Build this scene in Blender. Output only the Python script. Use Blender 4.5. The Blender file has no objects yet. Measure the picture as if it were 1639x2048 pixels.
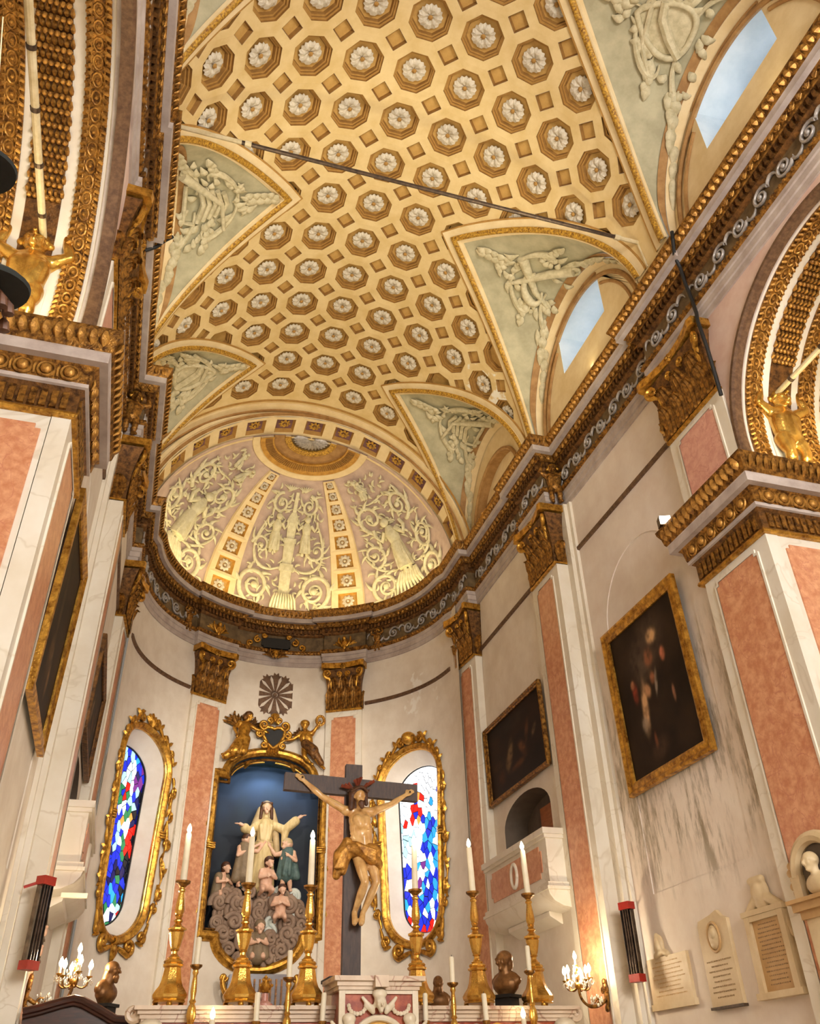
import bpy, bmesh, math, random
from math import sin, cos, pi, sqrt, atan2, hypot, tan
from mathutils import Matrix, Vector, Euler
random.seed(11)
S = bpy.context.scene
COL = S.collection
rad = math.radians

# ------------------------------------------------------------------ camera
YAW, PITCH, ROLL, FPX = rad(17.65), rad(34.73), rad(-1.596), 1694.4
fw = Vector((sin(YAW) * cos(PITCH), cos(YAW) * cos(PITCH), sin(PITCH)))
rt = Vector((cos(YAW), -sin(YAW), 0))
up = rt.cross(fw)
rt, up = rt * cos(ROLL) + up * sin(ROLL), -rt * sin(ROLL) + up * cos(ROLL)
cd = bpy.data.cameras.new('camera')
cd.sensor_fit = 'HORIZONTAL'
cd.sensor_width = 36.0
cd.lens = FPX / 1639 * 36.0
cd.clip_start = 0.05
cam = bpy.data.objects.new('camera', cd)
COL.objects.link(cam)
cam.matrix_world = Matrix(((rt.x, up.x, -fw.x, -2.94), (rt.y, up.y, -fw.y, 0), (rt.z, up.z, -fw.z, 1.6), (0, 0, 0, 1)))
S.camera = cam

# ------------------------------------------------------------------ world, lights, exposure
S.view_settings.view_transform = 'Standard'
S.view_settings.look = 'None'
S.view_settings.exposure = 0.1
S.view_settings.gamma = 1.0
S.view_settings.use_curve_mapping = False
try:                                     # a few light bounces are enough indoors and keep the render quick
    S.cycles.max_bounces = 5
    S.cycles.diffuse_bounces = 3
    S.cycles.glossy_bounces = 2
    S.cycles.transmission_bounces = 1
    S.cycles.transparent_max_bounces = 2
    S.cycles.caustics_reflective = False
    S.cycles.caustics_refractive = False
    S.cycles.use_light_tree = False
    S.cycles.sample_clamp_indirect = 4.0
except Exception:
    pass
wd = bpy.data.worlds.new('world')
S.world = wd
wd.use_nodes = True
bg = wd.node_tree.nodes['Background']
bg.inputs[0].default_value = (1.0, 0.86, 0.70, 1)
bg.inputs[1].default_value = 0.20


def lamp(kind, name, loc, target, energy, color, size=1.0, size_y=None, spot=None):
    d = bpy.data.lights.new(name, kind)
    d.energy = energy
    d.color = color
    if kind == 'AREA':
        d.size = size
        if size_y:
            d.shape = 'RECTANGLE'
            d.size_y = size_y
    else:
        d.shadow_soft_size = size
    if spot:
        d.spot_size = spot
        d.spot_blend = 0.6
    o = bpy.data.objects.new(name, d)
    COL.objects.link(o)
    o.location = loc
    if target is not None:
        o.rotation_euler = (Vector(target) - Vector(loc)).to_track_quat('-Z', 'Y').to_euler()
    return o


WARM = (1.0, 0.80, 0.54)
SOFT = (1.0, 0.90, 0.77)
DAY = (0.70, 0.84, 1.0)
# unseen soft fill lights added behind the camera
lamp('AREA', 'nave_fill', (1.6, -3.5, 7.5), (0.5, 14, 8.0), 1150, (1.0, 0.95, 0.91), 3.5, 3.5)
lamp('AREA', 'nave_fill', (-1.5, -2.0, 5.0), (0.5, 12, 3.5), 240, (1.0, 0.92, 0.82), 2.5, 2.5)
# strip lights lying on the main cornice, throwing their light up the vault
for sx in (-1, 1):
    for y0 in (4.6, 10.4, 15.2):
        lamp('AREA', 'cornice_strip', (sx * 3.86, y0, 13.08), (sx * 1.2, y0, 16.6), 24, (1, 0.84, 0.52), 0.10, 4.2)
for k in range(-3, 4):
    a = rad(k * 24)
    p = Vector((3.45 * sin(a), 17.8 + 3.45 * cos(a), 13.06))
    lamp('AREA', 'apse_strip', p, p + Vector((-0.5 * sin(a), -0.5 * cos(a), 1.5)), 13, (1, 0.80, 0.44), 1.3, 0.08).rotation_euler.rotate_axis('Z', 0)
# floods on the side-arch imposts, lighting the gilded soffits
for sx in (-1, 1):
    lamp('AREA', 'impost_strip', (sx * 5.2, 7.05, 8.72), (sx * 5.2, 6.2, 11.5), 26, (1, 0.84, 0.50), 1.4, 0.1)
# unseen fill spots added to brighten the apse and the vault
for sx in (-1, 1):
    lamp('SPOT', 'chancel_fill', (sx * 3.3, 6.95, 8.85), (-sx * 0.6, 20.5, 6.2), 2000, SOFT, 0.25, spot=rad(42))
    lamp('SPOT', 'vault_fill', (sx * 3.4, 7.0, 8.85), (-sx * 1.6, 13.0, 16.8), 620, (1, 0.90, 0.64), 0.25, spot=rad(80))


# ------------------------------------------------------------------ materials
def lin(c):
    r = []
    for v in c[:3]:
        v /= 255.0
        r.append(v / 12.92 if v <= 0.04045 else ((v + 0.055) / 1.055) ** 2.4)
    return (r[0], r[1], r[2], 1.0)


MATS = {}


def mat(name, c1, c2=None, rough=0.6, metal=0.0, scale=4.0, detail=5.0, lo=0.35, hi=0.65, bump=0.0, bscale=40.0,
        stretch=(1, 1, 1), vein=None, vscale=2.0, emit=0.0, dist=0.02, coat=0.0, sss=0.0):
    m = bpy.data.materials.new(name)
    m.use_nodes = True
    nt = m.node_tree
    N, L = nt.nodes, nt.links
    b = N['Principled BSDF']
    b.inputs['Roughness'].default_value = rough
    b.inputs['Metallic'].default_value = metal
    if coat:
        b.inputs['Coat Weight'].default_value = coat
        b.inputs['Coat Roughness'].default_value = 0.15
    tc = N.new('ShaderNodeTexCoord')
    mp = N.new('ShaderNodeMapping')
    mp.inputs['Scale'].default_value = stretch
    L.new(tc.outputs['Object'], mp.inputs['Vector'])
    col = None
    if c2 is None:
        b.inputs['Base Color'].default_value = lin(c1)
    else:
        n = N.new('ShaderNodeTexNoise')
        n.inputs['Scale'].default_value = scale
        n.inputs['Detail'].default_value = min(detail, 4)
        n.inputs['Roughness'].default_value = 0.62
        L.new(mp.outputs[0], n.inputs['Vector'])
        r = N.new('ShaderNodeValToRGB')
        r.color_ramp.elements[0].position = lo
        r.color_ramp.elements[1].position = hi
        r.color_ramp.elements[0].color = lin(c1)
        r.color_ramp.elements[1].color = lin(c2)
        L.new(n.outputs['Fac'], r.inputs['Fac'])
        col = r.outputs['Color']
        if vein:
            w = N.new('ShaderNodeTexNoise')
            w.inputs['Scale'].default_value = vscale
            w.inputs['Detail'].default_value = 4
            w.inputs['Distortion'].default_value = 1.2
            L.new(mp.outputs[0], w.inputs['Vector'])
            vr = N.new('ShaderNodeValToRGB')
            e = vr.color_ramp.elements
            e[0].position, e[1].position = 0.485, 0.515
            e[0].color = e[1].color = (0, 0, 0, 1)
            k = e.new(0.5)
            k.color = (1, 1, 1, 1)
            L.new(w.outputs['Fac'], vr.inputs['Fac'])
            mx = N.new('ShaderNodeMix')
            mx.data_type = 'RGBA'
            L.new(vr.outputs['Color'], mx.inputs['Factor'])
            L.new(col, mx.inputs['A'])
            mx.inputs['B'].default_value = lin(vein)
            col = mx.outputs['Result']
        L.new(col, b.inputs['Base Color'])
    if bump:
        n2 = N.new('ShaderNodeTexNoise')
        n2.inputs['Scale'].default_value = bscale
        n2.inputs['Detail'].default_value = 1
        L.new(mp.outputs[0], n2.inputs['Vector'])
        bp = N.new('ShaderNodeBump')
        bp.inputs['Strength'].default_value = bump
        bp.inputs['Distance'].default_value = dist
        L.new(n2.outputs['Fac'], bp.inputs['Height'])
        L.new(bp.outputs['Normal'], b.inputs['Normal'])
    if emit:
        if col is not None:
            L.new(col, b.inputs['Emission Color'])
        else:
            b.inputs['Emission Color'].default_value = lin(c1)
        b.inputs['Emission Strength'].default_value = emit
        m.cycles.emission_sampling = 'NONE'      # the lamps beside the bulbs and panes carry their light
    MATS[name] = m
    return m


mat('plaster', (224, 210, 190), (238, 227, 210), 0.75, scale=1.6, bump=0.05, bscale=60)
mat('plaster_pink', (214, 178, 160), (232, 208, 192), 0.75, scale=1.3, bump=0.05, bscale=60)
mat('white_marble', (226, 214, 192), (238, 230, 214), 0.38, scale=1.2, vein=(220, 208, 186), vscale=0.7)
mat('grey_marble', (196, 184, 168), (216, 206, 192), 0.4, scale=2.0, vein=(160, 148, 134), vscale=1.2)
mat('red_marble', (196, 128, 90), (224, 166, 126), 0.32, scale=9, detail=10, vein=(196, 126, 96), vscale=2.6)
mat('pink_marble', (204, 144, 126), (222, 168, 148), 0.35, scale=9, detail=10, vein=(196, 134, 118), vscale=2.6)
mat('gold', (128, 80, 24), (226, 172, 72), 0.36, 0.8, scale=10, lo=0.32, hi=0.64, bump=0.28, bscale=36)
mat('gold_bright', (176, 118, 40), (240, 192, 96), 0.26, 0.85, scale=7, lo=0.3, hi=0.6, bump=0.12, bscale=50)
mat('gold_old', (82, 50, 18), (188, 134, 58), 0.42, 0.65, scale=14, lo=0.38, hi=0.68, bump=0.3, bscale=45)
mat('gold_dark', (68, 42, 20), (148, 102, 50), 0.48, 0.5, scale=12, lo=0.35, hi=0.7, bump=0.3, bscale=50)
mat('gold_paint', (118, 74, 20), (218, 170, 62), 0.55, 0.15, scale=26, lo=0.35, hi=0.65, bump=0.25, bscale=50)
mat('bronze_moulding', (88, 62, 44), (122, 92, 66), 0.5, 0.25, scale=14)
mat('grey_cornice', (170, 154, 144), (198, 184, 174), 0.6, scale=3)
mat('grey_frieze', (84, 66, 42), (124, 100, 66), 0.6, scale=6)
mat('gold_leaf', (112, 70, 24), (206, 152, 70), 0.46, 0.55, scale=11, lo=0.32, hi=0.66, bump=0.25, bscale=50)
mat('silver_scroll', (150, 142, 136), (190, 182, 174), 0.42, 0.25, scale=14)
mat('vault', (218, 188, 128), (232, 206, 152), 0.8, scale=2.2, bump=0.03, bscale=40)
mat('vault_pale', (226, 200, 150), (238, 216, 172), 0.8, scale=2.5)
mat('coffer_brown', (138, 98, 44), (160, 118, 58), 0.8, scale=6)
mat('coffer_tan', (166, 122, 58), (184, 140, 72), 0.8, scale=6)
mat('coffer_ochre', (186, 144, 74), (204, 162, 92), 0.8, scale=6)
mat('coffer_purple', (112, 76, 82), (130, 92, 94), 0.8, scale=6)
mat('rosette_white', (198, 184, 160), (226, 216, 196), 0.7, scale=8)
mat('stucco', (206, 196, 158), (228, 220, 188), 0.75, scale=8)
mat('stucco_leaf', (184, 172, 136), (214, 202, 168), 0.75, scale=8)
mat('lunette_green', (166, 158, 128), (192, 184, 152), 0.8, scale=2.5)
mat('dome_mauve', (186, 160, 148), (202, 178, 164), 0.8, scale=4)
mat('ochre_band', (170, 118, 40), (204, 152, 62), 0.6, scale=9)
mat('brown_band', (150, 108, 60), (178, 136, 82), 0.7, scale=5, stretch=(1, 1, 1))
mat('window_white', (208, 220, 226), (226, 234, 238), 0.7, scale=2)
mat('dark_wood', (44, 22, 16), (74, 38, 26), 0.32, scale=5, stretch=(1, 1, 6), coat=0.3)
mat('halo_brown', (110, 44, 24), (140, 62, 34), 0.5, scale=8)
mat('cross_wood', (52, 36, 28), (76, 54, 42), 0.5, scale=6, stretch=(6, 6, 1), bump=0.1, bscale=30)
mat('door_wood', (150, 84, 40), (176, 104, 54), 0.5, scale=4, stretch=(1, 1, 5))
mat('black', (16, 15, 14), (26, 24, 22), 0.6, scale=8)
mat('black_felt', (12, 16, 14), (24, 28, 24), 0.9, scale=12)
mat('iron', (60, 46, 36), (92, 74, 58), 0.45, 0.5, scale=12)
mat('bamboo', (196, 176, 132), (222, 206, 168), 0.5, scale=6)
mat('red_cap', (150, 34, 26), (176, 46, 34), 0.4, scale=6)
mat('steel', (70, 62, 56), (120, 108, 98), 0.22, 0.9, scale=8)
mat('wax', (238, 226, 196), (246, 236, 210), 0.45, scale=6)
mat('bulb', (255, 226, 176), emit=22.0)
mat('lamp_glass', (255, 246, 226), emit=14.0)
mat('skin', (186, 138, 80), (222, 182, 122), 0.30, scale=6, coat=0.35)
mat('skin_pale', (222, 172, 140), (238, 198, 168), 0.45, scale=6)
mat('hair_brown', (60, 34, 20), (92, 56, 32), 0.55, scale=12)
mat('robe_cream', (208, 182, 124), (232, 210, 156), 0.5, scale=4, stretch=(4, 4, 0.7))
mat('veil', (186, 160, 116), (210, 186, 140), 0.55, scale=5)
mat('robe_blue', (60, 84, 84), (98, 122, 116), 0.55, scale=6)
mat('robe_brown', (116, 98, 74), (142, 122, 94), 0.6, scale=6)
mat('cloud_grey', (128, 104, 86), (166, 140, 118), 0.7, scale=5)
mat('cloud_white', (190, 200, 194), (222, 226, 216), 0.6, scale=5)
mat('bronze_bust', (104, 70, 38), (150, 106, 60), 0.45, 0.55, scale=8)
mat('altar_stone', (206, 180, 150), (226, 204, 176), 0.35, scale=3, vein=(176, 130, 104), vscale=1.6)
mat('altar_inlay', (140, 56, 36), (186, 96, 60), 0.3, scale=10, detail=8)
mat('carved_marble', (222, 206, 176), (238, 226, 202), 0.4, scale=6)
mat('inlay_ochre', (206, 150, 44), (222, 172, 70), 0.35, scale=8)
mat('tablet_stone', (206, 180, 136), (222, 200, 160), 0.5, scale=3)
mat('tablet_brown', (186, 146, 92), (202, 164, 110), 0.5, scale=3)
mat('letter', (146, 118, 82), (160, 132, 96), 0.7, scale=8)
mat('lead', (14, 13, 14), (24, 22, 22), 0.6, scale=8)
mat('niche_dark', (92, 80, 68), (112, 98, 84), 0.8, scale=2)
mat('crystal', (236, 220, 190), (246, 236, 214), 0.15, scale=8, coat=0.5)


def attr_mat(name, rough=0.5, coat=0.0):
    m = bpy.data.materials.new(name)
    m.use_nodes = True
    b = m.node_tree.nodes['Principled BSDF']
    a = m.node_tree.nodes.new('ShaderNodeAttribute')
    a.attribute_name = 'paint'
    m.node_tree.links.new(a.outputs['Color'], b.inputs['Base Color'])
    b.inputs['Roughness'].default_value = rough
    b.inputs['Coat Weight'].default_value = coat
    MATS[name] = m
    return m


attr_mat('oil_paint', 0.6)
MATS['oil_paint'].node_tree.nodes['Principled BSDF'].inputs['Specular IOR Level'].default_value = 0.15
attr_mat('painted_sky_glow', 0.7)


def stained_wall():
    m = mat('plaster_stained', (230, 214, 198), (242, 230, 216), 0.72, scale=1.5)
    nt = m.node_tree
    N, L = nt.nodes, nt.links
    b = N['Principled BSDF']
    src = b.inputs['Base Color'].links[0].from_socket
    tc = N.new('ShaderNodeTexCoord')
    mp = N.new('ShaderNodeMapping')
    mp.inputs['Scale'].default_value = (2.0, 2.6, 0.55)
    mp.inputs['Rotation'].default_value = (rad(12), 0, 0)
    L.new(tc.outputs['Object'], mp.inputs[0])
    n = N.new('ShaderNodeTexNoise')
    n.inputs['Scale'].default_value = 2.2
    n.inputs['Detail'].default_value = 9
    n.inputs['Roughness'].default_value = 0.72
    L.new(mp.outputs[0], n.inputs['Vector'])
    r = N.new('ShaderNodeValToRGB')
    r.color_ramp.elements[0].position, r.color_ramp.elements[1].position = 0.47, 0.62
    L.new(n.outputs['Fac'], r.inputs['Fac'])
    # damp patch: between about 4.2 m and 7.4 m up the wall
    sp = N.new('ShaderNodeSeparateXYZ')
    L.new(tc.outputs['Object'], sp.inputs[0])
    n3 = N.new('ShaderNodeTexNoise')
    n3.inputs['Scale'].default_value = 0.9
    L.new(tc.outputs['Object'], n3.inputs['Vector'])
    ad = N.new('ShaderNodeMath')
    ad.operation = 'MULTIPLY_ADD'
    L.new(n3.outputs['Fac'], ad.inputs[0])
    ad.inputs[1].default_value = 3.0
    L.new(sp.outputs['Z'], ad.inputs[2])
    zr = N.new('ShaderNodeValToRGB')
    mr = N.new('ShaderNodeMapRange')
    mr.inputs['From Min'].default_value = 4.5
    mr.inputs['From Max'].default_value = 10.5
    L.new(ad.outputs[0], mr.inputs['Value'])
    e = zr.color_ramp.elements
    e[0].position, e[1].position = 0.12, 0.80
    e[0].color = e[1].color = (0, 0, 0, 1)
    k = e.new(0.30)
    k.color = (1, 1, 1, 1)
    k = e.new(0.62)
    k.color = (0.7, 0.7, 0.7, 1)
    L.new(mr.outputs[0], zr.inputs['Fac'])
    mu = N.new('ShaderNodeMath')
    mu.operation = 'MULTIPLY'
    L.new(r.outputs['Color'], mu.inputs[0])
    L.new(zr.outputs['Color'], mu.inputs[1])
    m2 = N.new('ShaderNodeMath')
    m2.operation = 'MULTIPLY'
    L.new(mu.outputs[0], m2.inputs[0])
    m2.inputs[1].default_value = 0.85
    mx = N.new('ShaderNodeMix')
    mx.data_type = 'RGBA'
    L.new(m2.outputs[0], mx.inputs['Factor'])
    L.new(src, mx.inputs['A'])
    mx.inputs['B'].default_value = lin((132, 116, 84))
    L.new(mx.outputs['Result'], b.inputs['Base Color'])




def flaked(name, spots, col):
    m = MATS[name]
    N, L = m.node_tree.nodes, m.node_tree.links
    b = N['Principled BSDF']
    src = b.inputs['Base Color'].links[0].from_socket
    g = N.new('ShaderNodeNewGeometry')
    n = N.new('ShaderNodeTexNoise')
    n.inputs['Scale'].default_value = 5.0
    n.inputs['Detail'].default_value = 8
    L.new(g.outputs['Position'], n.inputs['Vector'])
    tot = None
    for c, r in spots:
        d = N.new('ShaderNodeVectorMath')
        d.operation = 'DISTANCE'
        L.new(g.outputs['Position'], d.inputs[0])
        d.inputs[1].default_value = c
        q = N.new('ShaderNodeMapRange')
        q.inputs['From Min'].default_value = 0
        q.inputs['From Max'].default_value = r
        q.inputs['To Min'].default_value = 0.16
        q.inputs['To Max'].default_value = -0.25
        L.new(d.outputs['Value'], q.inputs['Value'])
        if tot is None:
            tot = q.outputs[0]
        else:
            mx = N.new('ShaderNodeMath')
            mx.operation = 'MAXIMUM'
            L.new(tot, mx.inputs[0])
            L.new(q.outputs[0], mx.inputs[1])
            tot = mx.outputs[0]
    ad = N.new('ShaderNodeMath')
    ad.operation = 'ADD'
    L.new(n.outputs['Fac'], ad.inputs[0])
    L.new(tot, ad.inputs[1])
    r_ = N.new('ShaderNodeValToRGB')
    r_.color_ramp.elements[0].position, r_.color_ramp.elements[1].position = 0.54, 0.62
    L.new(ad.outputs[0], r_.inputs['Fac'])
    mx = N.new('ShaderNodeMix')
    mx.data_type = 'RGBA'
    L.new(r_.outputs['Color'], mx.inputs['Factor'])
    L.new(src, mx.inputs['A'])
    mx.inputs['B'].default_value = lin(col)
    L.new(mx.outputs['Result'], b.inputs['Base Color'])


flaked('vault', [((3.2, 13.4, 15.4), 0.9), ((3.5, 13.2, 14.9), 0.8), ((-3.0, 16.6, 15.4), 0.6)], (244, 238, 222))
flaked('plaster', [((3.35, 19.5, 10.5), 0.7), ((3.25, 19.7, 9.9), 0.6), ((3.62, 18.9, 10.0), 0.35)], (246, 240, 228))
stained_wall()
GL = {}
for nm, c, e in (('white', (226, 240, 250), 1.5), ('pale', (160, 206, 220), 1.1), ('cyan', (40, 150, 214), 1.2), ('blue', (24, 44, 190), 1.1),
                 ('navy', (12, 18, 84), 0.8), ('red', (206, 30, 22), 1.0), ('green', (44, 130, 84), 0.8), ('amber', (232, 150, 70), 1.1),
                 ('dark', (14, 20, 34), 0.5), ('violet', (110, 44, 130), 1.0), ('hot', (246, 250, 255), 2.6)):
    GL[nm] = mat('glass_' + nm, c, None, 0.25, emit=e)
mat('sky_pane', (196, 216, 236), None, 0.3, emit=0.9)


# ------------------------------------------------------------------ mesh helpers
def vec(*a):
    return Vector(a)


class MB:
    def __init__(s):
        s.v, s.f, s.m = [], [], []

    def add(s, vs, fs, mi=0, X=None):
        o = len(s.v)
        if X is not None:
            s.v.extend([tuple(X @ Vector(p)) for p in vs])
        else:
            s.v.extend([tuple(p) for p in vs])
        for f in fs:
            s.f.append([i + o for i in f])
            s.m.append(mi)
        return s

    def box(s, a, b, mi=0, X=None):
        x0, y0, z0 = a
        x1, y1, z1 = b
        vs = [(x0, y0, z0), (x1, y0, z0), (x1, y1, z0), (x0, y1, z0), (x0, y0, z1), (x1, y0, z1), (x1, y1, z1), (x0, y1, z1)]
        return s.add(vs, [(0, 3, 2, 1), (4, 5, 6, 7), (0, 1, 5, 4), (1, 2, 6, 5), (2, 3, 7, 6), (3, 0, 4, 7)], mi, X)

    def loft(s, rings, mi=0, caps=True, closed=True, X=None, loop=False):
        n = len(rings[0])
        vs = [p for r in rings for p in r]
        fs = []
        R = len(rings)
        for i in range(R if loop else R - 1):
            i2 = (i + 1) % R
            for j in range(n if closed else n - 1):
                k = (j + 1) % n
                fs.append((i * n + j, i * n + k, i2 * n + k, i2 * n + j))
        if caps and not loop:
            fs.append(tuple(range(n - 1, -1, -1)))
            fs.append(tuple((R - 1) * n + j for j in range(n)))
        return s.add(vs, fs, mi, X)

    def tube(s, pts, r, n=8, mi=0, flat=1.0, closed=False, X=None, ref=None, caps=True):
        pts = [Vector(p) for p in pts]
        m = len(pts)
        rr = r if isinstance(r, (list, tuple)) else [r] * m
        rings = []
        prev = None
        for i in range(m):
            if closed:
                t = pts[(i + 1) % m] - pts[i - 1]
            else:
                t = pts[min(i + 1, m - 1)] - pts[max(i - 1, 0)]
            if t.length < 1e-9:
                t = Vector((0, 0, 1))
            t.normalize()
            if ref is not None:
                a = Vector(ref)
                a = a - t * a.dot(t)
            elif prev is None:
                a = t.orthogonal()
            else:
                a = prev - t * prev.dot(t)
            if a.length < 1e-6:
                a = t.orthogonal()
            a.normalize()
            prev = a
            b = t.cross(a)
            rings.append([pts[i] + (a * cos(2 * pi * k / n) * flat + b * sin(2 * pi * k / n)) * max(rr[i], 1e-4) for k in range(n)])
        return s.loft(rings, mi, caps, True, X, loop=closed)

    def lathe(s, prof, n=20, mi=0, X=None, sx=1.0, sy=1.0, ph=0.0):
        rings = [[(max(r, 1e-4) * cos(2 * pi * k / n + ph) * sx, max(r, 1e-4) * sin(2 * pi * k / n + ph) * sy, z) for k in range(n)] for r, z in prof]
        return s.loft(rings, mi, True, True, X)

    def ball(s, c, r, nu=10, nv=6, mi=0, X=None):
        if not isinstance(r, (tuple, list, Vector)):
            r = (r, r, r)
        vs = [(c[0], c[1], c[2] - r[2])]
        for i in range(1, nv):
            ph = -pi / 2 + pi * i / nv
            for j in range(nu):
                th = 2 * pi * j / nu
                vs.append((c[0] + r[0] * cos(ph) * cos(th), c[1] + r[1] * cos(ph) * sin(th), c[2] + r[2] * sin(ph)))
        vs.append((c[0], c[1], c[2] + r[2]))
        fs = []
        for j in range(nu):
            fs.append((0, 1 + (j + 1) % nu, 1 + j))
        for i in range(nv - 2):
            for j in range(nu):
                a = 1 + i * nu
                fs.append((a + j, a + (j + 1) % nu, a + nu + (j + 1) % nu, a + nu + j))
        t = len(vs) - 1
        a = 1 + (nv - 2) * nu
        for j in range(nu):
            fs.append((a + j, a + (j + 1) % nu, t))
        return s.add(vs, fs, mi, X)

    def prism(s, poly, d0, d1, mi=0, X=None, axis='y'):
        # polygon in local x,z extruded along local y (axis y) or polygon in x,y along z (axis z)
        if axis == 'y':
            a = [(p[0], d0, p[1]) for p in poly]
            b = [(p[0], d1, p[1]) for p in poly]
        else:
            a = [(p[0], p[1], d0) for p in poly]
            b = [(p[0], p[1], d1) for p in poly]
        n = len(poly)
        fs = [tuple(range(n)), tuple(range(2 * n - 1, n - 1, -1))]
        for i in range(n):
            k = (i + 1) % n
            fs.append((i, n + i, n + k, k))
        return s.add(a + b, fs, mi, X)

    def grid(s, P, mi=0, closed_u=False):
        # P[i][j] points
        a, b = len(P), len(P[0])
        fs = []
        for i in range(a - 1):
            for j in range(b - 1 if not closed_u else b):
                k = (j + 1) % b
                fs.append((i * b + j, i * b + k, (i + 1) * b + k, (i + 1) * b + j))
        return s.add([p for r in P for p in r], fs, mi)

    def mesh(s, name, mats, smooth=35):
        me = bpy.data.meshes.new(name)
        me.from_pydata(s.v, [], s.f)
        mats = mats if isinstance(mats, (list, tuple)) else [mats]
        for m in mats:
            me.materials.append(MATS[m])
        if len(mats) > 1:
            me.polygons.foreach_set('material_index', s.m)
        if smooth:
            me.polygons.foreach_set('use_smooth', [True] * len(me.polygons))
            if smooth < 180:
                me.set_sharp_from_angle(angle=rad(smooth))
        me.update()
        return me

    def obj(s, name, mats, parent=None, loc=None, smooth=35, kind=None, rot=None):
        return link(name, s.mesh(name, mats, smooth), parent, loc, kind, rot)


def link(name, me, parent=None, loc=None, kind=None, rot=None, mtx=None):
    o = bpy.data.objects.new(name, me)
    COL.objects.link(o)
    if parent is not None:
        o.parent = parent
    if loc is not None:
        o.location = loc
    if rot is not None:
        o.rotation_euler = rot
    if mtx is not None:
        o.matrix_local = mtx
    if kind:
        o['kind'] = kind
    return o


def thing(name, label, cat, loc=(0, 0, 0), rz=0.0, group=None, mtx=None, kind=None):
    o = bpy.data.objects.new(name, None)
    COL.objects.link(o)
    o.empty_display_size = 0.1
    if mtx is not None:
        o.matrix_world = mtx
    else:
        o.location = loc
        o.rotation_euler = (0, 0, rz)
    if label:
        o['label'] = label
    if cat:
        o['category'] = cat
    if group:
        o['group'] = group
    if kind:
        o['kind'] = kind
    return o


def tag(o, label, cat, group=None):
    o['label'] = label
    o['category'] = cat
    if group:
        o['group'] = group
    return o


def structure(name):
    return thing(name, None, None, kind='structure')


def wall_frame(x, y, z, az):
    """local x: viewer's right facing the wall, y: into the wall, z: up. az = facing direction, 0 = +Y, 90 = +X"""
    return Matrix.Translation((x, y, z)) @ Matrix.Rotation(-rad(az), 4, 'Z')


def frame3(o, ax, ay, az):
    return Matrix(((ax[0], ay[0], az[0], o[0]), (ax[1], ay[1], az[1], o[1]), (ax[2], ay[2], az[2], o[2]), (0, 0, 0, 1)))


def copy_tree(o, mtx=None, label=None, parent=None):
    c = o.copy()
    COL.objects.link(c)
    if parent is not None:
        c.parent = parent
    if mtx is not None:
        c.matrix_world = mtx
    if label:
        c['label'] = label
    for ch in [x for x in o.children]:
        d = copy_tree(ch, None, None, c)
        d.matrix_parent_inverse = ch.matrix_parent_inverse.copy()
    return c


def spiral(cx, cy, r0, r1, turns, a0, sgn=1, n=28):
    out = []
    for i in range(n + 1):
        t = i / n
        a = a0 + sgn * turns * 2 * pi * t
        r = r0 + (r1 - r0) * (t ** 0.8)
        out.append((cx + r * cos(a), cy + r * sin(a)))
    return out


def bez(p0, p1, p2, p3, n=12):
    out = []
    for i in range(n + 1):
        t = i / n
        a, b, c, d = (1 - t) ** 3, 3 * t * (1 - t) ** 2, 3 * t * t * (1 - t), t ** 3
        out.append(tuple(a * p0[k] + b * p1[k] + c * p2[k] + d * p3[k] for k in range(len(p0))))
    return out


def taper(n, r0, r1, r2):
    """thin - thick - thin radii"""
    out = []
    for i in range(n):
        t = i / (n - 1)
        out.append(r0 + (r1 - r0) * min(1, t * 2.2) if t < 0.45 else r1 + (r2 - r1) * (t - 0.45) / 0.55)
    return out


def leaf_mesh(h, w, curl=0.25, th=0.02, lobes=3, n=10):
    """acanthus leaf standing in local x,z with its face to -y, ribbed lengthwise, the tip curling towards -y"""
    m = MB()
    rings = []
    for i in range(n + 1):
        t = i / n
        ww = w * 0.5 * (0.80 + 0.30 * sin(pi * t)) * (1 - 0.70 * max(0, t - 0.74) / 0.26) * (1 + 0.08 * sin(t * lobes * 2 * pi))
        a = max(0, (t - 0.50) / 0.50)
        y = -curl * a * a
        z = h * (t if t < 0.8 else 0.8 + 0.2 * sin((t - 0.8) / 0.2 * pi * 0.62)) - 0.12 * h * a ** 4
        ring = []
        for k in range(-4, 5):
            ring.append((ww * k / 4, y - th * (1.6 - .30 * abs(k)) - (th * .9 if k % 2 == 0 else -th * .5), z))
        ring.append((0, y + th, z))
        rings.append(ring)
    return m.loft(rings)


# ------------------------------------------------------------------ sculpture by voxel union
def cap(p0, p1, r0, r1=None):
    return ('c', Vector(p0), Vector(p1), r0, r0 if r1 is None else r1)


def ell(c, r, rot=(0, 0, 0)):
    return ('e', Vector(c), r, rot)


def blk(c, r, rot=(0, 0, 0)):
    return ('b', Vector(c), r, rot)


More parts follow.
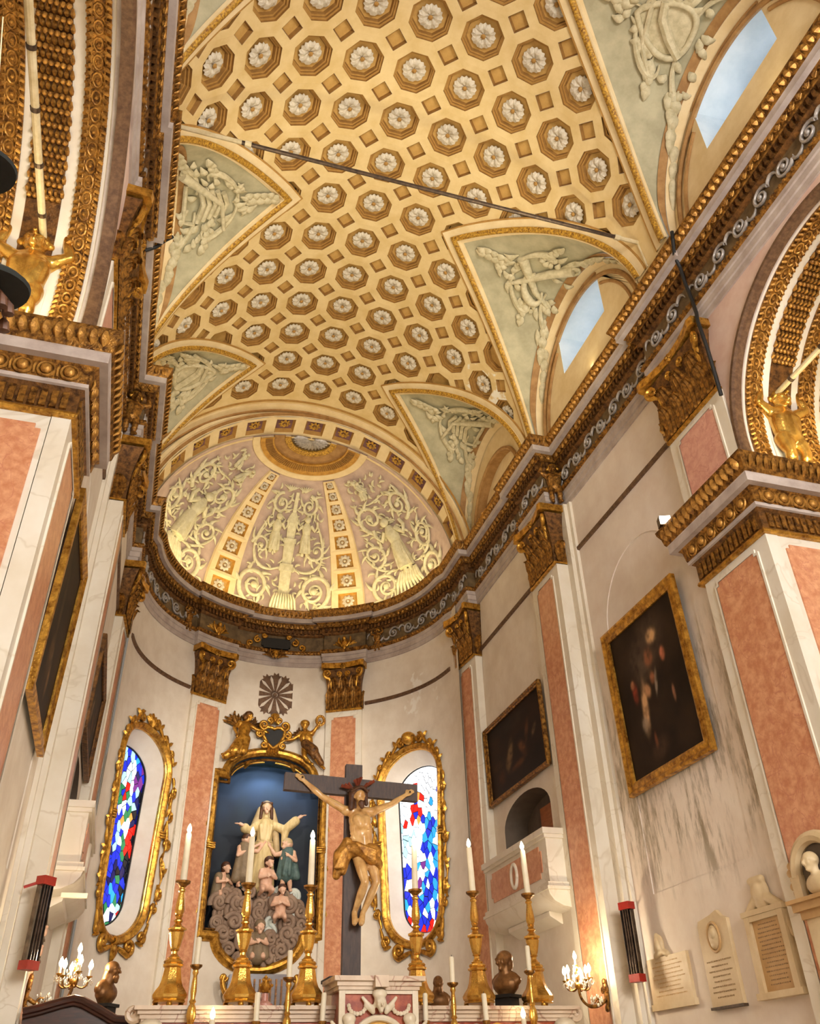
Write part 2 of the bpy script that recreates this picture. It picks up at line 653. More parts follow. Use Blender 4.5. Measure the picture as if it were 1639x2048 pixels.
def sculpt_mesh(name, prims, mat_name, voxel=0.02, smooth=3):
    m = MB()
    for p in prims:
        if p[0] == 'c':
            a, b, r0, r1 = p[1:]
            d = b - a
            if d.length < 1e-6:
                d = Vector((0, 0, 0.001))
            q = d.to_track_quat('Z', 'Y').to_matrix().to_4x4()
            L = d.length
            prof = [(r0 * sin(k * pi / 8), -r0 * cos(k * pi / 8)) for k in range(5)] + [(r1 * cos(k * pi / 8), L + r1 * sin(k * pi / 8)) for k in range(5)]
            m.lathe(prof, 12, 0, Matrix.Translation(a) @ q)
        elif p[0] == 'e':
            m.ball((0, 0, 0), p[2], 14, 9, 0, Matrix.Translation(p[1]) @ Euler(p[3]).to_matrix().to_4x4())
        else:
            r = p[2]
            m.box((-r[0], -r[1], -r[2]), r, 0, Matrix.Translation(p[1]) @ Euler(p[3]).to_matrix().to_4x4())
    me = m.mesh(name + '_raw', mat_name, 0)
    o = bpy.data.objects.new(name + '_raw', me)
    COL.objects.link(o)
    r = o.modifiers.new('r', 'REMESH')
    r.mode = 'VOXEL'
    r.voxel_size = voxel
    if smooth:
        s = o.modifiers.new('s', 'SMOOTH')
        s.factor = 0.5
        s.iterations = smooth
    dg = bpy.context.evaluated_depsgraph_get()
    dg.update()
    ev = o.evaluated_get(dg)
    out = bpy.data.meshes.new_from_object(ev)
    out.name = name
    bpy.data.objects.remove(o)
    bpy.data.meshes.remove(me)
    out.materials.clear()
    out.materials.append(MATS[mat_name])
    out.polygons.foreach_set('use_smooth', [True] * len(out.polygons))
    out.update()
    return out


def sculpt(name, prims, mat_name, parent=None, voxel=0.02, smooth=3, loc=None, kind=None):
    return link(name, sculpt_mesh(name, prims, mat_name, voxel, smooth), parent, loc, kind)


def lerp(a, b, t):
    return a + (b - a) * t


def hand_prims(w, d, k, side, up=(0, 0, 1), curl=0.3):
    """w wrist, d direction of the hand, k scale (metres of hand length)"""
    w, d = Vector(w), Vector(d).normalized()
    u = Vector(up)
    u = (u - d * u.dot(d)).normalized()
    s = d.cross(u)
    P = [cap(w, w + d * k * 0.42, k * 0.17, k * 0.20), cap(w + d * k * .2 + s * k * .13, w + d * k * .45 + s * k * .17, k * .12), cap(w + d * k * .2 - s * k * .13, w + d * k * .45 - s * k * .17, k * .12)]
    for i, (off, ln) in enumerate(((-0.20, 0.40), (-0.07, 0.50), (0.06, 0.53), (0.19, 0.46))):
        b = w + d * k * 0.48 + s * k * off
        m_ = b + (d - u * curl * 0.5).normalized() * k * ln * 0.5
        e = m_ + (d - u * curl * 1.6).normalized() * k * ln * 0.5
        P += [cap(b, m_, k * 0.065, k * 0.06), cap(m_, e, k * 0.058, k * 0.045)]
    tb = w + d * k * 0.15 + s * k * 0.17 * side
    te = tb + (d * 0.7 + s * side * 0.75 - u * 0.2).normalized() * k * 0.28
    P += [cap(tb, te, k * 0.08, k * 0.065), cap(te, te + (d - u * curl).normalized() * k * 0.2, k * 0.06, k * 0.045)]
    return P


def head_prims(c, k, face=(0, -1, 0), upv=(0, 0, 1)):
    """c head centre, k head height"""
    f = Vector(face).normalized()
    u = Vector(upv)
    u = (u - f * u.dot(f)).normalized()
    s = f.cross(u)
    c = Vector(c)
    q = frame3((0, 0, 0), s, -f, u).to_euler()

    def at(x, y, z):
        return c + s * (x * k) + f * (y * k) + u * (z * k)
    P = [ell(c + u * (0.10 * k) - f * 0.06 * k, (0.36 * k, 0.44 * k, 0.38 * k), q), cap(at(0, 0.10, -0.10), at(0, 0.18, -0.36), 0.27 * k, 0.15 * k),
         cap(at(0, 0.36, 0.06), at(0, 0.50, -0.13), 0.045 * k, 0.075 * k), cap(at(-0.22, 0.30, 0.09), at(0.22, 0.30, 0.09), 0.075 * k),
         ell(at(-0.17, 0.27, -0.10), (0.10 * k,) * 3), ell(at(0.17, 0.27, -0.10), (0.10 * k,) * 3),
         ell(at(-0.14, 0.33, 0.0), (0.055 * k,) * 3), ell(at(0.14, 0.33, 0.0), (0.055 * k,) * 3),
         cap(at(-0.09, 0.33, -0.245), at(0.09, 0.33, -0.245), 0.035 * k), ell(at(0, 0.30, -0.40), (0.10 * k, 0.09 * k, 0.08 * k)),
         ell(at(-0.36, -0.02, -0.02), (0.04 * k, 0.07 * k, 0.10 * k), q), ell(at(0.36, -0.02, -0.02), (0.04 * k, 0.07 * k, 0.10 * k), q)]
    return P


def figure_prims(J, k=1.0, fat=1.0, child=False, hands=True, face=(0, -1, 0), head_k=None, feet=True):
    """J joints: head chest pelvis shL elL wrL shR elR wrR hipL knL anL toL hipR knR anR toR (local metres)"""
    g = {a: Vector(b) for a, b in J.items()}
    t = k * fat
    hk = head_k or (0.30 if child else 0.23) * k
    up_ = (g['head'] - g['chest']).normalized()
    P = head_prims(g['head'], hk, face, up_ + Vector((0, 0, 1)))
    nk = lerp(g['shL'], g['shR'], 0.5)
    P += [cap(nk, g['head'] - up_ * hk * 0.25, 0.062 * t, 0.05 * t)]
    P += [cap(g['shL'], g['shR'], 0.075 * t), ell(lerp(g['chest'], nk, 0.35), (0.165 * t, 0.115 * t, 0.17 * t))]
    P += [cap(g['chest'], g['pelvis'], 0.135 * t, 0.125 * t), cap(lerp(g['chest'], g['pelvis'], .1) + Vector((-.07 * t, -.03 * t, 0)), g['pelvis'] + Vector((-.05 * t, 0, 0)), .1 * t, .09 * t),
          cap(lerp(g['chest'], g['pelvis'], .1) + Vector((.07 * t, -.03 * t, 0)), g['pelvis'] + Vector((.05 * t, 0, 0)), .1 * t, .09 * t)]
    for sd in 'LR':
        sh, el, wr = g['sh' + sd], g['el' + sd], g['wr' + sd]
        P += [ell(sh, (0.075 * t,) * 3), cap(sh, lerp(sh, el, .5), 0.062 * t, 0.058 * t), cap(lerp(sh, el, .5), el, 0.058 * t, 0.043 * t), cap(el, lerp(el, wr, .35), 0.043 * t, 0.047 * t), cap(lerp(el, wr, .35), wr, 0.047 * t, 0.030 * t)]
        if hands:
            P += hand_prims(wr, wr - el, 0.17 * k if not child else 0.14 * k, 1 if sd == 'L' else -1, up=(0, -1, 0.3))
        hp, kn, an = g['hip' + sd], g['kn' + sd], g['an' + sd]
        P += [ell(hp, (0.095 * t,) * 3), cap(hp, lerp(hp, kn, .5), 0.092 * t, 0.082 * t), cap(lerp(hp, kn, .5), kn, 0.082 * t, 0.056 * t), cap(kn, lerp(kn, an, .35), 0.055 * t, 0.062 * t), cap(lerp(kn, an, .35), an, 0.062 * t, 0.036 * t)]
        if feet:
            to = g['to' + sd]
            P += [cap(an, to, 0.042 * t, 0.034 * t), cap(an, lerp(an, to, .85) + Vector((0.02, 0, 0)) * t, 0.04 * t, 0.03 * t)]
    return P


# ------------------------------------------------------------------ setting: dimensions
XV, RV, ZV = -0.20, 4.3, 12.6            # barrel vault axis and radius
AY, RA = 17.8, 3.8                       # apse centre and radius
XW, XB, XP1, XP2, XC, XP3 = 4.32, 4.42, 4.27, 4.04, 4.12, 3.90
LUNS = [(5.2, 2.14), (10.55, 2.25), (15.4, 2.02)]
TA, TE = rad(25.5), rad(80)
YEND = 17.25


def vpos(th, y, r=RV):
    return Vector((XV + r * sin(th), y, ZV + r * cos(th)))


def lw(th, W):
    s = (abs(th) - TA) / (TE - TA)
    s = min(s, 1.0)
    return W * (1 - (1 - s) ** 1.7)


def dlw(th, W):
    s = min((abs(th) - TA) / (TE - TA), 0.999)
    return W * 1.7 * (1 - s) ** 0.7 / (TE - TA)


def clip(poly, a, b, c):
    """keep a*u+b*v+c>=0"""
    out = []
    n = len(poly)
    for i in range(n):
        p, q = poly[i], poly[(i + 1) % n]
        dp, dq = a * p[0] + b * p[1] + c, a * q[0] + b * q[1] + c
        if dp >= 0:
            out.append(p)
        if (dp > 0 and dq < 0) or (dp < 0 and dq > 0):
            t = dp / (dp - dq)
            out.append(tuple(p[k] + (q[k] - p[k]) * t for k in range(len(p))))
    return out if len(out) > 2 else []


def clip_lun(poly):
    """poly of (theta, y, d); returns pieces that lie outside every lunette, and whether it was touched"""
    polys = [poly]
    touched = False
    for Yc, W in LUNS:
        nxt = []
        for p in polys:
            if max(abs(q[0]) for q in p) < TA or min(q[1] for q in p) > Yc + W or max(q[1] for q in p) < Yc - W:
                nxt.append(p)
                continue
            if not any(abs(q[0]) > TA and abs(q[1] - Yc) < lw(q[0], W) for q in p):
                c0 = sum(q[0] for q in p) / len(p)
                c1 = sum(q[1] for q in p) / len(p)
                if not (abs(c0) > TA and abs(c1 - Yc) < lw(c0, W)):
                    nxt.append(p)
                    continue
            touched = True
            for half in (clip(p, 0, 1, -Yc), clip(p, 0, -1, Yc)):
                if not half:
                    continue
                tc = sum(q[0] for q in half) / len(half)
                vc = sum(q[1] for q in half) / len(half)
                sv = 1 if vc > Yc else -1
                sg = 1 if tc > 0 else -1
                w0, d0 = lw(tc, W), dlw(tc, W)
                # sv*(v-Yc) >= w0 + d0*(sg*theta - |tc|)
                r = clip(half, -d0 * sg, sv, -sv * Yc - w0 + d0 * abs(tc))
                if r:
                    nxt.append(r)
        polys = nxt
    return polys, touched


floor = MB().box((-7, -6, -0.2), (7, 23, 0)).obj('floor', 'grey_marble', kind='structure')

# ------------------------------------------------------------------ vault with octagonal coffers
DT, DY = rad(12.8), 0.965
NJ = 15
ceiling = structure('ceiling')
A_, K_ = 0.37, 0.21                      # octagon apothem and diamond half-diagonal, in cells
c8 = A_ * tan(pi / 8)
OCT = [(c8, -A_), (A_, -c8), (A_, c8), (c8, A_), (-c8, A_), (-A_, c8), (-A_, -c8), (-c8, -A_)]
o5 = 0.5 - K_
OUT = [(o5, -0.5), (0.5, -o5), (0.5, o5), (o5, 0.5), (-o5, 0.5), (-0.5, o5), (-0.5, -o5), (-o5, -0.5)]


def oct_polys():
    """(u, v, depth) polygons with material: 0 brown 1 tan 2 ochre; u,v in cells"""
    P = []
    lev = [(1.0, 0.0), (1.0, 0.045), (0.90, 0.045), (0.90, 0.085), (0.82, 0.085), (0.78, 0.15)]
    for (s0, d0), (s1, d1), m in zip(lev, lev[1:], (0, 1, 0, 1, 0)):
        for i in range(8):
            k = (i + 1) % 8
            P.append(([(OCT[i][0] * s0, OCT[i][1] * s0, d0), (OCT[k][0] * s0, OCT[k][1] * s0, d0), (OCT[k][0] * s1, OCT[k][1] * s1, d1), (OCT[i][0] * s1, OCT[i][1] * s1, d1)], m))
    P.append(([(x * 0.78, y * 0.78, 0.15) for x, y in OCT], 2))
    return P


def ros_polys(R=0.232, z=0.15):
    P = []
    for i in range(8):
        a = i * pi / 4
        pts = [(0.03, -0.02), (0.50, -0.25), (0.80, -0.33), (0.96, -0.18), (0.90, 0), (0.96, 0.18), (0.80, 0.33), (0.50, 0.25), (0.03, 0.02)]
        hh = [0.03, 0.07, 0.055, 0.045, 0.075, 0.045, 0.055, 0.07, 0.03]
        q = [(R * (x * cos(a) - y * sin(a)), R * (x * sin(a) + y * cos(a)), z - h) for (x, y), h in zip(pts, hh)]
        mid = (R * 0.55 * cos(a), R * 0.55 * sin(a), z - 0.10)
        for j in range(len(q) - 1):
            P.append(([q[j], q[j + 1], mid], 0))
    for i in range(8):
        a, b = i * pi / 4, (i + 1) * pi / 4
        r = R * 0.2
        P.append(([(r * cos(a), r * sin(a), z - 0.09), (r * cos(b), r * sin(b), z - 0.09), (0, 0, z - 0.14)], 1))
    return P


def dia_polys():
    D = [(K_, 0), (0, K_), (-K_, 0), (0, -K_)]
    P = []
    lev = [(0.97, 0.0), (0.92, 0.07)]
    for i in range(4):
        k = (i + 1) % 4
        P.append(([(D[i][0] * .98, D[i][1] * .98, 0), (D[k][0] * .98, D[k][1] * .98, 0), (D[k][0] * .86, D[k][1] * .86, .08), (D[i][0] * .86, D[i][1] * .86, .08)], 0))
    P.append(([(x * .86, y * .86, .08) for x, y in D], 1))
    return P


def polys_mesh(polys, name, mats, th0=0.0, y0=0.0, local=True, smooth=40):
    m = MB()
    for p, mi in polys:
        vs = []
        for u, v, d in p:
            r = RV + d
            if local:
                vs.append((r * sin(u), v, r * cos(u)))
            else:
                vs.append(vpos(u, v, r))
        m.add(vs, [tuple(range(len(vs)))], mi)
    return m.mesh(name, mats, smooth)


def scl(P, th0=0.0, y0=0.0):
    return [([(th0 + u * DT, y0 + v * DY, d) for u, v, d in p], m) for p, m in P]


OCTP, ROSP, DIAP = oct_polys(), ros_polys(), dia_polys()
oct_me = polys_mesh(scl(OCTP), 'coffer', ['coffer_brown', 'coffer_tan', 'coffer_ochre'])
ros_me = polys_mesh(scl(ROSP), 'rosette', ['rosette_white', 'coffer_tan'], smooth=60)
dia_me = polys_mesh(scl(DIAP), 'square_coffer', ['coffer_brown', 'coffer_ochre'])
base = MB()


def base_poly(p):
    for q in clip_lun(p)[0]:
        base.add([vpos(a, b, RV + d) for a, b, d in q], [tuple(range(len(q)))])


def put(P, me, name, th, y, mats, parent, min_area=0):
    W = scl(P, th, y)
    touched = False
    out = []
    for p, m in W:
        r, t = clip_lun(p)
        touched |= t
        out += [(q, m) for q in r]
    if not out:
        return None
    if not touched:
        return link(name, me, parent, mtx=Matrix.Translation((XV, y, ZV)) @ Matrix.Rotation(th, 4, 'Y'))
    if len(out) < len(W) * 0.12:
        return None
    return link(name, polys_mesh(out, name, mats, local=False), parent)


for j in range(NJ):
    y = 16.31 - DY * j
    for k in range(-5, 6):
        th = k * DT
        for i in range(8):
            n = (i + 1) % 8
            base_poly([(th + a * DT, y + b * DY, 0) for a, b in (OCT[i], OCT[n], OUT[n], OUT[i])])
        c = put(OCTP, oct_me, 'coffer', th, y, ['coffer_brown', 'coffer_tan', 'coffer_ochre'], ceiling)
        if c is not None:
            rr = put(ROSP, ros_me, 'rosette', th, y, ['rosette_white', 'coffer_tan'], ceiling)
            if rr is not None:
                mw = rr.matrix_local.copy()
                rr.parent = c
                rr.matrix_local = c.matrix_local.inverted() @ mw
    for k in range(-6, 6):
        th = (k + 0.5) * DT
        if k in (-6, 5):
            # half-diamond margin: closed plain triangle
            sg = 1 if k == 5 else -1
            base_poly([(th - sg * K_ * DT, y + DY / 2, 0), (th, y + DY / 2 - K_ * DY, 0), (th, y + DY / 2 + K_ * DY, 0)])
            continue
        if j == 0:
            base_poly([(th - K_ * DT, y + DY / 2, 0), (th, y + DY / 2 - K_ * DY, 0), (th + K_ * DT, y + DY / 2, 0)])
        if j < NJ - 1:
            put(DIAP, dia_me, 'square_coffer', th, y - DY / 2, ['coffer_brown', 'coffer_ochre'], ceiling)
        else:
            base_poly([(th - K_ * DT, y - DY / 2, 0), (th, y - DY / 2 + K_ * DY, 0), (th + K_ * DT, y - DY / 2, 0)])
ymin = 16.31 - DY * (NJ - 0.5)
for sg in (-1, 1):
    for j in range(NJ * 2):
        for i in range(3):
            a0, a1 = 5.5 * DT + i * rad(5.2), 5.5 * DT + (i + 1) * rad(5.2)
            base_poly([(sg * a0, ymin + j * DY / 2, 0), (sg * a1, ymin + j * DY / 2, 0), (sg * a1, ymin + (j + 1) * DY / 2, 0), (sg * a0, ymin + (j + 1) * DY / 2, 0)])
for i in range(-15, 15):
    a0, a1 = i * rad(5.74), (i + 1) * rad(5.74)
    y0 = 16.31 + DY / 2
    base_poly([(a0, y0, 0), (a1, y0, 0), (a1, YEND + .05, 0), (a0, YEND + .05, 0)])
base.obj('vault_shell', 'vault', ceiling, smooth=60)
# ribbed end band of the vault next to the apse arch
for o0, o1, dr, mt in ((0.06, 0.12, 0.02, 'coffer_tan'), (0.20, 0.46, 0.05, 'vault_pale'), (0.40, 0.46, 0.09, 'brown_band')):
    m = MB()
    ths = [rad(-86 + 172 * i / 60) for i in range(61)]
    m.loft([[vpos(t, 16.74 + o0, RV), vpos(t, 16.74 + o0, RV - dr), vpos(t, 16.74 + o1, RV - dr), vpos(t, 16.74 + o1, RV)] for t in ths])
    m.obj('vault_band', mt, ceiling, smooth=60)

# ------------------------------------------------------------------ lunettes
XH = 4.2
LUN_MAP = {}


def lun_geo(sx, Yc, W):
    ra, zs, rise = W - 0.02, 13.1, 2.42

    def B(t):
        th = TA + (TE - TA) * abs(t)
        return vpos(sx * th, Yc + (1 if t > 0 else -1) * lw(th, W)) if t != 0 else vpos(sx * TA, Yc)

    def A(t):
        ph = t * pi / 2
        return Vector((sx * XH, Yc + ra * sin(ph), zs + rise * cos(ph)))

    def L(t, q, h=0.0):
        p = B(t).lerp(A(t), q)
        if h:
            e = 0.02
            du = (B(t + e).lerp(A(t + e), q) - B(t - e).lerp(A(t - e), q)) if abs(t) > e else Vector((0, 1, 0))
            dv = A(t) - B(t)
            n = du.cross(dv).normalized()
            if n.z > 0:
                n = -n
            p = p + n * h
        return p
    return B, A, L, ra, zs, rise


def sweep_dev(sx, Yc, W, prof, mt, name, parent, n=40):
    """moulding that follows the lunette edge on the barrel; prof = (outward offset, drop)"""
    m = MB()
    rings = []
    for i in range(2 * n + 1):
        t = -1 + i / n
        th = TA + (TE - TA) * abs(t)
        sg = 1 if t > 0 else -1
        w = lw(th, W)
        if i == n:
            nrm = Vector((-1.0, 0))            # towards the crown
        else:
            d = Vector((RV * (TE - TA), W * 1.7 * max(1 - abs(t), 1e-4) ** 0.7))
            d.normalize()
            nrm = Vector((-d.y, d.x))
        ring = []
        for o, dr in prof:
            if i == n:
                uu = th * RV - o * 1.35
                yy = Yc
            else:
                uu = th * RV + nrm.x * o
                yy = Yc + sg * (w + nrm.y * o)
                if (yy - Yc) * sg < 0:
                    yy = Yc
            ring.append(vpos(sx * uu / RV, yy, RV - dr))
        rings.append(ring)
    m.loft(rings, 0, False, False)
    return m.obj(name, mt, parent, smooth=60)


day_spots = []
for sx in (1, -1):
    for li, (Yc, W) in enumerate(LUNS):
        B, A, L, ra, zs, rise = lun_geo(sx, Yc, W)
        LUN_MAP[(sx, li)] = L
        nt_ = 64

        def near_wall(t, d):
            """a point d metres in from the wall arch, as a fraction of the way from the barrel edge"""
            return 1 - min(d / max((A(t) - B(t)).length, 1e-3), .75)
        tt = [-1 + 2 * i / nt_ for i in range(nt_ + 1)]
        for nm, mt, fa, fb, h in (('lunette_border', 'vault_pale', lambda t: 0.0, lambda t: .05, .012), ('lunette_field', 'lunette_green', lambda t: 0.0, lambda t: near_wall(t, .30), 0.0),
                                  ('lunette_band', 'brown_band', lambda t: near_wall(t, .34), lambda t: near_wall(t, .18), .03), ('lunette_border', 'vault_pale', lambda t: near_wall(t, .18), lambda t: 1.0, .05)):
            m = MB()
            m.grid([[L(t, fa(t) + (fb(t) - fa(t)) * k / 5, h) for k in range(6)] for t in tt])
            m.obj(nm, mt, ceiling, smooth=60)
        # mouldings around the lunette, on the barrel
        sweep_dev(sx, Yc, W, [(0.30, 0), (0.30, .03), (0.27, .03), (0.27, .0)], 'coffer_tan', 'lunette_fillet', ceiling)
        sweep_dev(sx, Yc, W, [(0.27, 0.0), (0.27, .03), (0.12, .03), (0.11, .05), (-0.02, .05), (-0.03, 0)], 'vault_pale', 'lunette_moulding', ceiling)
        sweep_dev(sx, Yc, W, [(0.125, .05), (0.11, .085), (0.06, .10), (0.02, .085), (0.005, .05)], 'gold_paint', 'gilt_rope', ceiling)
        # head wall with its opening
        blind = li == 2
        m = MB()
        nO = 40
        outer = [A(-1 + 2 * i / nO) for i in range(nO + 1)]
        outer = [Vector((sx * XH, outer[0].y, 12.8))] + outer + [Vector((sx * XH, outer[-1].y, 12.8))]
        if blind:
            hw, z0, zt = 1.42, 12.9, 13.45
            inner = [Vector((sx * XH, Yc - hw, z0))] + [Vector((sx * XH, Yc + hw * sin(-pi / 2 + pi * i / nO), zt + hw * 0.95 * cos(-pi / 2 + pi * i / nO))) for i in range(nO + 1)] + [Vector((sx * XH, Yc + hw, z0))]
        else:
            hw, z0 = 0.90, 14.10
            inner = [Vector((sx * XH, Yc - hw, z0))] + [Vector((sx * XH, Yc + hw * (-1 + 2 * i / nO), zs + rise * sqrt(1 - (hw * (-1 + 2 * i / nO) / ra) ** 2) - .12)) for i in range(nO + 1)] + [Vector((sx * XH, Yc + hw, z0))]
        m.grid([outer, inner])
        if not blind:
            m.add([outer[0], inner[0], inner[-1], outer[-1]], [(0, 1, 2, 3)])
        m.obj('lunette_wall', 'vault_pale', ceiling, smooth=0)
        if blind:
            back = [p + Vector((sx * 0.22, 0, 0)) for p in inner]
            MB().grid([inner, back]).obj('lunette_recess', 'brown_band', ceiling, smooth=60)
            MB().add(back, [tuple(range(len(back)))]).obj('lunette_back', 'vault_pale', ceiling, smooth=0)
            rr = [Vector((sx * (XH - 0.03), p.y, p.z)) for p in inner]
            MB().tube(rr, 0.05, 6).obj('lunette_arch_moulding', 'brown_band', ceiling)
            continue
        dp = 1.05
        wn = structure('window_%d' % (3 + li + (2 if sx < 0 else 0)))
        back = [Vector((sx * (XH + dp), Yc + (p.y - Yc) * 0.92, p.z - .05)) for p in inner]
        mm = MB().grid([inner, back])
        mm.add([inner[0], inner[-1], back[-1], back[0]], [(0, 1, 2, 3)])
        mm.obj('reveal', 'window_white', wn, smooth=40)
        MB().add([p + Vector((sx * 0.02, 0, 0)) for p in back], [tuple(range(len(back)))]).obj('pane', 'sky_pane', wn, smooth=0)
        b0, b1 = back[0], back[-1]
        fr = MB()
        xx = sx * (XH + dp - 0.03)
        for q in range(3):
            yy = b0.y + (b1.y - b0.y) * q / 2
            fr.box((xx - 0.03, yy - 0.03, b0.z), (xx + 0.03, yy + 0.03, back[len(back) // 2].z - (0.02 if q == 1 else 0.28)))
        fr.box((xx - 0.03, b0.y, b0.z - 0.03), (xx + 0.03, b1.y, b0.z + 0.05))
        fr.obj('glazing_bar', 'red_cap', wn)
        jm = MB()
        jm.tube([Vector((sx * (XH - 0.02), p.y, p.z)) for p in inner[1:-1]], 0.035, 6)
        jm.obj('jamb_moulding', 'brown_band', wn)
        arc = [Vector((sx * (XH - .02), Yc + (ra - .22) * sin(x * pi / 60), zs + (rise - .22) * cos(x * pi / 60))) for x in range(-29, 30)]
        MB().tube(arc, 0.05, 6).obj('lunette_arch_moulding', 'brown_band', ceiling)
        arc = [Vector((sx * (XH - .02), Yc + (ra - .40) * sin(x * pi / 60), zs + (rise - .40) * cos(x * pi / 60))) for x in range(-29, 30) if abs((ra - .40) * sin(x * pi / 60)) > hw + .06]
        for part in ([p for p in arc if p.y < Yc], [p for p in arc if p.y > Yc]):
            if len(part) > 2:
                MB().tube(part, 0.035, 6).obj('lunette_arch_moulding', 'brown_band', ceiling)
        lamp('AREA', 'daylight', (sx * (XH + dp - 0.08), Yc, 14.7), (sx * XH, Yc, 14.3), 6, DAY, 1.4, 0.9)

# ------------------------------------------------------------------ stucco trophies in the lunettes
def relief_on(L, Yc, name, parent, seed, sx):
    rnd = random.Random(seed * 13 + 5)
    m = MB()
    ridge = (L(0, 1) - L(0, 0)).length

    def at(x, z, h):
        """x metres along the nave, z metres up the ridge from the wall arch"""
        x, z = x * 1.4, z * 1.36 - .03
        q = max(.04, 1 - (z + .36) / ridge)
        lo, hi = -.97, .97
        for _ in range(22):
            mid = (lo + hi) / 2
            if L(mid, q).y - Yc < x:
                lo = mid
            else:
                hi = mid
        return L((lo + hi) / 2, q, h)

    def tub(pts, r, n=7, h=.05):
        m.tube([at(x, z, h) for x, z in pts], [k * 1.35 for k in r] if isinstance(r, (list, tuple)) else r * 1.35, n)

    def leaf(x, z, a, ln, w, bend=0.0):
        P = []
        for i in range(6):
            t = i / 5
            aa = a + bend * t
            P.append(at(x + cos(aa) * ln * t, z + sin(aa) * ln * t, .035 + .05 * sin(pi * t)))
        nn = (at(x, z, 0.2) - at(x, z, 0.0)).normalized()
        m.tube(P, [.015, w * 1.6, w * 2.2, w * 2.0, w * 1.2, .012], 7, 0, flat=0.36, ref=nn)

    def sprig(x, z, a, n, ln):
        c, s_ = cos(a), sin(a)
        tub([(x + c * ln * i / 5, z + s_ * ln * i / 5) for i in range(6)], .014, 5, .03)
        for i in range(n):
            t = (i + .6) / n
            for e in (-1, 1):
                leaf(x + c * ln * t, z + s_ * ln * t, a + e * .75, ln * .42, ln * .085, -e * .5)
        leaf(x + c * ln, z + s_ * ln, a, ln * .4, ln * .09)
    kind = seed % 3
    if kind == 0:                                   # slung oval shield with a sash
        ring = [(.02 + .30 * cos(i * pi / 12), .48 + .36 * sin(i * pi / 12)) for i in range(24)]
        m.tube([at(x, z, .07) for x, z in ring], .055, 8, 0, closed=True)
        m.add([at(.02 + .28 * cos(i * pi / 10), .48 + .34 * sin(i * pi / 10), .05) for i in range(20)], [tuple(range(20))])
        tub([(-.24, .74), (-.05, .55), (.12, .40), (.26, .22)], [.05, .06, .06, .05], h=.10)
        tub([(-.62, .98), (-.2, .86), (.3, .80), (.62, .70)], [.03, .035, .035, .03], h=.06)
        sprig(-.30, .55, 2.5, 3, .34)
    elif kind == 1:                                 # horn, quiver and ribbons
        tub([(-.50, .10), (-.20, .35), (.10, .62), (.22, .86)], [.09, .07, .05, .03], 9, .09)
        tub([(.34, .12), (.20, .40), (-.10, .66), (-.26, .92)], [.03, .05, .075, .09], 9, .07)
        tub(bez((-.1, .5), (.45, .9), (.5, .2), (.15, .28), 14), taper(15, .03, .075, .02), 8, .09)
        m.ball(at(.02, .52, .06), .11, 10, 6)
        m.tube([at(-.50 + .09 * cos(i * pi / 6), .08 + .09 * sin(i * pi / 6), .10) for i in range(12)], .03, 6, closed=True)
    else:                                           # basket and trumpet
        for k in range(5):
            w = .30 - .03 * k
            tub([(-w, .30 + .085 * k), (0, .26 + .085 * k), (w, .30 + .085 * k)], .04, 7, .08)
        tub([(-.34, .28), (-.30, .06), (.30, .06), (.34, .28)], .035)
        tub([(-.55, .02), (0, .52), (.42, .92)], [.07, .04, .03], 8, .11)
    # ribbons
    for e in (-1, 1):
        tub(bez((.05 * e, .80), (.55 * e, 1.15), (.70 * e, .55), (.40 * e, .50), 14), taper(15, .02, .05, .015), 7, .06)
        tub(bez((.15 * e, .20), (.60 * e, .45), (.70 * e, -.05), (.95 * e, .06), 14), taper(15, .02, .045, .012), 7, .05)
    # leafage around and up to the point of the field
    sprig(-.05, .85, 1.57, 4, .46)
    sprig(.35, .60, .55, 3, .36)
    sprig(-.40, .62, 2.6, 3, .36)
    sprig(.55, .10, .05, 3, .40)
    sprig(-.55, .10, 3.1, 3, .40)
    sprig(.95, -.02, -.25, 3, .36)
    sprig(-.95, -.02, 3.4, 3, .36)
    for i in range(58):
        z = rnd.uniform(.0, 1.05)
        hwz = .95 * (1 - z / 1.25)
        x = rnd.uniform(-1, 1) * hwz
        if hypot(x, (z - .48)) < .20:
            continue
        a = atan2(z - .40, x) + rnd.uniform(-.8, .8)
        leaf(x, z, a, rnd.uniform(.14, .21), rnd.uniform(.026, .036), rnd.uniform(-.9, .9))
    return m.obj(name, 'stucco_leaf', parent, smooth=50, kind='stuff')


for (sx, li), L in LUN_MAP.items():
    relief_on(L, LUNS[li][0], 'stucco_trophy', ceiling, li + (1 if sx < 0 else 0), sx)

# ------------------------------------------------------------------ apse arch (coffered soffit) and half dome
RS, ZS = 4.06, 12.68
arch = structure('ceiling_arch')


def spos(th, y, d=0.0):
    return Vector(((RS + d) * sin(th), y, ZS + (RS + d) * cos(th)))


def holed_cell(mb, f, a0, a1, b0, b1, ha, hb, mi=0):
    ca, cb = (a0 + a1) / 2, (b0 + b1) / 2
    O = [(a0, b0), (a1, b0), (a1, b1), (a0, b1)]
    I = [(ca - ha, cb - hb), (ca + ha, cb - hb), (ca + ha, cb + hb), (ca - ha, cb + hb)]
    for i in range(4):
        k = (i + 1) % 4
        mb.add([f(*O[i], 0), f(*O[k], 0), f(*I[k], 0), f(*I[i], 0)], [(0, 1, 2, 3)], mi)


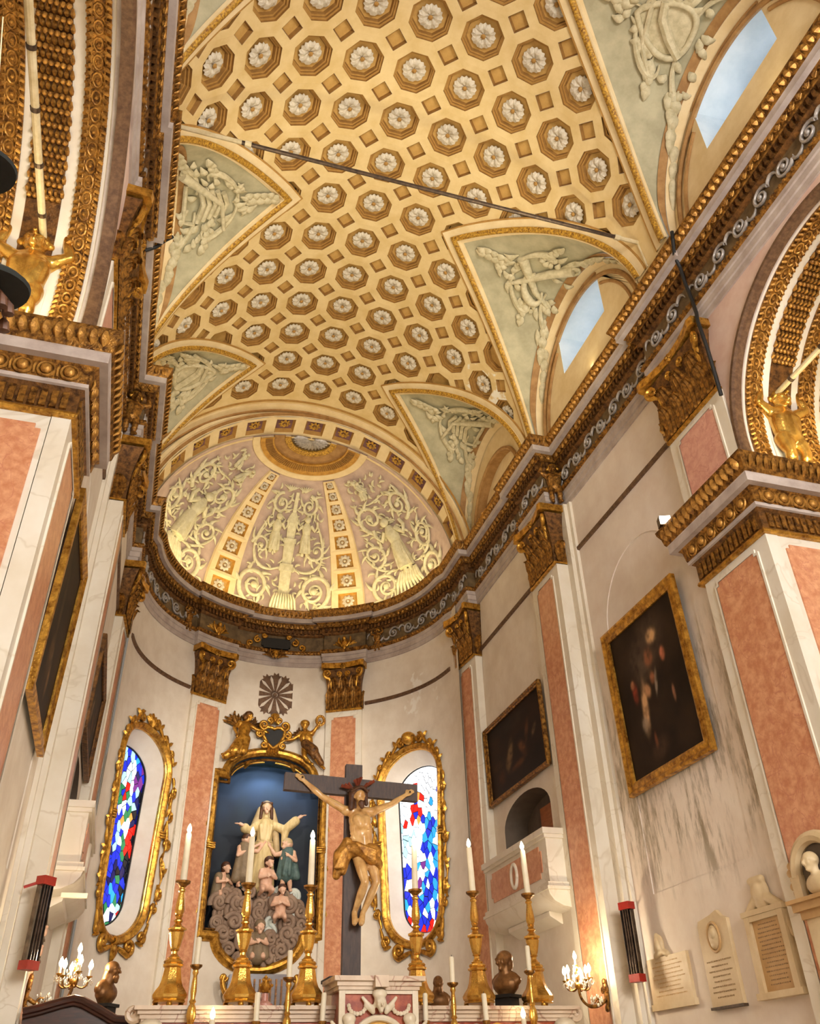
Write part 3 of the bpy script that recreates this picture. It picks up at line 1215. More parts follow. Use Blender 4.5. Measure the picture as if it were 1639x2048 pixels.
def pan(f, ca, cb, ha, hb, depth, name, mats, parent):
    m = MB()
    I = [(ca - ha, cb - hb), (ca + ha, cb - hb), (ca + ha, cb + hb), (ca - ha, cb + hb)]
    s = 0.80
    J = [(ca + (a - ca) * s, cb + (b - cb) * s) for a, b in I]
    for i in range(4):
        k = (i + 1) % 4
        m.add([f(*I[i], 0), f(*I[k], 0), f(*J[k], depth), f(*J[i], depth)], [(0, 1, 2, 3)], 0)
    m.add([f(*p, depth) for p in J], [(0, 1, 2, 3)], 1)
    return m.obj(name, mats, parent, smooth=0)


def flower_mesh(R, h, petals=8, mats=('gold_paint',), name='rosette'):
    m = MB()
    for i in range(petals):
        a = 2 * pi * i / petals
        p = [(0.05, 0, h * .4), (R * .45, -R * .26, h * .7), (R * .85, -R * .20, h * .45), (R, 0, h * .35), (R * .85, R * .20, h * .45), (R * .45, R * .26, h * .7)]
        c = (R * .55, 0, h)
        X = Matrix.Rotation(a, 4, 'Z')
        m.add(p + [c], [(k, (k + 1) % 6, 6) for k in range(6)], 0, X)
        m.add([(x, y, 0) for x, y, z in p], [tuple(range(5, -1, -1))], 0, X)
    m.ball((0, 0, h * .7), (R * .22, R * .22, h * .5), 8, 5)
    return m.mesh(name, list(mats), 60)


m = MB()
NC = 15
cw = rad(171) / NC
Y0, Y1 = YEND, 18.05
arch_ros = flower_mesh(0.17, 0.06, 8, ('gold_paint',))
for i in range(NC):
    c = (i - (NC - 1) / 2) * cw
    holed_cell(m, spos, c - cw / 2, c, Y0, Y1, 0, 0) if False else None
    holed_cell(m, spos, c - cw / 2, c + cw / 2, Y0, Y1, 0.26 / RS, 0.27)
    pn = pan(spos, c, (Y0 + Y1) / 2, 0.26 / RS, 0.27, 0.10, 'arch_coffer', ['coffer_tan', 'coffer_purple'], arch)
    X = frame3(spos(c, (Y0 + Y1) / 2, 0.10), (cos(c), 0, -sin(c)), (0, 1, 0), (-sin(c), 0, -cos(c)))
    link('rosette', arch_ros, pn, mtx=X)
m.obj('arch_soffit', 'vault_pale', arch, smooth=60)
m = MB()
ths = [rad(-86 + 172 * i / 64) for i in range(65)]
for r0, r1, y in ((RS, RS + 0.42, Y0),):
    m.grid([[spos(t, y, 0), spos(t, y, r1 - RS)] for t in ths])
m.obj('arch_face', 'vault_pale', arch, smooth=0)
MB().loft([[spos(t, Y0 - .06, .03), spos(t, Y0 - .06, .09), spos(t, Y0, .11), spos(t, Y0, .03)] for t in ths]).obj('arch_moulding', 'brown_band', arch)
MB().loft([[spos(t, Y0 - .03, .15), spos(t, Y0 - .08, .22), spos(t, Y0, .24), spos(t, Y0, .15)] for t in ths]).obj('arch_moulding', 'vault_pale', arch)
MB().loft([[spos(t, Y1, -.05), spos(t, Y1 + .06, -.05), spos(t, Y1 + .06, .02), spos(t, Y1, .02)] for t in ths]).obj('arch_moulding', 'vault_pale', arch)

DC = Vector((0.0, 18.02, 12.68))
DRX, DRY, DRZ = 4.0, 3.75, 4.04
dome = structure('ceiling_dome')


def dpos(az, pol, h=0.0):
    """az, pol in radians; h: metres into the room"""
    n = Vector((sin(pol) * sin(az) / DRX, sin(pol) * cos(az) / DRY, cos(pol) / DRZ)).normalized()
    return DC + Vector((DRX * sin(pol) * sin(az), DRY * sin(pol) * cos(az), DRZ * cos(pol))) - n * h


m = MB()
m.grid([[dpos(rad(-92 + 184 * i / 72), rad(0.5 + 92 * j / 36)) for j in range(37)] for i in range(73)])
m.obj('dome_shell', 'dome_mauve', dome, smooth=180)


def dome_strip(az0, az1, p0, p1, h, mt, name, na=40, np_=2):
    m = MB()
    P = [[dpos(rad(az0 + (az1 - az0) * i / na), rad(p0 + (p1 - p0) * j / np_), h) for j in range(np_ + 1)] for i in range(na + 1)]
    m.grid(P)
    m.grid([[dpos(rad(az0 + (az1 - az0) * i / na), rad(p), hh) for hh in (0, h)] for i in range(na + 1)] if False else [[P[i][0], dpos(rad(az0 + (az1 - az0) * i / na), rad(p0), 0)] for i in range(na + 1)])
    m.grid([[P[i][-1], dpos(rad(az0 + (az1 - az0) * i / na), rad(p1), 0)] for i in range(na + 1)])
    return m.obj(name, mt, dome, smooth=40)


dome_strip(-91, 91, 83.5, 92, 0.05, 'vault_pale', 'dome_base_band', 60, 3)
for p0, p1, h, mt in ((20.5, 23.5, .05, 'vault_pale'), (15.0, 20.5, .10, 'ochre_band'), (10.5, 15.0, .03, 'brown_band'), (8.0, 10.5, .07, 'gold_paint'), (0.5, 8.0, .02, 'grey_frieze')):
    dome_strip(-92, 92, p0, p1, h, mt, 'oculus_ring', 60, 3)
m = MB()
for i in range(60):
    a = rad(-90 + 3 * i + 1.5)
    X = [dpos(a + d, rad(p), h) for d, p, h in ((-.012, 15.6, .10), (.012, 15.6, .10), (.014, 18.6, .10), (-.014, 18.6, .10))]
    Yt = [dpos(a + d * .8, rad(p), .125) for d, p in ((-.012, 15.8), (.012, 15.8), (.014, 18.4), (-.014, 18.4))]
    m.add(X + Yt, [(4, 5, 6, 7), (0, 1, 5, 4), (1, 2, 6, 5), (2, 3, 7, 6), (3, 0, 4, 7)])
m.obj('oculus_flutes', 'coffer_brown', dome, kind='stuff')
m = MB()
for i in range(15):
    a = rad(-84 + 12 * i)
    m.tube([dpos(a, rad(p), .05) for p in (1.5, 3.5, 5.5, 7.2)], [.02, .06, .07, .01], 6, flat=.5)
m.obj('oculus_rays', 'silver_scroll', dome, kind='stuff')
rib_ros = flower_mesh(0.165, 0.07, 9, ('rosette_white',))
for az0 in (-28.5, 28.5):
    m = MB()
    pols = [24.2, 29.0, 34.6, 41.2, 48.6, 56.4, 64.6, 73.2, 82.4]

    def hwid(p):
        return rad(7.2) * (0.62 + 0.38 * sin(rad(p)))

    def fr(a, b, d):
        return dpos(rad(az0) + a * hwid(b), rad(b), 0.07 - d)
    for p0, p1 in zip(pols, pols[1:]):
        c = (p0 + p1) / 2
        ln = (p1 - p0)
        holed_cell(m, fr, -1, 1, p0, p1, 0.60, ln * 0.36)
        pn = pan(fr, 0, c, 0.60, ln * 0.36, 0.065, 'rib_coffer', ['ochre_band', 'coffer_ochre'], dome)
        q = dpos(rad(az0), rad(c), 0.01)
        nz = (dpos(rad(az0), rad(c), 1) - dpos(rad(az0), rad(c), 0)).normalized()
        ax = (dpos(rad(az0 + 1), rad(c)) - dpos(rad(az0 - 1), rad(c))).normalized()
        sc = min(1.15, max(.4, rad(ln) * DRX * 0.36 / 0.165))
        X = frame3(q, ax * sc, nz.cross(ax) * sc, nz)
        link('rosette', rib_ros, pn, mtx=X)
    for e in (-1, 1):
        m.grid([[dpos(rad(az0) + e * hwid(p), rad(p), 0.07), dpos(rad(az0) + e * hwid(p) * 1.06, rad(p), 0)] for p in pols])
    m.obj('dome_rib', 'vault_pale', dome, smooth=50)


def dome_uv(az0, su=1.32, sv=1.48):
    def f(u, v, h):
        pol = rad(83.5) - v * sv / 3.95
        k = su * (1 - .16 * max(0, v - 1.2))
        return dpos(rad(az0) + u * k / (3.9 * max(0.3, sin(pol))), pol, h * 1.6)
    return f


def relief_tube(f, pts, r, name=None, flat=0.7, n=8):
    m = MB()
    P = [f(x, y, 0.03) for x, y in pts]
    m.tube(P, r, n)
    return m


def scroll_pts(cx, cy, R, a0, sgn, turns=1.6):
    return spiral(cx, cy, R, R * 0.16, turns, a0, sgn, 36)


def add_scroll(f, cx, cy, R, a0, sgn, turns=1.7, w=0.06):
    w *= 1.25
    pts = scroll_pts(cx, cy, R, a0, sgn, turns)
    m = relief_tube(f, pts, [w * (1.0 - 0.55 * i / (len(pts) - 1)) for i in range(len(pts))])
    # little leaves off the outer turn
    for i in range(2, 20, 3):
        x, y = pts[i]
        d = Vector((x - cx, y - cy)).normalized()
        t = Vector((-d.y, d.x)) * sgn
        q = [(x + d.x * s * .10 + t.x * s * s * .10, y + d.y * s * .10 + t.y * s * s * .10) for s in (0, .5, 1, 1.4)]
        m.tube([f(a, b, .03) for a, b in q], [w * .8, w * .9, w * .6, .006], 6)
    m.ball(f(cx, cy, .05), w * 1.4, 8, 5)
    return m.obj('scroll', 'stucco', dome, smooth=60)


def relief_figure(f, x, y, H, lean, name='relief_figure'):
    m = MB()
    def P(a, b, h=.06):
        return f(x + (a + lean * b) * H, y + b * H, h)
    H0 = H
    H = H * 1.45
    def P(a, b, h=.06):
        return f(x + (a + lean * b) * H0 * 1.1, y + b * H0, h)
    m.ball(P(0, .92, .09), .075 * H + .01, 10, 7)
    m.tube([P(0, .84), P(0, .70), P(0, .52)], [.05 * H, .13 * H, .10 * H], 8)
    m.tube([P(0, .54), P(-.01, .36), P(.01, .18), P(.0, .02)], [.10 * H, .13 * H, .14 * H, .15 * H], 8)
    for k in (-.09, -.03, .04, .10):
        m.tube([P(k * .8, .50, .10), P(k, .28, .14), P(k * 1.2, .03, .13)], [.02 * H, .03 * H, .035 * H], 6)
    for s in (-1, 1):
        m.tube([P(s * .11, .76), P(s * .23, .62), P(s * .30, .74), P(s * .28, .86)], [.05 * H, .042 * H, .035 * H, .03 * H], 7)
        m.tube([P(s * .05, .03), P(s * .07, -.06)], .04 * H, 6)
    return m.obj(name, 'stucco', dome, smooth=60)


fC = dome_uv(0)
# centre panel: candelabrum, two figures and scrolls
m = MB()
for v0, v1, r0, r1 in ((0.05, 0.22, .34, .30), (0.22, 0.40, .30, .20), (0.40, 0.85, .16, .17), (0.85, 1.0, .22, .20), (1.0, 1.42, .14, .17), (1.42, 1.52, .20, .20), (1.52, 1.85, .12, .15), (1.85, 2.05, .20, .08), (2.05, 2.5, .06, .05)):
    m.tube([fC(0, v0 + (v1 - v0) * i / 4, .04) for i in range(5)], [r0 + (r1 - r0) * i / 4 for i in range(5)], 10, flat=.45, ref=(fC(0, v0, 1) - fC(0, v0, 0)))
for k in range(-4, 5):
    m.tube([fC(k * .07, .06, .12), fC(k * .062, .24, .15), fC(k * .05, .38, .12)], [.03, .035, .02], 6)
m.obj('candelabrum_relief', 'stucco', dome, smooth=50)
for s in (-1, 1):
    add_scroll(fC, s * .66, .48, .40, -pi / 2 if s > 0 else -pi / 2, s, 1.9, .06)
    add_scroll(fC, s * .36, 2.20, .24, pi / 2, -s, 1.6, .042)
    add_scroll(fC, s * .62, 1.28, .22, pi, s, 1.2, .04)
    relief_figure(fC, s * .36, 1.22, .78, 0.0)
    relief_tube(fC, bez((s * .16, .92), (s * .5, .74), (s * .78, .92), (s * .76, 1.25), 12), taper(13, .03, .055, .015)).obj('acanthus_stem', 'stucco', dome, smooth=60)
    relief_tube(fC, bez((s * .70, .9), (s * .86, 1.3), (s * .70, 1.7), (s * .52, 1.95), 12), taper(13, .02, .045, .015)).obj('acanthus_stem', 'stucco', dome, smooth=60)
m = MB()
for k in range(-3, 4):
    for s in (-.2, .2):
        m.tube([fC(s, 2.50, .03), fC(s + k * .03, 2.57, .05), fC(s + k * .07, 2.64 - abs(k) * .012, .03)], [.012, .03, .008], 6)
m.obj('palmette', 'stucco', dome, smooth=60)
for s in (-1, 1):
    fS = dome_uv(s * 61, 1.5, 1.42)
    relief_figure(fS, 0, .62, 1.15, -.10 * s)
    m = MB()
    for k in range(-4, 5):
        m.tube([fS(k * .05, .60, .06), fS(k * .075, .36, .10), fS(k * .10 + .02, .10 + .02 * (k % 2), .06)], [.04, .055, .02], 6)
    m.obj('acanthus_base', 'stucco', dome, smooth=60)
    for e in (-1, 1):
        add_scroll(fS, e * .60, .42, .34, -pi / 2, e, 1.8, .055)
        add_scroll(fS, e * .66, 1.10, .27, -pi / 2, -e, 1.5, .045)
        add_scroll(fS, e * .42, 1.86, .34, -pi / 2, e, 1.6, .05)
        relief_tube(fS, bez((e * .2, .7), (e * .5, .62), (e * .95, .9), (e * .86, 1.3), 12), taper(13, .02, .05, .015)).obj('acanthus_stem', 'stucco', dome, smooth=60)
    relief_figure(fS, -.25 * s, 2.28, .42, .25)
    relief_figure(fS, -.02 * s - .1, 2.45, .36, -.5)
    relief_tube(fS, bez((-.5, 2.2), (-.2, 2.05), (.1, 2.3), (.35, 2.15), 12), taper(13, .015, .04, .012)).obj('garland', 'stucco', dome, smooth=60)


def foliage_fill(f, half_az, su, seed, v1=2.62):
    """small curling leaves that fill the ground of a dome panel between the larger scrolls"""
    r = random.Random(seed)
    m = MB()
    v = .10
    while v < v1:
        pol = rad(83.5) - v * 1.45 / 3.95
        k = su * (1 - .16 * max(0, v - 1.2))
        hw = rad(half_az) * 3.9 * max(.3, sin(pol)) / k - .09
        n = max(2, int(2 * hw / .19))
        for i in range(n):
            u = -hw + 2 * hw * (i + .5) / n + r.uniform(-.05, .05)
            a = r.uniform(0, 2 * pi)
            ln, bd = r.uniform(.11, .18), r.choice((-1, 1)) * r.uniform(1.2, 2.6)
            x, y = u, v + r.uniform(-.04, .04)
            P = []
            for q in range(7):
                P.append(f(x, y, .02 + .02 * sin(pi * q / 6)))
                x += cos(a + bd * q / 6) * ln / 5
                y += sin(a + bd * q / 6) * ln / 5 * .9
            m.tube(P, [.012, .028, .036, .036, .030, .020, .006], 5)
        v += .15
    return m.obj('relief_foliage', 'stucco', dome, smooth=60, kind='stuff')


foliage_fill(fC, 20.0, 1.32, 1, 2.60)
for s in (-1, 1):
    foliage_fill(dome_uv(s * 61, 1.5, 1.42), 23.5, 1.5, 3 + s, 2.75)


# ------------------------------------------------------------------ main entablature
def sweep(path, prof, closed=False):
    """plan path (x,y), profile (p,z), room on the left hand; mitred"""
    n = len(path)
    off = []
    for i in range(n):
        ns = []
        for a, b in ((i - 1, i), (i, i + 1)):
            if a < 0 or b >= n:
                continue
            d = Vector((path[b][0] - path[a][0], path[b][1] - path[a][1]))
            d.normalize()
            ns.append(Vector((-d.y, d.x)))
        if len(ns) == 1:
            off.append(ns[0])
        else:
            off.append((ns[0] + ns[1]) / max(0.25, 1 + ns[0].dot(ns[1])))
    return [[(path[i][0] + off[i].x * p, path[i][1] + off[i].y * p, z) for p, z in prof] for i in range(n)]


def walk(path, p, step, start=0.0, margin=0.06):
    """points at even spacing along each straight run of the offset path: (pos, tangent, room normal)"""
    off = [Vector(r[0][:2]) for r in sweep(path, [(p, 0)])]
    out = []
    runs = []
    cur = [off[0]]
    for i in range(1, len(off)):
        cur.append(off[i])
        if i < len(off) - 1:
            a, b = (off[i] - off[i - 1]).normalized(), (off[i + 1] - off[i]).normalized()
            if a.dot(b) < 0.9:
                runs.append(cur)
                cur = [off[i]]
    runs.append(cur)
    for r in runs:
        L = sum((r[i + 1] - r[i]).length for i in range(len(r) - 1))
        if L < step * 0.8:
            continue
        k = max(1, int((L - margin) / step))
        s0 = (L - (k - 1) * step) / 2
        for j in range(k):
            s = s0 + j * step
            for i in range(len(r) - 1):
                l = (r[i + 1] - r[i]).length
                if s <= l or i == len(r) - 2:
                    t = (r[i + 1] - r[i]).normalized()
                    out.append((r[i] + t * s, t, Vector((-t.y, t.x))))
                    break
                s -= l
    return out


def arc_pts(r, a0, a1, n):
    return [(r * sin(rad(a0 + (a1 - a0) * i / n)), AY + r * cos(rad(a0 + (a1 - a0) * i / n))) for i in range(n + 1)]


right_run = [(XW, -2.0), (XW, 7.5), (XP1, 7.5), (XP1, 8.85), (XB, 8.85), (XB, 12.68), (XP2, 12.68), (XP2, 13.88), (XC, 13.88), (XC, 16.95), (XP3, 16.95), (XP3, 17.9)]
ENT = right_run + arc_pts(RA, 84, 37.5, 12) + arc_pts(RA - .12, 37.5, 19.5, 6) + arc_pts(RA, 19.5, -19.5, 12) + arc_pts(RA - .12, -19.5, -37.5, 6) + arc_pts(RA, -37.5, -84, 12) + [(-x, y) for x, y in right_run[::-1]]
trim = structure('trim_1')


def band(name, prof, mt, path=ENT, parent=None, smooth=30):
    m = MB()
    m.loft(sweep(path, prof), 0, False, False)
    return m.obj(name, mt, parent or trim, smooth=smooth)


Z0 = 11.45
band('architrave', [(-.03, Z0), (.03, Z0), (.03, Z0 + .11), (.055, Z0 + .12), (.055, Z0 + .24), (.08, Z0 + .25), (.08, Z0 + .34)], 'grey_cornice')
band('architrave_bead', [(.08, Z0 + .34), (.11, Z0 + .36), (.12, Z0 + .40), (.10, Z0 + .45), (.02, Z0 + .46)], 'gold_old')
band('frieze', [(.02, Z0 + .46), (.02, Z0 + .92)], 'grey_frieze')
band('bed_moulding', [(.02, Z0 + .90), (.07, Z0 + .93), (.09, Z0 + .96), (.09, Z0 + 1.08), (.15, Z0 + 1.09)], 'gold_dark')
band('egg_band', [(.15, Z0 + 1.09), (.17, Z0 + 1.10), (.19, Z0 + 1.18), (.23, Z0 + 1.22)], 'gold_old')
band('corona', [(.23, Z0 + 1.22), (.325, Z0 + 1.22), (.325, Z0 + 1.32), (.335, Z0 + 1.34)], 'grey_cornice')
band('cyma', [(.335, Z0 + 1.34), (.35, Z0 + 1.36), (.37, Z0 + 1.42), (.40, Z0 + 1.48), (.42, Z0 + 1.52), (.42, Z0 + 1.55), (-.1, Z0 + 1.56)], 'gold_old')


def small(path, p, z, step, fn, name, mt, parent=trim, ymin=2.0, **kw):
    m = MB()
    for pos, t, nrm in walk(path, p, step):
        if pos.y < ymin:
            continue
        X = frame3((pos.x, pos.y, z), (t.x, t.y, 0), (-nrm.x, -nrm.y, 0), (0, 0, 1))
        fn(m, X)
    return m.obj(name, mt, parent, kind='stuff', **kw)


def f_dentil(m, X):
    m.box((-.028, -.06, -.055), (.028, .02, .055), 0, X)


def f_egg(m, X):
    m.ball((0, 0, 0), (.042, .04, .05), 7, 5, 0, X)
    m.tube([(-.058, .0, .05), (-.052, -.02, -.02), (0, -.01, -.062), (.052, -.02, -.02), (.058, .0, .05)], .010, 4, 0, X=X)


def f_leaf(m, X):
    m.tube([(0, .03, -.06), (0, -.012, -.02), (0, -.02, .02), (0, -.03, .055)], [.016, .05, .045, .016], 6, 0, flat=.45, X=X)
    m.tube([(-.045, .03, -.05), (-.045, 0, .0), (-.045, -.01, .04)], [.01, .014, .008], 4, 0, X=X)


small(ENT, .09, Z0 + 1.02, .115, f_dentil, 'dentils', 'gold_dark', smooth=0)
small(ENT, .20, Z0 + 1.15, .155, f_egg, 'egg_ornament', 'gold_leaf')
small(ENT, .385, Z0 + 1.44, .12, f_leaf, 'leaf_ornament', 'gold_leaf')
small(ENT, .115, Z0 + .40, .09, lambda m, X: m.ball((0, 0, 0), (.036, .022, .036), 6, 4, 0, X), 'bead_ornament', 'gold_old')
# scrolled frieze: each scroll a piece of its own
sm = MB()
sp = spiral(0, .0, .145, .025, 1.7, rad(200), 1, 26)
sm.tube([(x, -.03, y) for x, y in sp], [.026 - .012 * i / 26 for i in range(27)], 6)
sm.ball((0, -.04, 0), .032, 7, 5)
sm.tube([(x, -.03, z) for x, z in bez((-.14, -.05), (-.20, -.16), (-.30, -.12), (-.32, .0), 8)], taper(9, .02, .028, .006), 6)
sm.tube([(x, -.03, z) for x, z in bez((.13, .06), (.2, .18), (.28, .10), (.27, .0), 8)], taper(9, .012, .024, .006), 6)
scroll_a = sm.mesh('scroll', 'silver_scroll', 60)
sm2 = MB()
sm2.tube([(x, -.03, -y) for x, y in sp], [.026 - .012 * i / 26 for i in range(27)], 6)
sm2.ball((0, -.04, 0), .032, 7, 5)
sm2.tube([(x, -.03, -z) for x, z in bez((-.14, -.05), (-.20, -.16), (-.30, -.12), (-.32, .0), 8)], taper(9, .02, .028, .006), 6)
sm2.tube([(x, -.03, -z) for x, z in bez((.13, .06), (.2, .18), (.28, .10), (.27, .0), 8)], taper(9, .012, .024, .006), 6)
scroll_b = sm2.mesh('scroll', 'silver_scroll', 60)
for k, (pos, t, nrm) in enumerate(walk(ENT, .02, .52)):
    az = math.degrees(atan2(pos.x, pos.y - AY))
    if pos.y < 3 or (pos.y > AY and (abs(az) < 14 or 20 < abs(az) < 37)):
        continue
    X = frame3((pos.x, pos.y, Z0 + .69), (t.x, t.y, 0), (-nrm.x, -nrm.y, 0), (0, 0, 1))
    link('scroll', scroll_a if k % 2 else scroll_b, trim, mtx=X @ Matrix.Scale(1.22, 4))

# ------------------------------------------------------------------ walls
wall_R, wall_L = structure('wall_right'), structure('wall_left')
AR, AYC, AZ, AZ0 = 2.25, 5.2, 9.05, 8.60     # side arch radius, centre, centre height, springing
XI = 6.5                                     # back of the arch soffit


def arch_curve(r=AR, n=40, z0=AZ0):
    P = [(AYC + r, z0)]
    for i in range(n + 1):
        a = pi * i / n
        P.append((AYC + r * cos(a), AZ + r * sin(a)))
    P.append((AYC - r, z0))
    return P


for sx, wl in ((1, wall_R), (-1, wall_L)):
    # arch bay
    C_ = arch_curve()
    O_ = []
    for y, z in C_:
        dy, dz = y - AYC, z - 8.9
        k = min((2.32 / abs(dy)) if abs(dy) > 1e-6 else 99, (2.75 / dz) if dz > 1e-6 else 99)
        if z <= AZ0 + 1e-6:
            O_.append((AYC + (2.32 if dy > 0 else -2.32), z))
        else:
            O_.append((AYC + dy * k, 8.9 + dz * k))
    m = MB()
    m.grid([[(sx * XW, y, z) for y, z in C_], [(sx * XW, y, z) for y, z in O_]])
    m.obj('spandrel', 'plaster_pink', wl, smooth=0)
    m = MB()
    m.box((min(sx * XW, sx * XI), -2.5, 0), (max(sx * XW, sx * XI), 2.25, AZ0))
    m.box((min(sx * XW, sx * XW + sx * .3), -2.5, AZ0), (max(sx * XW, sx * XW + sx * .3), 2.25, 11.7))
    m.obj('near_pier', 'plaster', wl, smooth=0)
    m = MB()
    m.box((-XI if sx < 0 else XB, 7.55, 0), (XI if sx > 0 else -XB, 8.85, 11.9))
    m.obj('pier_core', 'plaster', wl, smooth=0)
    # chapel beyond the arch: back wall
    m = MB()
    m.box((min(sx * XI, sx * (XI + .2)), -2.5, 0), (max(sx * XI, sx * (XI + .2)), 9.2, 12.2))
    m.obj('chapel_wall', 'plaster', wl, smooth=0)
    # bay B with a shallow blind arch
    yb0, yb1 = 8.85, 12.68
    hw, yc, zs_ = 1.22, 10.62, 8.25
    inner = [(yc - hw, 4.0)] + [(yc - hw * cos(pi * i / 24), zs_ + hw * .95 * sin(pi * i / 24)) for i in range(25)] + [(yc + hw, 4.0)]
    O2 = []
    for y, z in inner:
        dy, dz = y - yc, z - 8.0
        if z < zs_ + 1e-4:
            O2.append((yb0 if dy < 0 else yb1, z))
        else:
            kx = ((yc - yb0) if dy < 0 else (yb1 - yc)) / max(abs(dy), 1e-6)
            k = min(kx, 3.6 / max(dz, 1e-6))
            O2.append((yc + dy * k, 8.0 + dz * k))
    m = MB()
    m.grid([[(sx * XB, y, z) for y, z in inner], [(sx * XB, y, z) for y, z in O2]])
    m.add([(sx * XB, yb0, 0), (sx * XB, yb1, 0), (sx * XB, yb1, 4.0), (sx * XB, inner[-1][0], 4.0), (sx * XB, inner[0][0], 4.0), (sx * XB, yb0, 4.0)], [(0, 1, 2, 3, 4, 5)])
    m.add([(sx * XB, yb0, 11.6), (sx * XB, yb1, 11.6), (sx * XB, yb1, 12.2), (sx * XB, yb0, 12.2)], [(0, 1, 2, 3)])
    m.grid([[(sx * XB, y, z) for y, z in inner], [(sx * (XB + .018), y, z) for y, z in inner]])
    m.add([(sx * (XB + .018), y, z) for y, z in inner], [tuple(range(len(inner)))])
    m.obj('wall_bay', 'plaster_stained' if sx > 0 else 'plaster', wl, smooth=0)
    # bay C with the niche behind the balcony
    yc0, yc1 = 13.88, 17.0
    ny0, ny1, nz0, nz1 = 14.25, 16.45, 4.55, 6.0
    mid = (ny0 + ny1) / 2
    inn = [(ny0, nz0)] + [(mid - (ny1 - ny0) / 2 * cos(pi * i / 16), nz1 + .48 * sin(pi * i / 16)) for i in range(17)] + [(ny1, nz0)]
    O3 = []
    for y, z in inn:
        if z <= nz1 + 1e-4:
            O3.append((yc0 if y < mid else yc1, z))
        else:
            dy, dz = y - mid, z - 5.5
            k = min(((mid - yc0) if dy < 0 else (yc1 - mid)) / max(abs(dy), 1e-6), 6.4 / max(dz, 1e-6))
            O3.append((mid + dy * k, 5.5 + dz * k))
    m = MB()
    m.grid([[(sx * XC, y, z) for y, z in inn], [(sx * XC, y, z) for y, z in O3]])
    m.add([(sx * XC, yc0, 0), (sx * XC, yc1, 0), (sx * XC, yc1, nz0), (sx * XC, yc0, nz0)], [(0, 1, 2, 3)])
    m.obj('wall_bay', 'plaster', wl, smooth=0)
    m = MB()
    bk = [(sx * (XC + .50), y, z) for y, z in inn]
    m.grid([[(sx * XC, y, z) for y, z in inn], bk])
    m.add(bk, [tuple(range(len(bk)))])
    m.obj('niche_recess', 'niche_dark', wl, smooth=40)
    m = MB()
    m.box((min(sx * (XC + .42), sx * (XC + .49)), 14.30, nz0), (max(sx * (XC + .42), sx * (XC + .49)), 15.60, 6.25))
    m.obj('niche_door', 'door_wood', wl, smooth=0)
    # string course between the capitals
    for (y0, y1, xx, zz) in ((8.9, 12.6, XB, 10.34), (13.9, 16.95, XC, 10.28)):
        m = MB()
        m.loft([[(sx * xx, y, zz - .05), (sx * (xx - .04), y, zz - .04), (sx * (xx - .05), y, zz + .02), (sx * xx, y, zz + .05)] for y in (y0, y1)], 0, True, True)
        m.obj('string_course', 'bronze_moulding', wl)

# ------------------------------------------------------------------ apse wall with three openings
wall_A = structure('wall_apse')


def apos(u, z, d=0.0, az0=0.0):
    """u metres along the curve from azimuth az0, d metres behind the face"""
    a = rad(az0) + u / RA
    return Vector(((RA + d) * sin(a), AY + (RA + d) * cos(a), z))


def pill(hw, z0, zs0, zs1, z1, n=14, ear=0.0):
    """rounded-top, rounded-bottom outline, counter-clockwise from lower right"""
    P = [(hw * cos(a), zs1 + (z1 - zs1) * sin(a)) for a in [pi * i / (2 * n) * 1.0 for i in range(2 * n + 1)]]
    hb = hw - ear
    Q = [(-hb * cos(a), zs0 - (zs0 - z0) * sin(a)) for a in [pi * i / (2 * n) for i in range(2 * n + 1)]]
    return P + Q


WAZ = (-56.5, 58.5)
WIN_O = pill(0.96, 4.42, 5.15, 7.95, 8.78, ear=0.14)
WIN_I = pill(0.70, 4.66, 5.25, 7.80, 8.42, ear=0.10)
NICHE = [(1.08 * cos(pi * i / 24), 8.36 + 0.62 * sin(pi * i / 24)) for i in range(25)]
NICHE = NICHE[:] + [(-1.08, 8.30), (-1.36, 8.30), (-1.36, 4.78), (-1.0, 4.78)] + [(-0.96 * cos(pi * i / 24), 4.74 - 0.62 * sin(pi * i / 24)) for i in range(25)] + [(1.0, 4.78), (1.36, 4.78), (1.36, 8.30), (1.08, 8.30)]


def hole_patch(outline, az0, u0, u1, z0, z1, zc, mt):
    m = MB()
    ring0, ring1 = [], []
    n = len(outline)
    for x, z in outline:
        dx, dz = x, z - zc
        k = min((u1 if dx > 0 else -u0) / max(abs(dx), 1e-6), ((z1 - zc) if dz > 0 else (zc - z0)) / max(abs(dz), 1e-6))
        ring0.append((x, z))
        ring1.append((dx * k, zc + dz * k))
    K = 4
    rows = []
    for j in range(K + 1):
        rows.append([apos(a[0] + (b[0] - a[0]) * j / K, a[1] + (b[1] - a[1]) * j / K, 0, az0) for a, b in zip(ring0, ring1)])
    m.grid(rows, 0, True)
    # corner fillers
    for i in range(n):
        a, b = ring1[i], ring1[(i + 1) % n]
        if abs(a[0] - b[0]) > 1e-4 and abs(a[1] - b[1]) > 1e-4:
            cx_ = a[0] if abs(abs(a[0]) - max(abs(u0), u1)) < 1e-3 else b[0]
            cz_ = a[1] if (abs(a[1] - z0) < 1e-3 or abs(a[1] - z1) < 1e-3) else b[1]
            m.add([apos(*a, 0, az0), apos(cx_, cz_, 0, az0), apos(*b, 0, az0)], [(0, 1, 2)])
    return m.obj('apse_wall_panel', mt, wall_A, smooth=60)


def cyl_patch(a0, a1, z0, z1, n):
    m = MB()
    m.grid([[((RA) * sin(rad(a0 + (a1 - a0) * i / n)), AY + RA * cos(rad(a0 + (a1 - a0) * i / n)), z) for z in (z0, z1)] for i in range(n + 1)])
    m.obj('apse_wall_panel', 'plaster', wall_A, smooth=60)


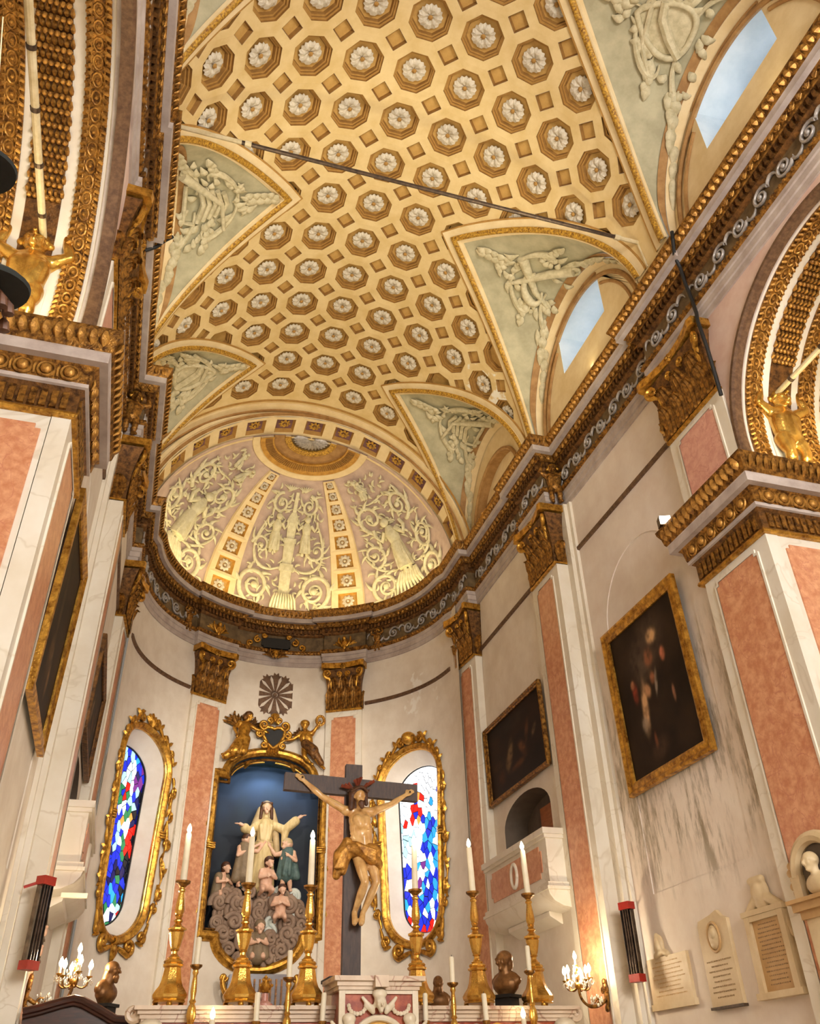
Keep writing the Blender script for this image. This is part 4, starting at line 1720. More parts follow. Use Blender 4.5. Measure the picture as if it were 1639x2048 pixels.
PW = 1.25
pw = math.degrees(PW / RA)
for az0 in WAZ:
    hole_patch(WIN_O, az0, -PW, PW, 3.9, 9.2, 6.6, 'plaster')
    cyl_patch(az0 - pw, az0 + pw, 0, 3.9, 10)
    cyl_patch(az0 - pw, az0 + pw, 9.2, 11.9, 10)
nw = 1.56
na = math.degrees(nw / RA)
hole_patch(NICHE, 0, -nw, nw, 3.7, 9.4, 6.5, 'plaster')
cyl_patch(-na, na, 0, 3.7, 10)
cyl_patch(-na, na, 9.4, 11.9, 10)
for a0, a1 in ((-92, WAZ[0] - pw), (WAZ[0] + pw, -na), (na, WAZ[1] - pw), (WAZ[1] + pw, 92)):
    cyl_patch(a0, a1, 0, 11.9, 6)
for a0, a1 in ((-84, -37), (37, 84)):
    m = MB()
    m.loft([[((RA - p) * sin(rad(a0 + (a1 - a0) * i / 14)), AY + (RA - p) * cos(rad(a0 + (a1 - a0) * i / 14)), z) for p, z in ((0, 10.25), (.045, 10.27), (.05, 10.33), (0, 10.36))] for i in range(15)])
    m.obj('string_course', 'bronze_moulding', wall_A)

# ------------------------------------------------------------------ pilasters
CAPH = 1.28


def build_capital(w, d, parent, z):
    """gilded pilaster capital, local x along the wall, y into it"""
    m = MB()
    rings = []
    for t in (0, .15, .4, .65, .85, 1.0):
        ww = w * (0.46 + 0.02 * t + 0.09 * t ** 4)
        dd = d + 0.02 + 0.14 * t ** 3
        zz = t * CAPH * .86
        rings.append([(-ww, .05, zz), (-ww, -dd, zz), (ww, -dd, zz), (ww, .05, zz)])
    m.loft(rings)
    cp = m.obj('capital', 'gold_dark', parent, (0, 0, z), smooth=20)
    a = MB()
    a.box((-w * .50, -d - .045, -.055), (w * .50, .05, .0))
    a.obj('astragal', 'gold', cp)
    lv1 = leaf_mesh(CAPH * .48, w * .26, .13, .02).mesh('leaf', 'gold_old', 50)
    lv2 = leaf_mesh(CAPH * .74, w * .30, .18, .02).mesh('leaf', 'gold_old', 50)
    for k in (-1.5, -.5, .5, 1.5):
        link('leaf', lv1, cp, (k * w * .245, -d - .03, .0))
    for k in (-1, 0, 1):
        link('leaf', lv2, cp, (k * w * .30, -d - .015, .02))
    lv3 = leaf_mesh(CAPH * .42, w * .27, .05, .022).mesh('leaf', 'gold_old', 50)
    for s in (-1, 1):
        link('leaf', lv3, cp, (s * w * .475, -d * .4, 0), rot=(0, 0, s * rad(90)))
        v = MB()
        sp_ = spiral(0, 0, .135, .02, 1.6, rad(250), 1, 24)
        v.tube([(x * s, -.05, zz) for x, zz in sp_], [.045 - .02 * i / 24 for i in range(25)], 7)
        v.tube([(-.12 * s, -.02, -.42), (-.10 * s, -.03, -.2), (-.02 * s, -.05, -.12)], [.02, .04, .04], 6)
        v.obj('volute', 'gold', cp, (s * w * .47, -d - .10, CAPH * .78), rot=(0, 0, -s * rad(28)))
        v2 = MB()
        sp_ = spiral(0, 0, .09, .015, 1.5, rad(270), -1, 18)
        v2.tube([(x * s, -.03, zz) for x, zz in sp_], [.03 - .012 * i / 18 for i in range(19)], 6)
        v2.obj('volute', 'gold', cp, (s * w * .13, -d - .09, CAPH * .76))
    pts = [(-w * .62, .05), (-w * .60, -d - .26), (-w * .52, -d - .28)] + [(w * x, -d - .16 - .10 * abs(x * 2) ** 1.6) for x in (-.4, -.2, 0, .2, .4)] + [(w * .52, -d - .28), (w * .60, -d - .26), (w * .62, .05)]
    b = MB()
    b.prism(pts, CAPH * .88, CAPH * 1.0, axis='z')
    b.obj('abacus', 'gold', cp, smooth=20)
    fl = flower_mesh(.10, .07, 6, ('gold',), 'flower')
    link('flower', fl, cp, mtx=frame3((0, -d - .15, CAPH * .92), (1, 0, 0), (0, 0, 1), (0, -1, 0)))
    return cp


def notch(w, z0, z1, c=.06):
    """panel outline with concave-cut corners"""
    out = []
    for (x, z, sx, sz) in ((w, z1, -1, -1), (-w, z1, 1, -1), (-w, z0, 1, 1), (w, z0, -1, 1)):
        a = [(x, z + sz * c), (x + sx * c, z + sz * c), (x + sx * c, z)]
        if (sx, sz) in ((1, -1), (-1, 1)):
            a = a[::-1]
        out += a
    return out


def pilaster(label, mtx, w, d, panels, grp='giant order pilasters', side_ret=None):
    t = thing('pilaster', label, 'pilaster', mtx=mtx, group=grp)
    m = MB()
    m.box((-w / 2, -d, 0), (w / 2, .04, 10.12))
    m.obj('shaft', 'white_marble', t, smooth=0)
    b = MB()
    b.box((-w / 2 - .07, -d - .07, 0), (w / 2 + .07, .04, .45))
    b.obj('plinth', 'grey_marble', t, smooth=0)
    for z0, z1, pw_, mt in panels:
        p = MB()
        p.prism(notch(pw_, z0, z1), -d - .012, -d + .01)
        p.obj('panel', mt, t, smooth=0)
        r = MB()
        o = notch(pw_ + .035, z0 - .035, z1 + .035)
        i_ = notch(pw_, z0, z1)
        n = len(o)
        r.add([(x, -d - .022, z) for x, z in o] + [(x, -d - .022, z) for x, z in i_], [(j, (j + 1) % n, n + (j + 1) % n, n + j) for j in range(n)])
        r.grid([[(x, -d - .022, z) for x, z in o + o[:1]], [(x, -d + .01, z) for x, z in o + o[:1]]])
        r.obj('panel_border', 'white_marble', t, smooth=0)
    build_capital(w, d, t, 10.16)
    return t


for sx, sd in ((1, 'right'), (-1, 'left')):
    az = 90 * sx
    where = 'right' if sx > 0 else 'left'
    pilaster('pilaster with gilded capital beside the %s gilded side arch' % where, wall_frame(sx * XB, 8.155, 0, az), 1.39, XB - XP1, [(1.0, 7.42, .46, 'red_marble'), (8.78, 9.98, .46, 'pink_marble')])
    pilaster('red-panelled pilaster on the %s wall between two dark paintings' % where, wall_frame(sx * (XP2 + .30), 13.22, 0, az), 1.16, .30, [(1.0, 9.95, .36, 'red_marble')])
    # counter pilaster strip beside it
    wl = wall_R if sx > 0 else wall_L
    m = MB()
    m.box((min(sx * 4.28, sx * XB), 12.46, 0), (max(sx * 4.28, sx * XB), 12.68, 11.45))
    m.box((min(sx * 4.36, sx * XB), 12.36, 0), (max(sx * 4.36, sx * XB), 12.46, 11.45))
    m.obj('counter_pilaster', 'white_marble', wl, smooth=0)
    pilaster('red-panelled pilaster at the %s mouth of the apse' % where, wall_frame(sx * (XP3 + .26), 17.48, 0, 90 * sx - 6 * sx), 1.0, .26, [(1.0, 9.95, .27, 'red_marble')])
    a5 = 28.5 * sx
    pilaster('red marble apse pilaster %s of the central statue niche' % where, wall_frame((RA + .02) * sin(rad(a5)), AY + (RA + .02) * cos(rad(a5)), 0, a5), .98, .14, [(1.0, 9.95, .33, 'red_marble')])

# ------------------------------------------------------------------ side arches, imposts and piers
for sx, where in ((1, 'right'), (-1, 'left')):
    ta = structure('trim_%d' % (2 if sx > 0 else 3))

    def P3(x, y, z):
        return (sx * x, y, z)
    C_ = arch_curve(AR, 56)
    Ce = [(y, z) for y, z in C_]

    def strip(x0, x1, h, name, mt, hin=0.0):
        m = MB()

        def inn(y, z, hh):
            if z <= AZ:
                return (y - hh * (1 if y > AYC else -1), z)
            d = Vector((AYC - y, AZ - z)).normalized()
            return (y + d.x * hh, z + d.y * hh)
        prof = [(x0, hin), (x0, h), (x1, h), (x1, hin)]
        m.loft([[P3(x, *inn(y, z, hh)) for x, hh in prof] for y, z in Ce], 0, False, False)
        return m.obj(name, mt, ta, smooth=40)
    # archivolt on the face
    Co = arch_curve(AR + .02, 56)
    m = MB()
    m.loft([[P3(XW, AYC + (y - AYC) * (1 + k / AR), AZ + (z - AZ) * (1 + k / AR) if z > AZ else z) if not pr else P3(XW - pr, AYC + (y - AYC) * (1 + k / AR), AZ + (z - AZ) * (1 + k / AR) if z > AZ else z) for k, pr in ((0.02, .0), (.02, .05), (-.03, .05), (-.06, .02), (-.06, -.10))] for y, z in C_], 0, False, False)
    m.obj('archivolt', 'bronze_moulding', ta, smooth=40)
    strip(XW + .06, XI, 0.0, 'soffit', 'plaster', -.02)
    strip(XW + .10, XW + .15, .02, 'soffit_fillet', 'grey_cornice')
    GB = [(XW + .20, XW + .46), (XW + 1.10, XW + 1.36), (XW + 1.95, XW + 2.15)]
    SB = [(XW + .60, XW + .98), (XW + 1.50, XW + 1.84)]

    def along(step, y_min):
        # even steps up the far half of the arch
        out = []
        L = (AZ - AZ0) + AR * rad(178)
        s = step / 2
        while s < L:
            if s < AZ - AZ0:
                out.append((AYC + AR, AZ0 + s, Vector((-1, 0)), Vector((0, 1))))
            else:
                a = (s - (AZ - AZ0)) / AR
                out.append((AYC + AR * cos(a), AZ + AR * sin(a), Vector((-cos(a), -sin(a))), Vector((-sin(a), cos(a)))))
            s += step
        return out
    for x0, x1 in GB:
        strip(x0, x1, .03, 'gilded_band', 'gold_old')
        m = MB()
        for y, z, n_, t_ in along(.085, 0):
            for xx, s_ in ((x0 + .03, 1), (x1 - .03, -1)):
                p = Vector((xx, y + n_.x * .035, z + n_.y * .035))
                q = [(p.x - .03 * s_, p.y, p.z), (p.x + .01 * s_, p.y + n_.x * .02 + t_.x * .02, p.z + n_.y * .02 + t_.y * .02), (p.x + .045 * s_, p.y + t_.x * .05, p.z + t_.y * .05)]
                m.tube([P3(*a) for a in q], [.018, .026, .01], 5)
        m.obj('leaf_edging', 'gold_leaf', ta, kind='stuff')
        m = MB()
        for y, z, n_, t_ in along(.19, 0):
            c = Vector(((x0 + x1) / 2, y + n_.x * .035, z + n_.y * .035))
            ring = [P3(c.x + .052 * cos(a), c.y + t_.x * .078 * sin(a), c.z + t_.y * .078 * sin(a)) for a in [i * pi / 5 for i in range(10)]]
            m.tube(ring, .014, 5, closed=True)
            m.ball(P3(*c), .026, 6, 4)
        for xx in ((x0 + x1) / 2 - .075, (x0 + x1) / 2 + .075):
            m.tube([P3(xx, y + n_.x * .035, z + n_.y * .035) for y, z, n_, t_ in along(.16, 0)], .010, 5)
        m.obj('guilloche', 'gold_leaf', ta, kind='stuff')
    for x0, x1 in SB:
        strip(x0, x1, .012, 'scale_band', 'gold_dark')
        mA = MB()
        k = 0
        for y, z, n_, t_ in along(.165, 0):
            k += 1
            if z < 10.30 and y > AYC and x0 < XW + 1.2:
                continue
            n_b = 6
            for i in range(n_b):
                xx = x0 + (x1 - x0) * (i + .5) / n_b
                mA.ball(P3(xx, y + n_.x * .045, z + n_.y * .045), .034, 7, 5)
            for i in range(n_b + 1):
                xx = x0 + (x1 - x0) * i / n_b
                mA.tube([P3(xx, y + t_.x * .04 + n_.x * .012, z + t_.y * .04 + n_.y * .012), P3(xx, y + t_.x * .08 + n_.x * .04, z + t_.y * .08 + n_.y * .04), P3(xx, y + t_.x * .13 + n_.x * .015, z + t_.y * .13 + n_.y * .015)], [.02, .028, .01], 5)
        mA.obj('gilded_studs', 'gold_leaf', ta, kind='stuff')
    # lower half of the first stud band, behind the putto, stays plaster
    cover = MB()
    cover.box((sx * (XW + .56) if sx > 0 else sx * (XW + 1.02), AYC + AR - .022, AZ0), (sx * (XW + 1.02) if sx > 0 else sx * (XW + .56), AYC + AR + .02, 10.22))
    cover.obj('putto_ground', 'plaster', ta, smooth=0)
    # pier jamb panels below the impost
    m = MB()
    Xj = wall_frame(sx * (XP1 + (XI - XP1) / 2), 7.46, 0, 0)
    m.prism(notch((XI - XP1) / 2 - .26, 1.0, 7.42), -.012, .01, X=Xj)
    m.obj('jamb_panel', 'red_marble', wall_R if sx > 0 else wall_L, smooth=0)
    m = MB()
    m.box((min(sx * (XB + .05), sx * XI), 7.47, 0), (max(sx * (XB + .05), sx * XI), 7.9, AZ0 - .05))
    m.obj('jamb', 'white_marble', wall_R if sx > 0 else wall_L, smooth=0)
    # impost cornice
    path = [(XI, 7.46), (XP1, 7.46), (XP1, 8.88), (XB + .02, 8.88)]
    if sx < 0:
        path = [(-x, y) for x, y in path[::-1]]
    ti = structure('trim_%d' % (4 if sx > 0 else 5))
    zb = 7.55
    band('impost_fillet', [(-.02, zb), (.05, zb), (.06, zb + .03), (.05, zb + .06), (.03, zb + .07)], 'gold', path, ti)
    band('impost_frieze', [(.03, zb + .07), (.03, zb + .33), (.07, zb + .37)], 'gold_dark', path, ti)
    band('impost_fillet', [(.07, zb + .37), (.10, zb + .38), (.10, zb + .43)], 'grey_cornice', path, ti)
    band('impost_egg_band', [(.10, zb + .43), (.11, zb + .45), (.13, zb + .60), (.17, zb + .64)], 'gold_old', path, ti)
    band('impost_corona', [(.17, zb + .64), (.26, zb + .64), (.26, zb + .77), (.27, zb + .78)], 'grey_cornice', path, ti)
    band('impost_cyma', [(.27, zb + .78), (.29, zb + .81), (.31, zb + .92), (.35, zb + 1.0), (.36, zb + 1.06), (-.1, zb + 1.07)], 'gold_old', path, ti)
    small(path, .03, zb + .20, .105, lambda m, X: (m.box((-.032, -.028, -.11), (.032, .01, .11), 0, X)), 'impost_flutes', 'gold_old', ti, smooth=0)
    small(path, .31, zb + .93, .12, lambda m, X: m.tube([(0, .03, -.09), (0, -.02, -.03), (0, -.03, .03), (0, -.05, .08)], [.02, .058, .055, .02], 6, 0, flat=.5, X=X), 'impost_leaves', 'gold_leaf', ti)
    em = MB()
    em.ball((0, -.01, 0), (.062, .05, .07), 10, 6)
    em.tube([(.088 * cos(a), -.005, .092 * sin(a)) for a in [i * pi / 8 for i in range(16)]], .017, 6, closed=True)
    em.tube([(.115, .0, .08), (.12, -.015, 0), (.115, 0, -.08)], .016, 5)
    em = em.mesh('egg', 'gold_leaf', 50)
    for pos, t, nrm in walk(path, .125, .235):
        if pos.y > 8.95:
            continue
        link('egg', em, ti, mtx=frame3((pos.x, pos.y, zb + .525), (t.x, t.y, 0), (-nrm.x, -nrm.y, 0), (0, 0, 1)))


# ------------------------------------------------------------------ stained-glass windows of the apse
def clip2(poly, a, b, c):
    out = []
    n = len(poly)
    for i in range(n):
        p, q = poly[i], poly[(i + 1) % n]
        dp, dq = a * p[0] + b * p[1] + c, a * q[0] + b * q[1] + c
        if dp >= 0:
            out.append(p)
        if dp * dq < 0:
            t = dp / (dp - dq)
            out.append((p[0] + (q[0] - p[0]) * t, p[1] + (q[1] - p[1]) * t))
    return out


def voronoi(outline, seeds, gap=0.012):
    cells = []
    xs, ys = [p[0] for p in outline], [p[1] for p in outline]
    for i, s in enumerate(seeds):
        P = [(min(xs), min(ys)), (max(xs), min(ys)), (max(xs), max(ys)), (min(xs), max(ys))]
        for j, t in enumerate(seeds):
            if i == j or abs(t[0] - s[0]) > .5 or abs(t[1] - s[1]) > .6:
                continue
            # anisotropic metric: panes taller than wide
            ky = 0.50
            a, b = s[0] - t[0], (s[1] - t[1]) * ky * ky
            mx, my = (s[0] + t[0]) / 2, (s[1] + t[1]) / 2
            L = hypot(a, b)
            P = clip2(P, a / L, b / L, -(a * mx + b * my) / L - gap / 2)
            if len(P) < 3:
                break
        n = len(outline)
        if len(P) >= 3:
            for k in range(n):
                p, q = outline[k], outline[(k + 1) % n]
                dx, dy = q[0] - p[0], q[1] - p[1]
                L = hypot(dx, dy)
                if L < 1e-6:
                    continue
                P = clip2(P, -dy / L, dx / L, (dy * p[0] - dx * p[1]) / L - gap)
                if len(P) < 3:
                    break
        if len(P) >= 3:
            cells.append((s, P))
    return cells


def glass_left(x, v, r):
    if v > .92:
        return r.choice(['blue', 'cyan', 'blue', 'pale'])
    if v > .78:
        if abs(x + .1) < .38:
            return r.choice(['white', 'white', 'pale'])
        return 'blue' if x < 0 else r.choice(['blue', 'violet', 'navy'])
    if v > .62:
        if x > .62:
            return r.choice(['navy', 'dark'])
        if r.random() < .12:
            return 'red'
        return r.choice(['pale', 'white', 'pale', 'blue', 'green'])
    if v > .42:
        if x < -.1:
            return r.choice(['blue', 'blue', 'cyan', 'pale'])
        if x > .5:
            return r.choice(['dark', 'red', 'navy'])
        return r.choice(['white', 'green', 'red', 'amber', 'pale', 'blue'])
    if v > .26:
        if x < .2:
            return r.choice(['blue', 'navy', 'blue', 'blue', 'dark'])
        if x > .55:
            return 'dark'
        return r.choice(['green', 'red', 'navy', 'dark', 'blue'])
    if v > .11:
        return r.choice(['blue', 'navy', 'cyan', 'blue']) if x < .3 else r.choice(['pale', 'cyan', 'dark', 'blue', 'green'])
    return r.choice(['white', 'red', 'green', 'navy', 'dark', 'white'])


def glass_right(x, v, r):
    if v > .90:
        return 'hot'
    if v > .66:
        if abs(x) < .22 and r.random() < .6:
            return r.choice(['red', 'red', 'blue', 'amber'])
        if x > .25:
            return r.choice(['hot', 'cyan', 'hot', 'hot', 'blue'])
        return r.choice(['hot', 'white', 'hot', 'red'])
    if v > .40:
        if x > .1:
            return r.choice(['cyan', 'hot', 'cyan', 'blue', 'hot'])
        return r.choice(['hot', 'hot', 'white', 'hot', 'pale'])
    if v > .20:
        if abs(x) < .25:
            return r.choice(['white', 'violet', 'hot', 'cyan'])
        return r.choice(['blue', 'blue', 'cyan', 'blue', 'hot'])
    if v > .1:
        return r.choice(['hot', 'blue', 'cyan', 'blue'])
    return r.choice(['blue', 'blue', 'red', 'hot'])


for wi, (az0, fn) in enumerate(zip(WAZ, (glass_left, glass_right))):
    w = structure('window_%d' % (wi + 1))
    m = MB()
    K = 4
    rows = [[apos(a[0] + (b[0] - a[0]) * j / K, a[1] + (b[1] - a[1]) * j / K, .34 * j / K, az0) for a, b in zip(WIN_O + WIN_O[:1], WIN_I + WIN_I[:1])] for j in range(K + 1)]
    m.grid(rows)
    rows = [[apos(x, z, d, az0) for x, z in WIN_I + WIN_I[:1]] for d in (.34, .46)]
    m.grid(rows)
    m.obj('reveal', 'plaster', w, smooth=50)
    MB().add([apos(x, z, .44, az0) for x, z in WIN_I], [tuple(range(len(WIN_I)))]).obj('lead_came', 'lead', w, smooth=0)
    MB().tube([apos(x * .99, z, .38, az0) for x, z in WIN_I], .022, 5, closed=True).obj('glass_frame', 'lead', w)
    r = random.Random(5 + wi)
    seeds = []
    ny, nx = 32, 8
    for j in range(ny):
        for i in range(nx):
            seeds.append((-.70 + 1.40 * (i + .5 + r.uniform(-.32, .32) + (.5 if j % 2 else 0) - .25) / nx, 4.67 + (j + .5 + r.uniform(-.35, .35)) / ny * 3.74))
    me_cache = {}
    for s, P in voronoi(WIN_I, seeds, .018):
        v = (s[1] - 4.66) / 3.76
        c = fn((s[0] / .7 - .35) / .65 if wi == 0 else (s[0] / .7 + .25) / .75, v, r)
        m = MB()
        m.add([apos(x, z, .40, az0) for x, z in P] + [apos(x, z, .42, az0) for x, z in P], [tuple(range(len(P)))] + [(i, (i + 1) % len(P), len(P) + (i + 1) % len(P), len(P) + i) for i in range(len(P))])
        m.obj('pane', 'glass_' + c, w, smooth=0)
    # daylight of the stained glass
    lamp('AREA', 'glass_daylight', apos(0, 6.6, .30, az0), apos(0, 6.2, -2, az0), 10 if wi else 3, DAY, .8, 2.8)


# ------------------------------------------------------------------ gilded surrounds
def offset_ring(outline, o):
    n = len(outline)
    out = []
    for i in range(n):
        a, b, c = Vector(outline[i - 1]), Vector(outline[i]), Vector(outline[(i + 1) % n])
        d0, d1 = (b - a), (c - b)
        if d0.length < 1e-6:
            d0 = d1
        if d1.length < 1e-6:
            d1 = d0
        d0, d1 = d0.normalized(), d1.normalized()
        n0, n1 = Vector((d0.y, -d0.x)), Vector((d1.y, -d1.x))
        mt = (n0 + n1) / max(.35, 1 + n0.dot(n1))
        out.append((b.x + mt.x * o, b.y + mt.y * o))
    return out


def outline_frame(outline, prof, az0, name, mt, parent):
    m = MB()
    rings = [[apos(x, z, d, az0) for x, z in offset_ring(outline, o)] for o, d in prof]
    m.loft(rings, 0, False, True)
    return m.obj(name, mt, parent, smooth=35)


def orn(parent, az0, pts, r, name='scroll', mt='gold', d=-.06, flat=1.0, n=8):
    m = MB()
    m.tube([apos(p[0], p[1], d - (p[2] if len(p) > 2 else 0), az0) for p in pts], r, n)
    return m.obj(name, mt, parent, smooth=60)


def c_scroll(parent, az0, x, z, R, a0, sgn, tail=None, w=.045, name='scroll', mt='gold', d=-.07):
    sp_ = spiral(x, z, R, R * .22, 1.35, a0, sgn, 24)
    pts = sp_[::-1]
    if tail:
        e = pts[-1]
        pts = pts + bez(e, ((e[0] * 2 + tail[0]) / 3 + (e[1] - z) * .3 * -sgn, (e[1] * 2 + tail[1]) / 3 + (e[0] - x) * .3 * sgn), ((e[0] + tail[0] * 2) / 3, (e[1] + tail[1] * 2) / 3), tail, 8)[1:]
    n = len(pts)
    m = MB()
    m.tube([apos(p[0], p[1], d, az0) for p in pts], [w * (.55 + .45 * min(1, 2 * i / n)) * (1 if i < n - 4 else .4 + .15 * (n - i)) for i in range(n)], 8)
    m.ball(apos(x, z, d - .01, az0), w * .9, 8, 5)
    return m.obj(name, mt, parent, smooth=60)


def leaf_orn(parent, az0, x, z, ang, ln, w, name='leaf', mt='gold', d=-.05):
    m = MB()
    c, s = cos(ang), sin(ang)
    rings = []
    for i in range(8):
        t = i / 7
        ww = w * sin(pi * (.08 + .9 * t)) ** .7
        dd = d - .05 * sin(pi * t)
        ring = []
        for k, dk in ((-1, .02), (-.5, -.012), (0, -.03), (.5, -.012), (1, .02), (0, .03)):
            ring.append(apos(x + c * ln * t - s * ww * k, z + s * ln * t + c * ww * k, dd + dk, az0))
        rings.append(ring)
    m.loft(rings)
    return m.obj(name, mt, parent, smooth=50)


for az0, where, sg in ((WAZ[0], 'left', -1), (WAZ[1], 'right', 1)):
    t = thing('gilded_surround', 'carved gilded rococo surround of the %s stained-glass window' % where, 'window surround', group='gilded window surrounds')
    outline_frame(WIN_O, [(-.03, .03), (-.03, -.05), (.02, -.10), (.07, -.11), (.11, -.07), (.12, .01)], az0, 'moulding', 'gold', t)
    outline_frame(WIN_O, [(-.05, .06), (-.05, .0), (-.03, -.02), (-.01, 0)], az0, 'inner_fillet', 'gold_bright', t)
    # crest
    if sg > 0:
        m = MB()
        m.ball(apos(0, 9.02, -.12, az0), (.20, .14, .17), 12, 8)
        m.obj('crest_boss', 'gold', t, smooth=60)
    else:
        for k in range(-2, 3):
            leaf_orn(t, az0, .12 + k * .02, 8.86, pi / 2 - k * .35, .34 - .03 * abs(k), .06)
    for s in (-1, 1):
        c_scroll(t, az0, s * .30, 8.98, .13, pi / 2, -s, (s * .62, 8.72))
        c_scroll(t, az0, s * .66, 8.72, .11, pi / 2, -s, (s * .88, 8.48))
        c_scroll(t, az0, s * .93, 8.45, .09, pi / 2, -s, (s * 1.06, 8.20), .038)
        leaf_orn(t, az0, s * .45, 8.90, pi / 2 - s * .6, .22, .05)
        leaf_orn(t, az0, s * .80, 8.62, pi / 2 - s * .9, .20, .045)
        leaf_orn(t, az0, s * 1.04, 8.20, pi / 2 - s * .7, .18, .04)
        c_scroll(t, az0, s * 1.14, 7.55, .10, pi / 2, -s, (s * 1.10, 7.10), .04)
        c_scroll(t, az0, s * 1.16, 6.45, .12, -pi / 2, s, (s * 1.10, 6.95), .042)
        leaf_orn(t, az0, s * 1.08, 7.05, pi / 2 - s * .2, .36, .06)
        leaf_orn(t, az0, s * 1.10, 6.15, -pi / 2 + s * .3, .40, .06)
        leaf_orn(t, az0, s * 1.10, 5.60, -pi / 2 - s * .1, .34, .05)
        c_scroll(t, az0, s * 1.06, 5.10, .10, pi / 2, s, (s * .92, 4.80), .04)
        # running foliage down the side
        zz = [7.95 - 2.75 * i / 40 for i in range(41)]
        stem = MB()
        stem.tube([apos(s * (1.13 + .045 * sin(i * .63)), z, -.05, az0) for i, z in enumerate(zz)], [.030 + .014 * sin(i * 1.26) for i in range(41)], 7)
        stem.obj('stem', 'gold', t, smooth=60)
        for i in range(3, 40, 4):
            leaf_orn(t, az0, s * (1.13 + .045 * sin(i * .63)), zz[i], (-.35 if s > 0 else pi + .35) + (1.2 * s if (i // 4) % 2 else -.8 * s), .19, .05)
        # ties around the moulding
        m = MB()
        for k in (-1, 0, 1):
            m.tube([apos(s * .90, 6.62 + .055 * k, .02, az0), apos(s * .93, 6.62 + .055 * k, -.11, az0), apos(s * 1.03, 6.62 + .055 * k, -.14, az0), apos(s * 1.10, 6.62 + .055 * k, -.05, az0)], .028, 6)
        m.obj('tie', 'gold', t, smooth=60)
        # foot scrolls
        c_scroll(t, az0, s * .46, 4.30, .16, -pi / 2, s, (s * .12, 4.26), .055)
        c_scroll(t, az0, s * .80, 4.52, .12, -pi / 2, s, (s * .96, 4.80), .045)
        leaf_orn(t, az0, s * .70, 4.42, -s * .3 if s > 0 else pi + .3, .2, .045)
    leaf_orn(t, az0, 0, 4.38, -pi / 2, .40, .13, 'pendant_leaf')
    m = MB()
    for k in (-1, 0, 1):
        m.tube([apos(.05 * k, 4.46, .03, az0), apos(.05 * k, 4.42, -.13, az0), apos(.05 * k, 4.34, -.14, az0), apos(.05 * k, 4.28, -.03, az0)], .03, 6)
    m.obj('tie', 'gold', t, smooth=60)

# ------------------------------------------------------------------ central niche
niche = structure('wall_niche')
ND = 0.95
m = MB()
rows = [[apos(x, z, ND * j / 3, 0) for x, z in NICHE + NICHE[:1]] for j in range(4)]
m.grid(rows)
m.obj('niche_reveal', 'robe_blue', niche, smooth=30)


def color_grid(name, f, nx, nz, colf, matname, parent):
    m = MB()
    P = [[f(i / nx, j / nz) for j in range(nz + 1)] for i in range(nx + 1)]
    m.grid(P)
    me = m.mesh(name, matname, 0)
    ca = me.color_attributes.new('paint', 'FLOAT_COLOR', 'POINT')
    buf = []
    for i in range(nx + 1):
        for j in range(nz + 1):
            buf += list(lin(colf(i / nx, j / nz)))
    ca.data.foreach_set('color', buf)
    return link(name, me, parent)


def fbm(x, y, s=0):
    from mathutils import noise
    return noise.fractal(Vector((x, y, s * 7.3)), 1.0, 2.0, 4)


def mixc(a, b, t):
    t = max(0, min(1, t))
    return tuple(a[k] + (b[k] - a[k]) * t for k in range(3))


def sky_glow_col(u, v):
    c = mixc((22, 28, 42), (76, 116, 168), max(0, (v - .55) / .42) ** 1.3)  # lamp glow put into the colour: paler blue towards the top
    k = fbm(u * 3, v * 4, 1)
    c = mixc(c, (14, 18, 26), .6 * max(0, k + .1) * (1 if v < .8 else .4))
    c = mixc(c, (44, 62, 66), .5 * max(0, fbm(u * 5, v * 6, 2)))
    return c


color_grid('painted_backdrop', lambda u, v: apos(-1.55 + 3.1 * u, 3.9 + 5.3 * v, ND, 0), 40, 60, sky_glow_col, 'painted_sky_glow', niche)
lamp('SPOT', 'niche_lamp', apos(0, 8.85, .25, 0), apos(0, 7.4, ND, 0), 34, (.80, .92, 1.0), .06, spot=rad(110))
lamp('AREA', 'niche_fill', apos(0, 8.0, -.9, 0), apos(0, 6.2, .4, 0), 9, SOFT, .6, .6)  # unseen fill light added in the air before the statue group

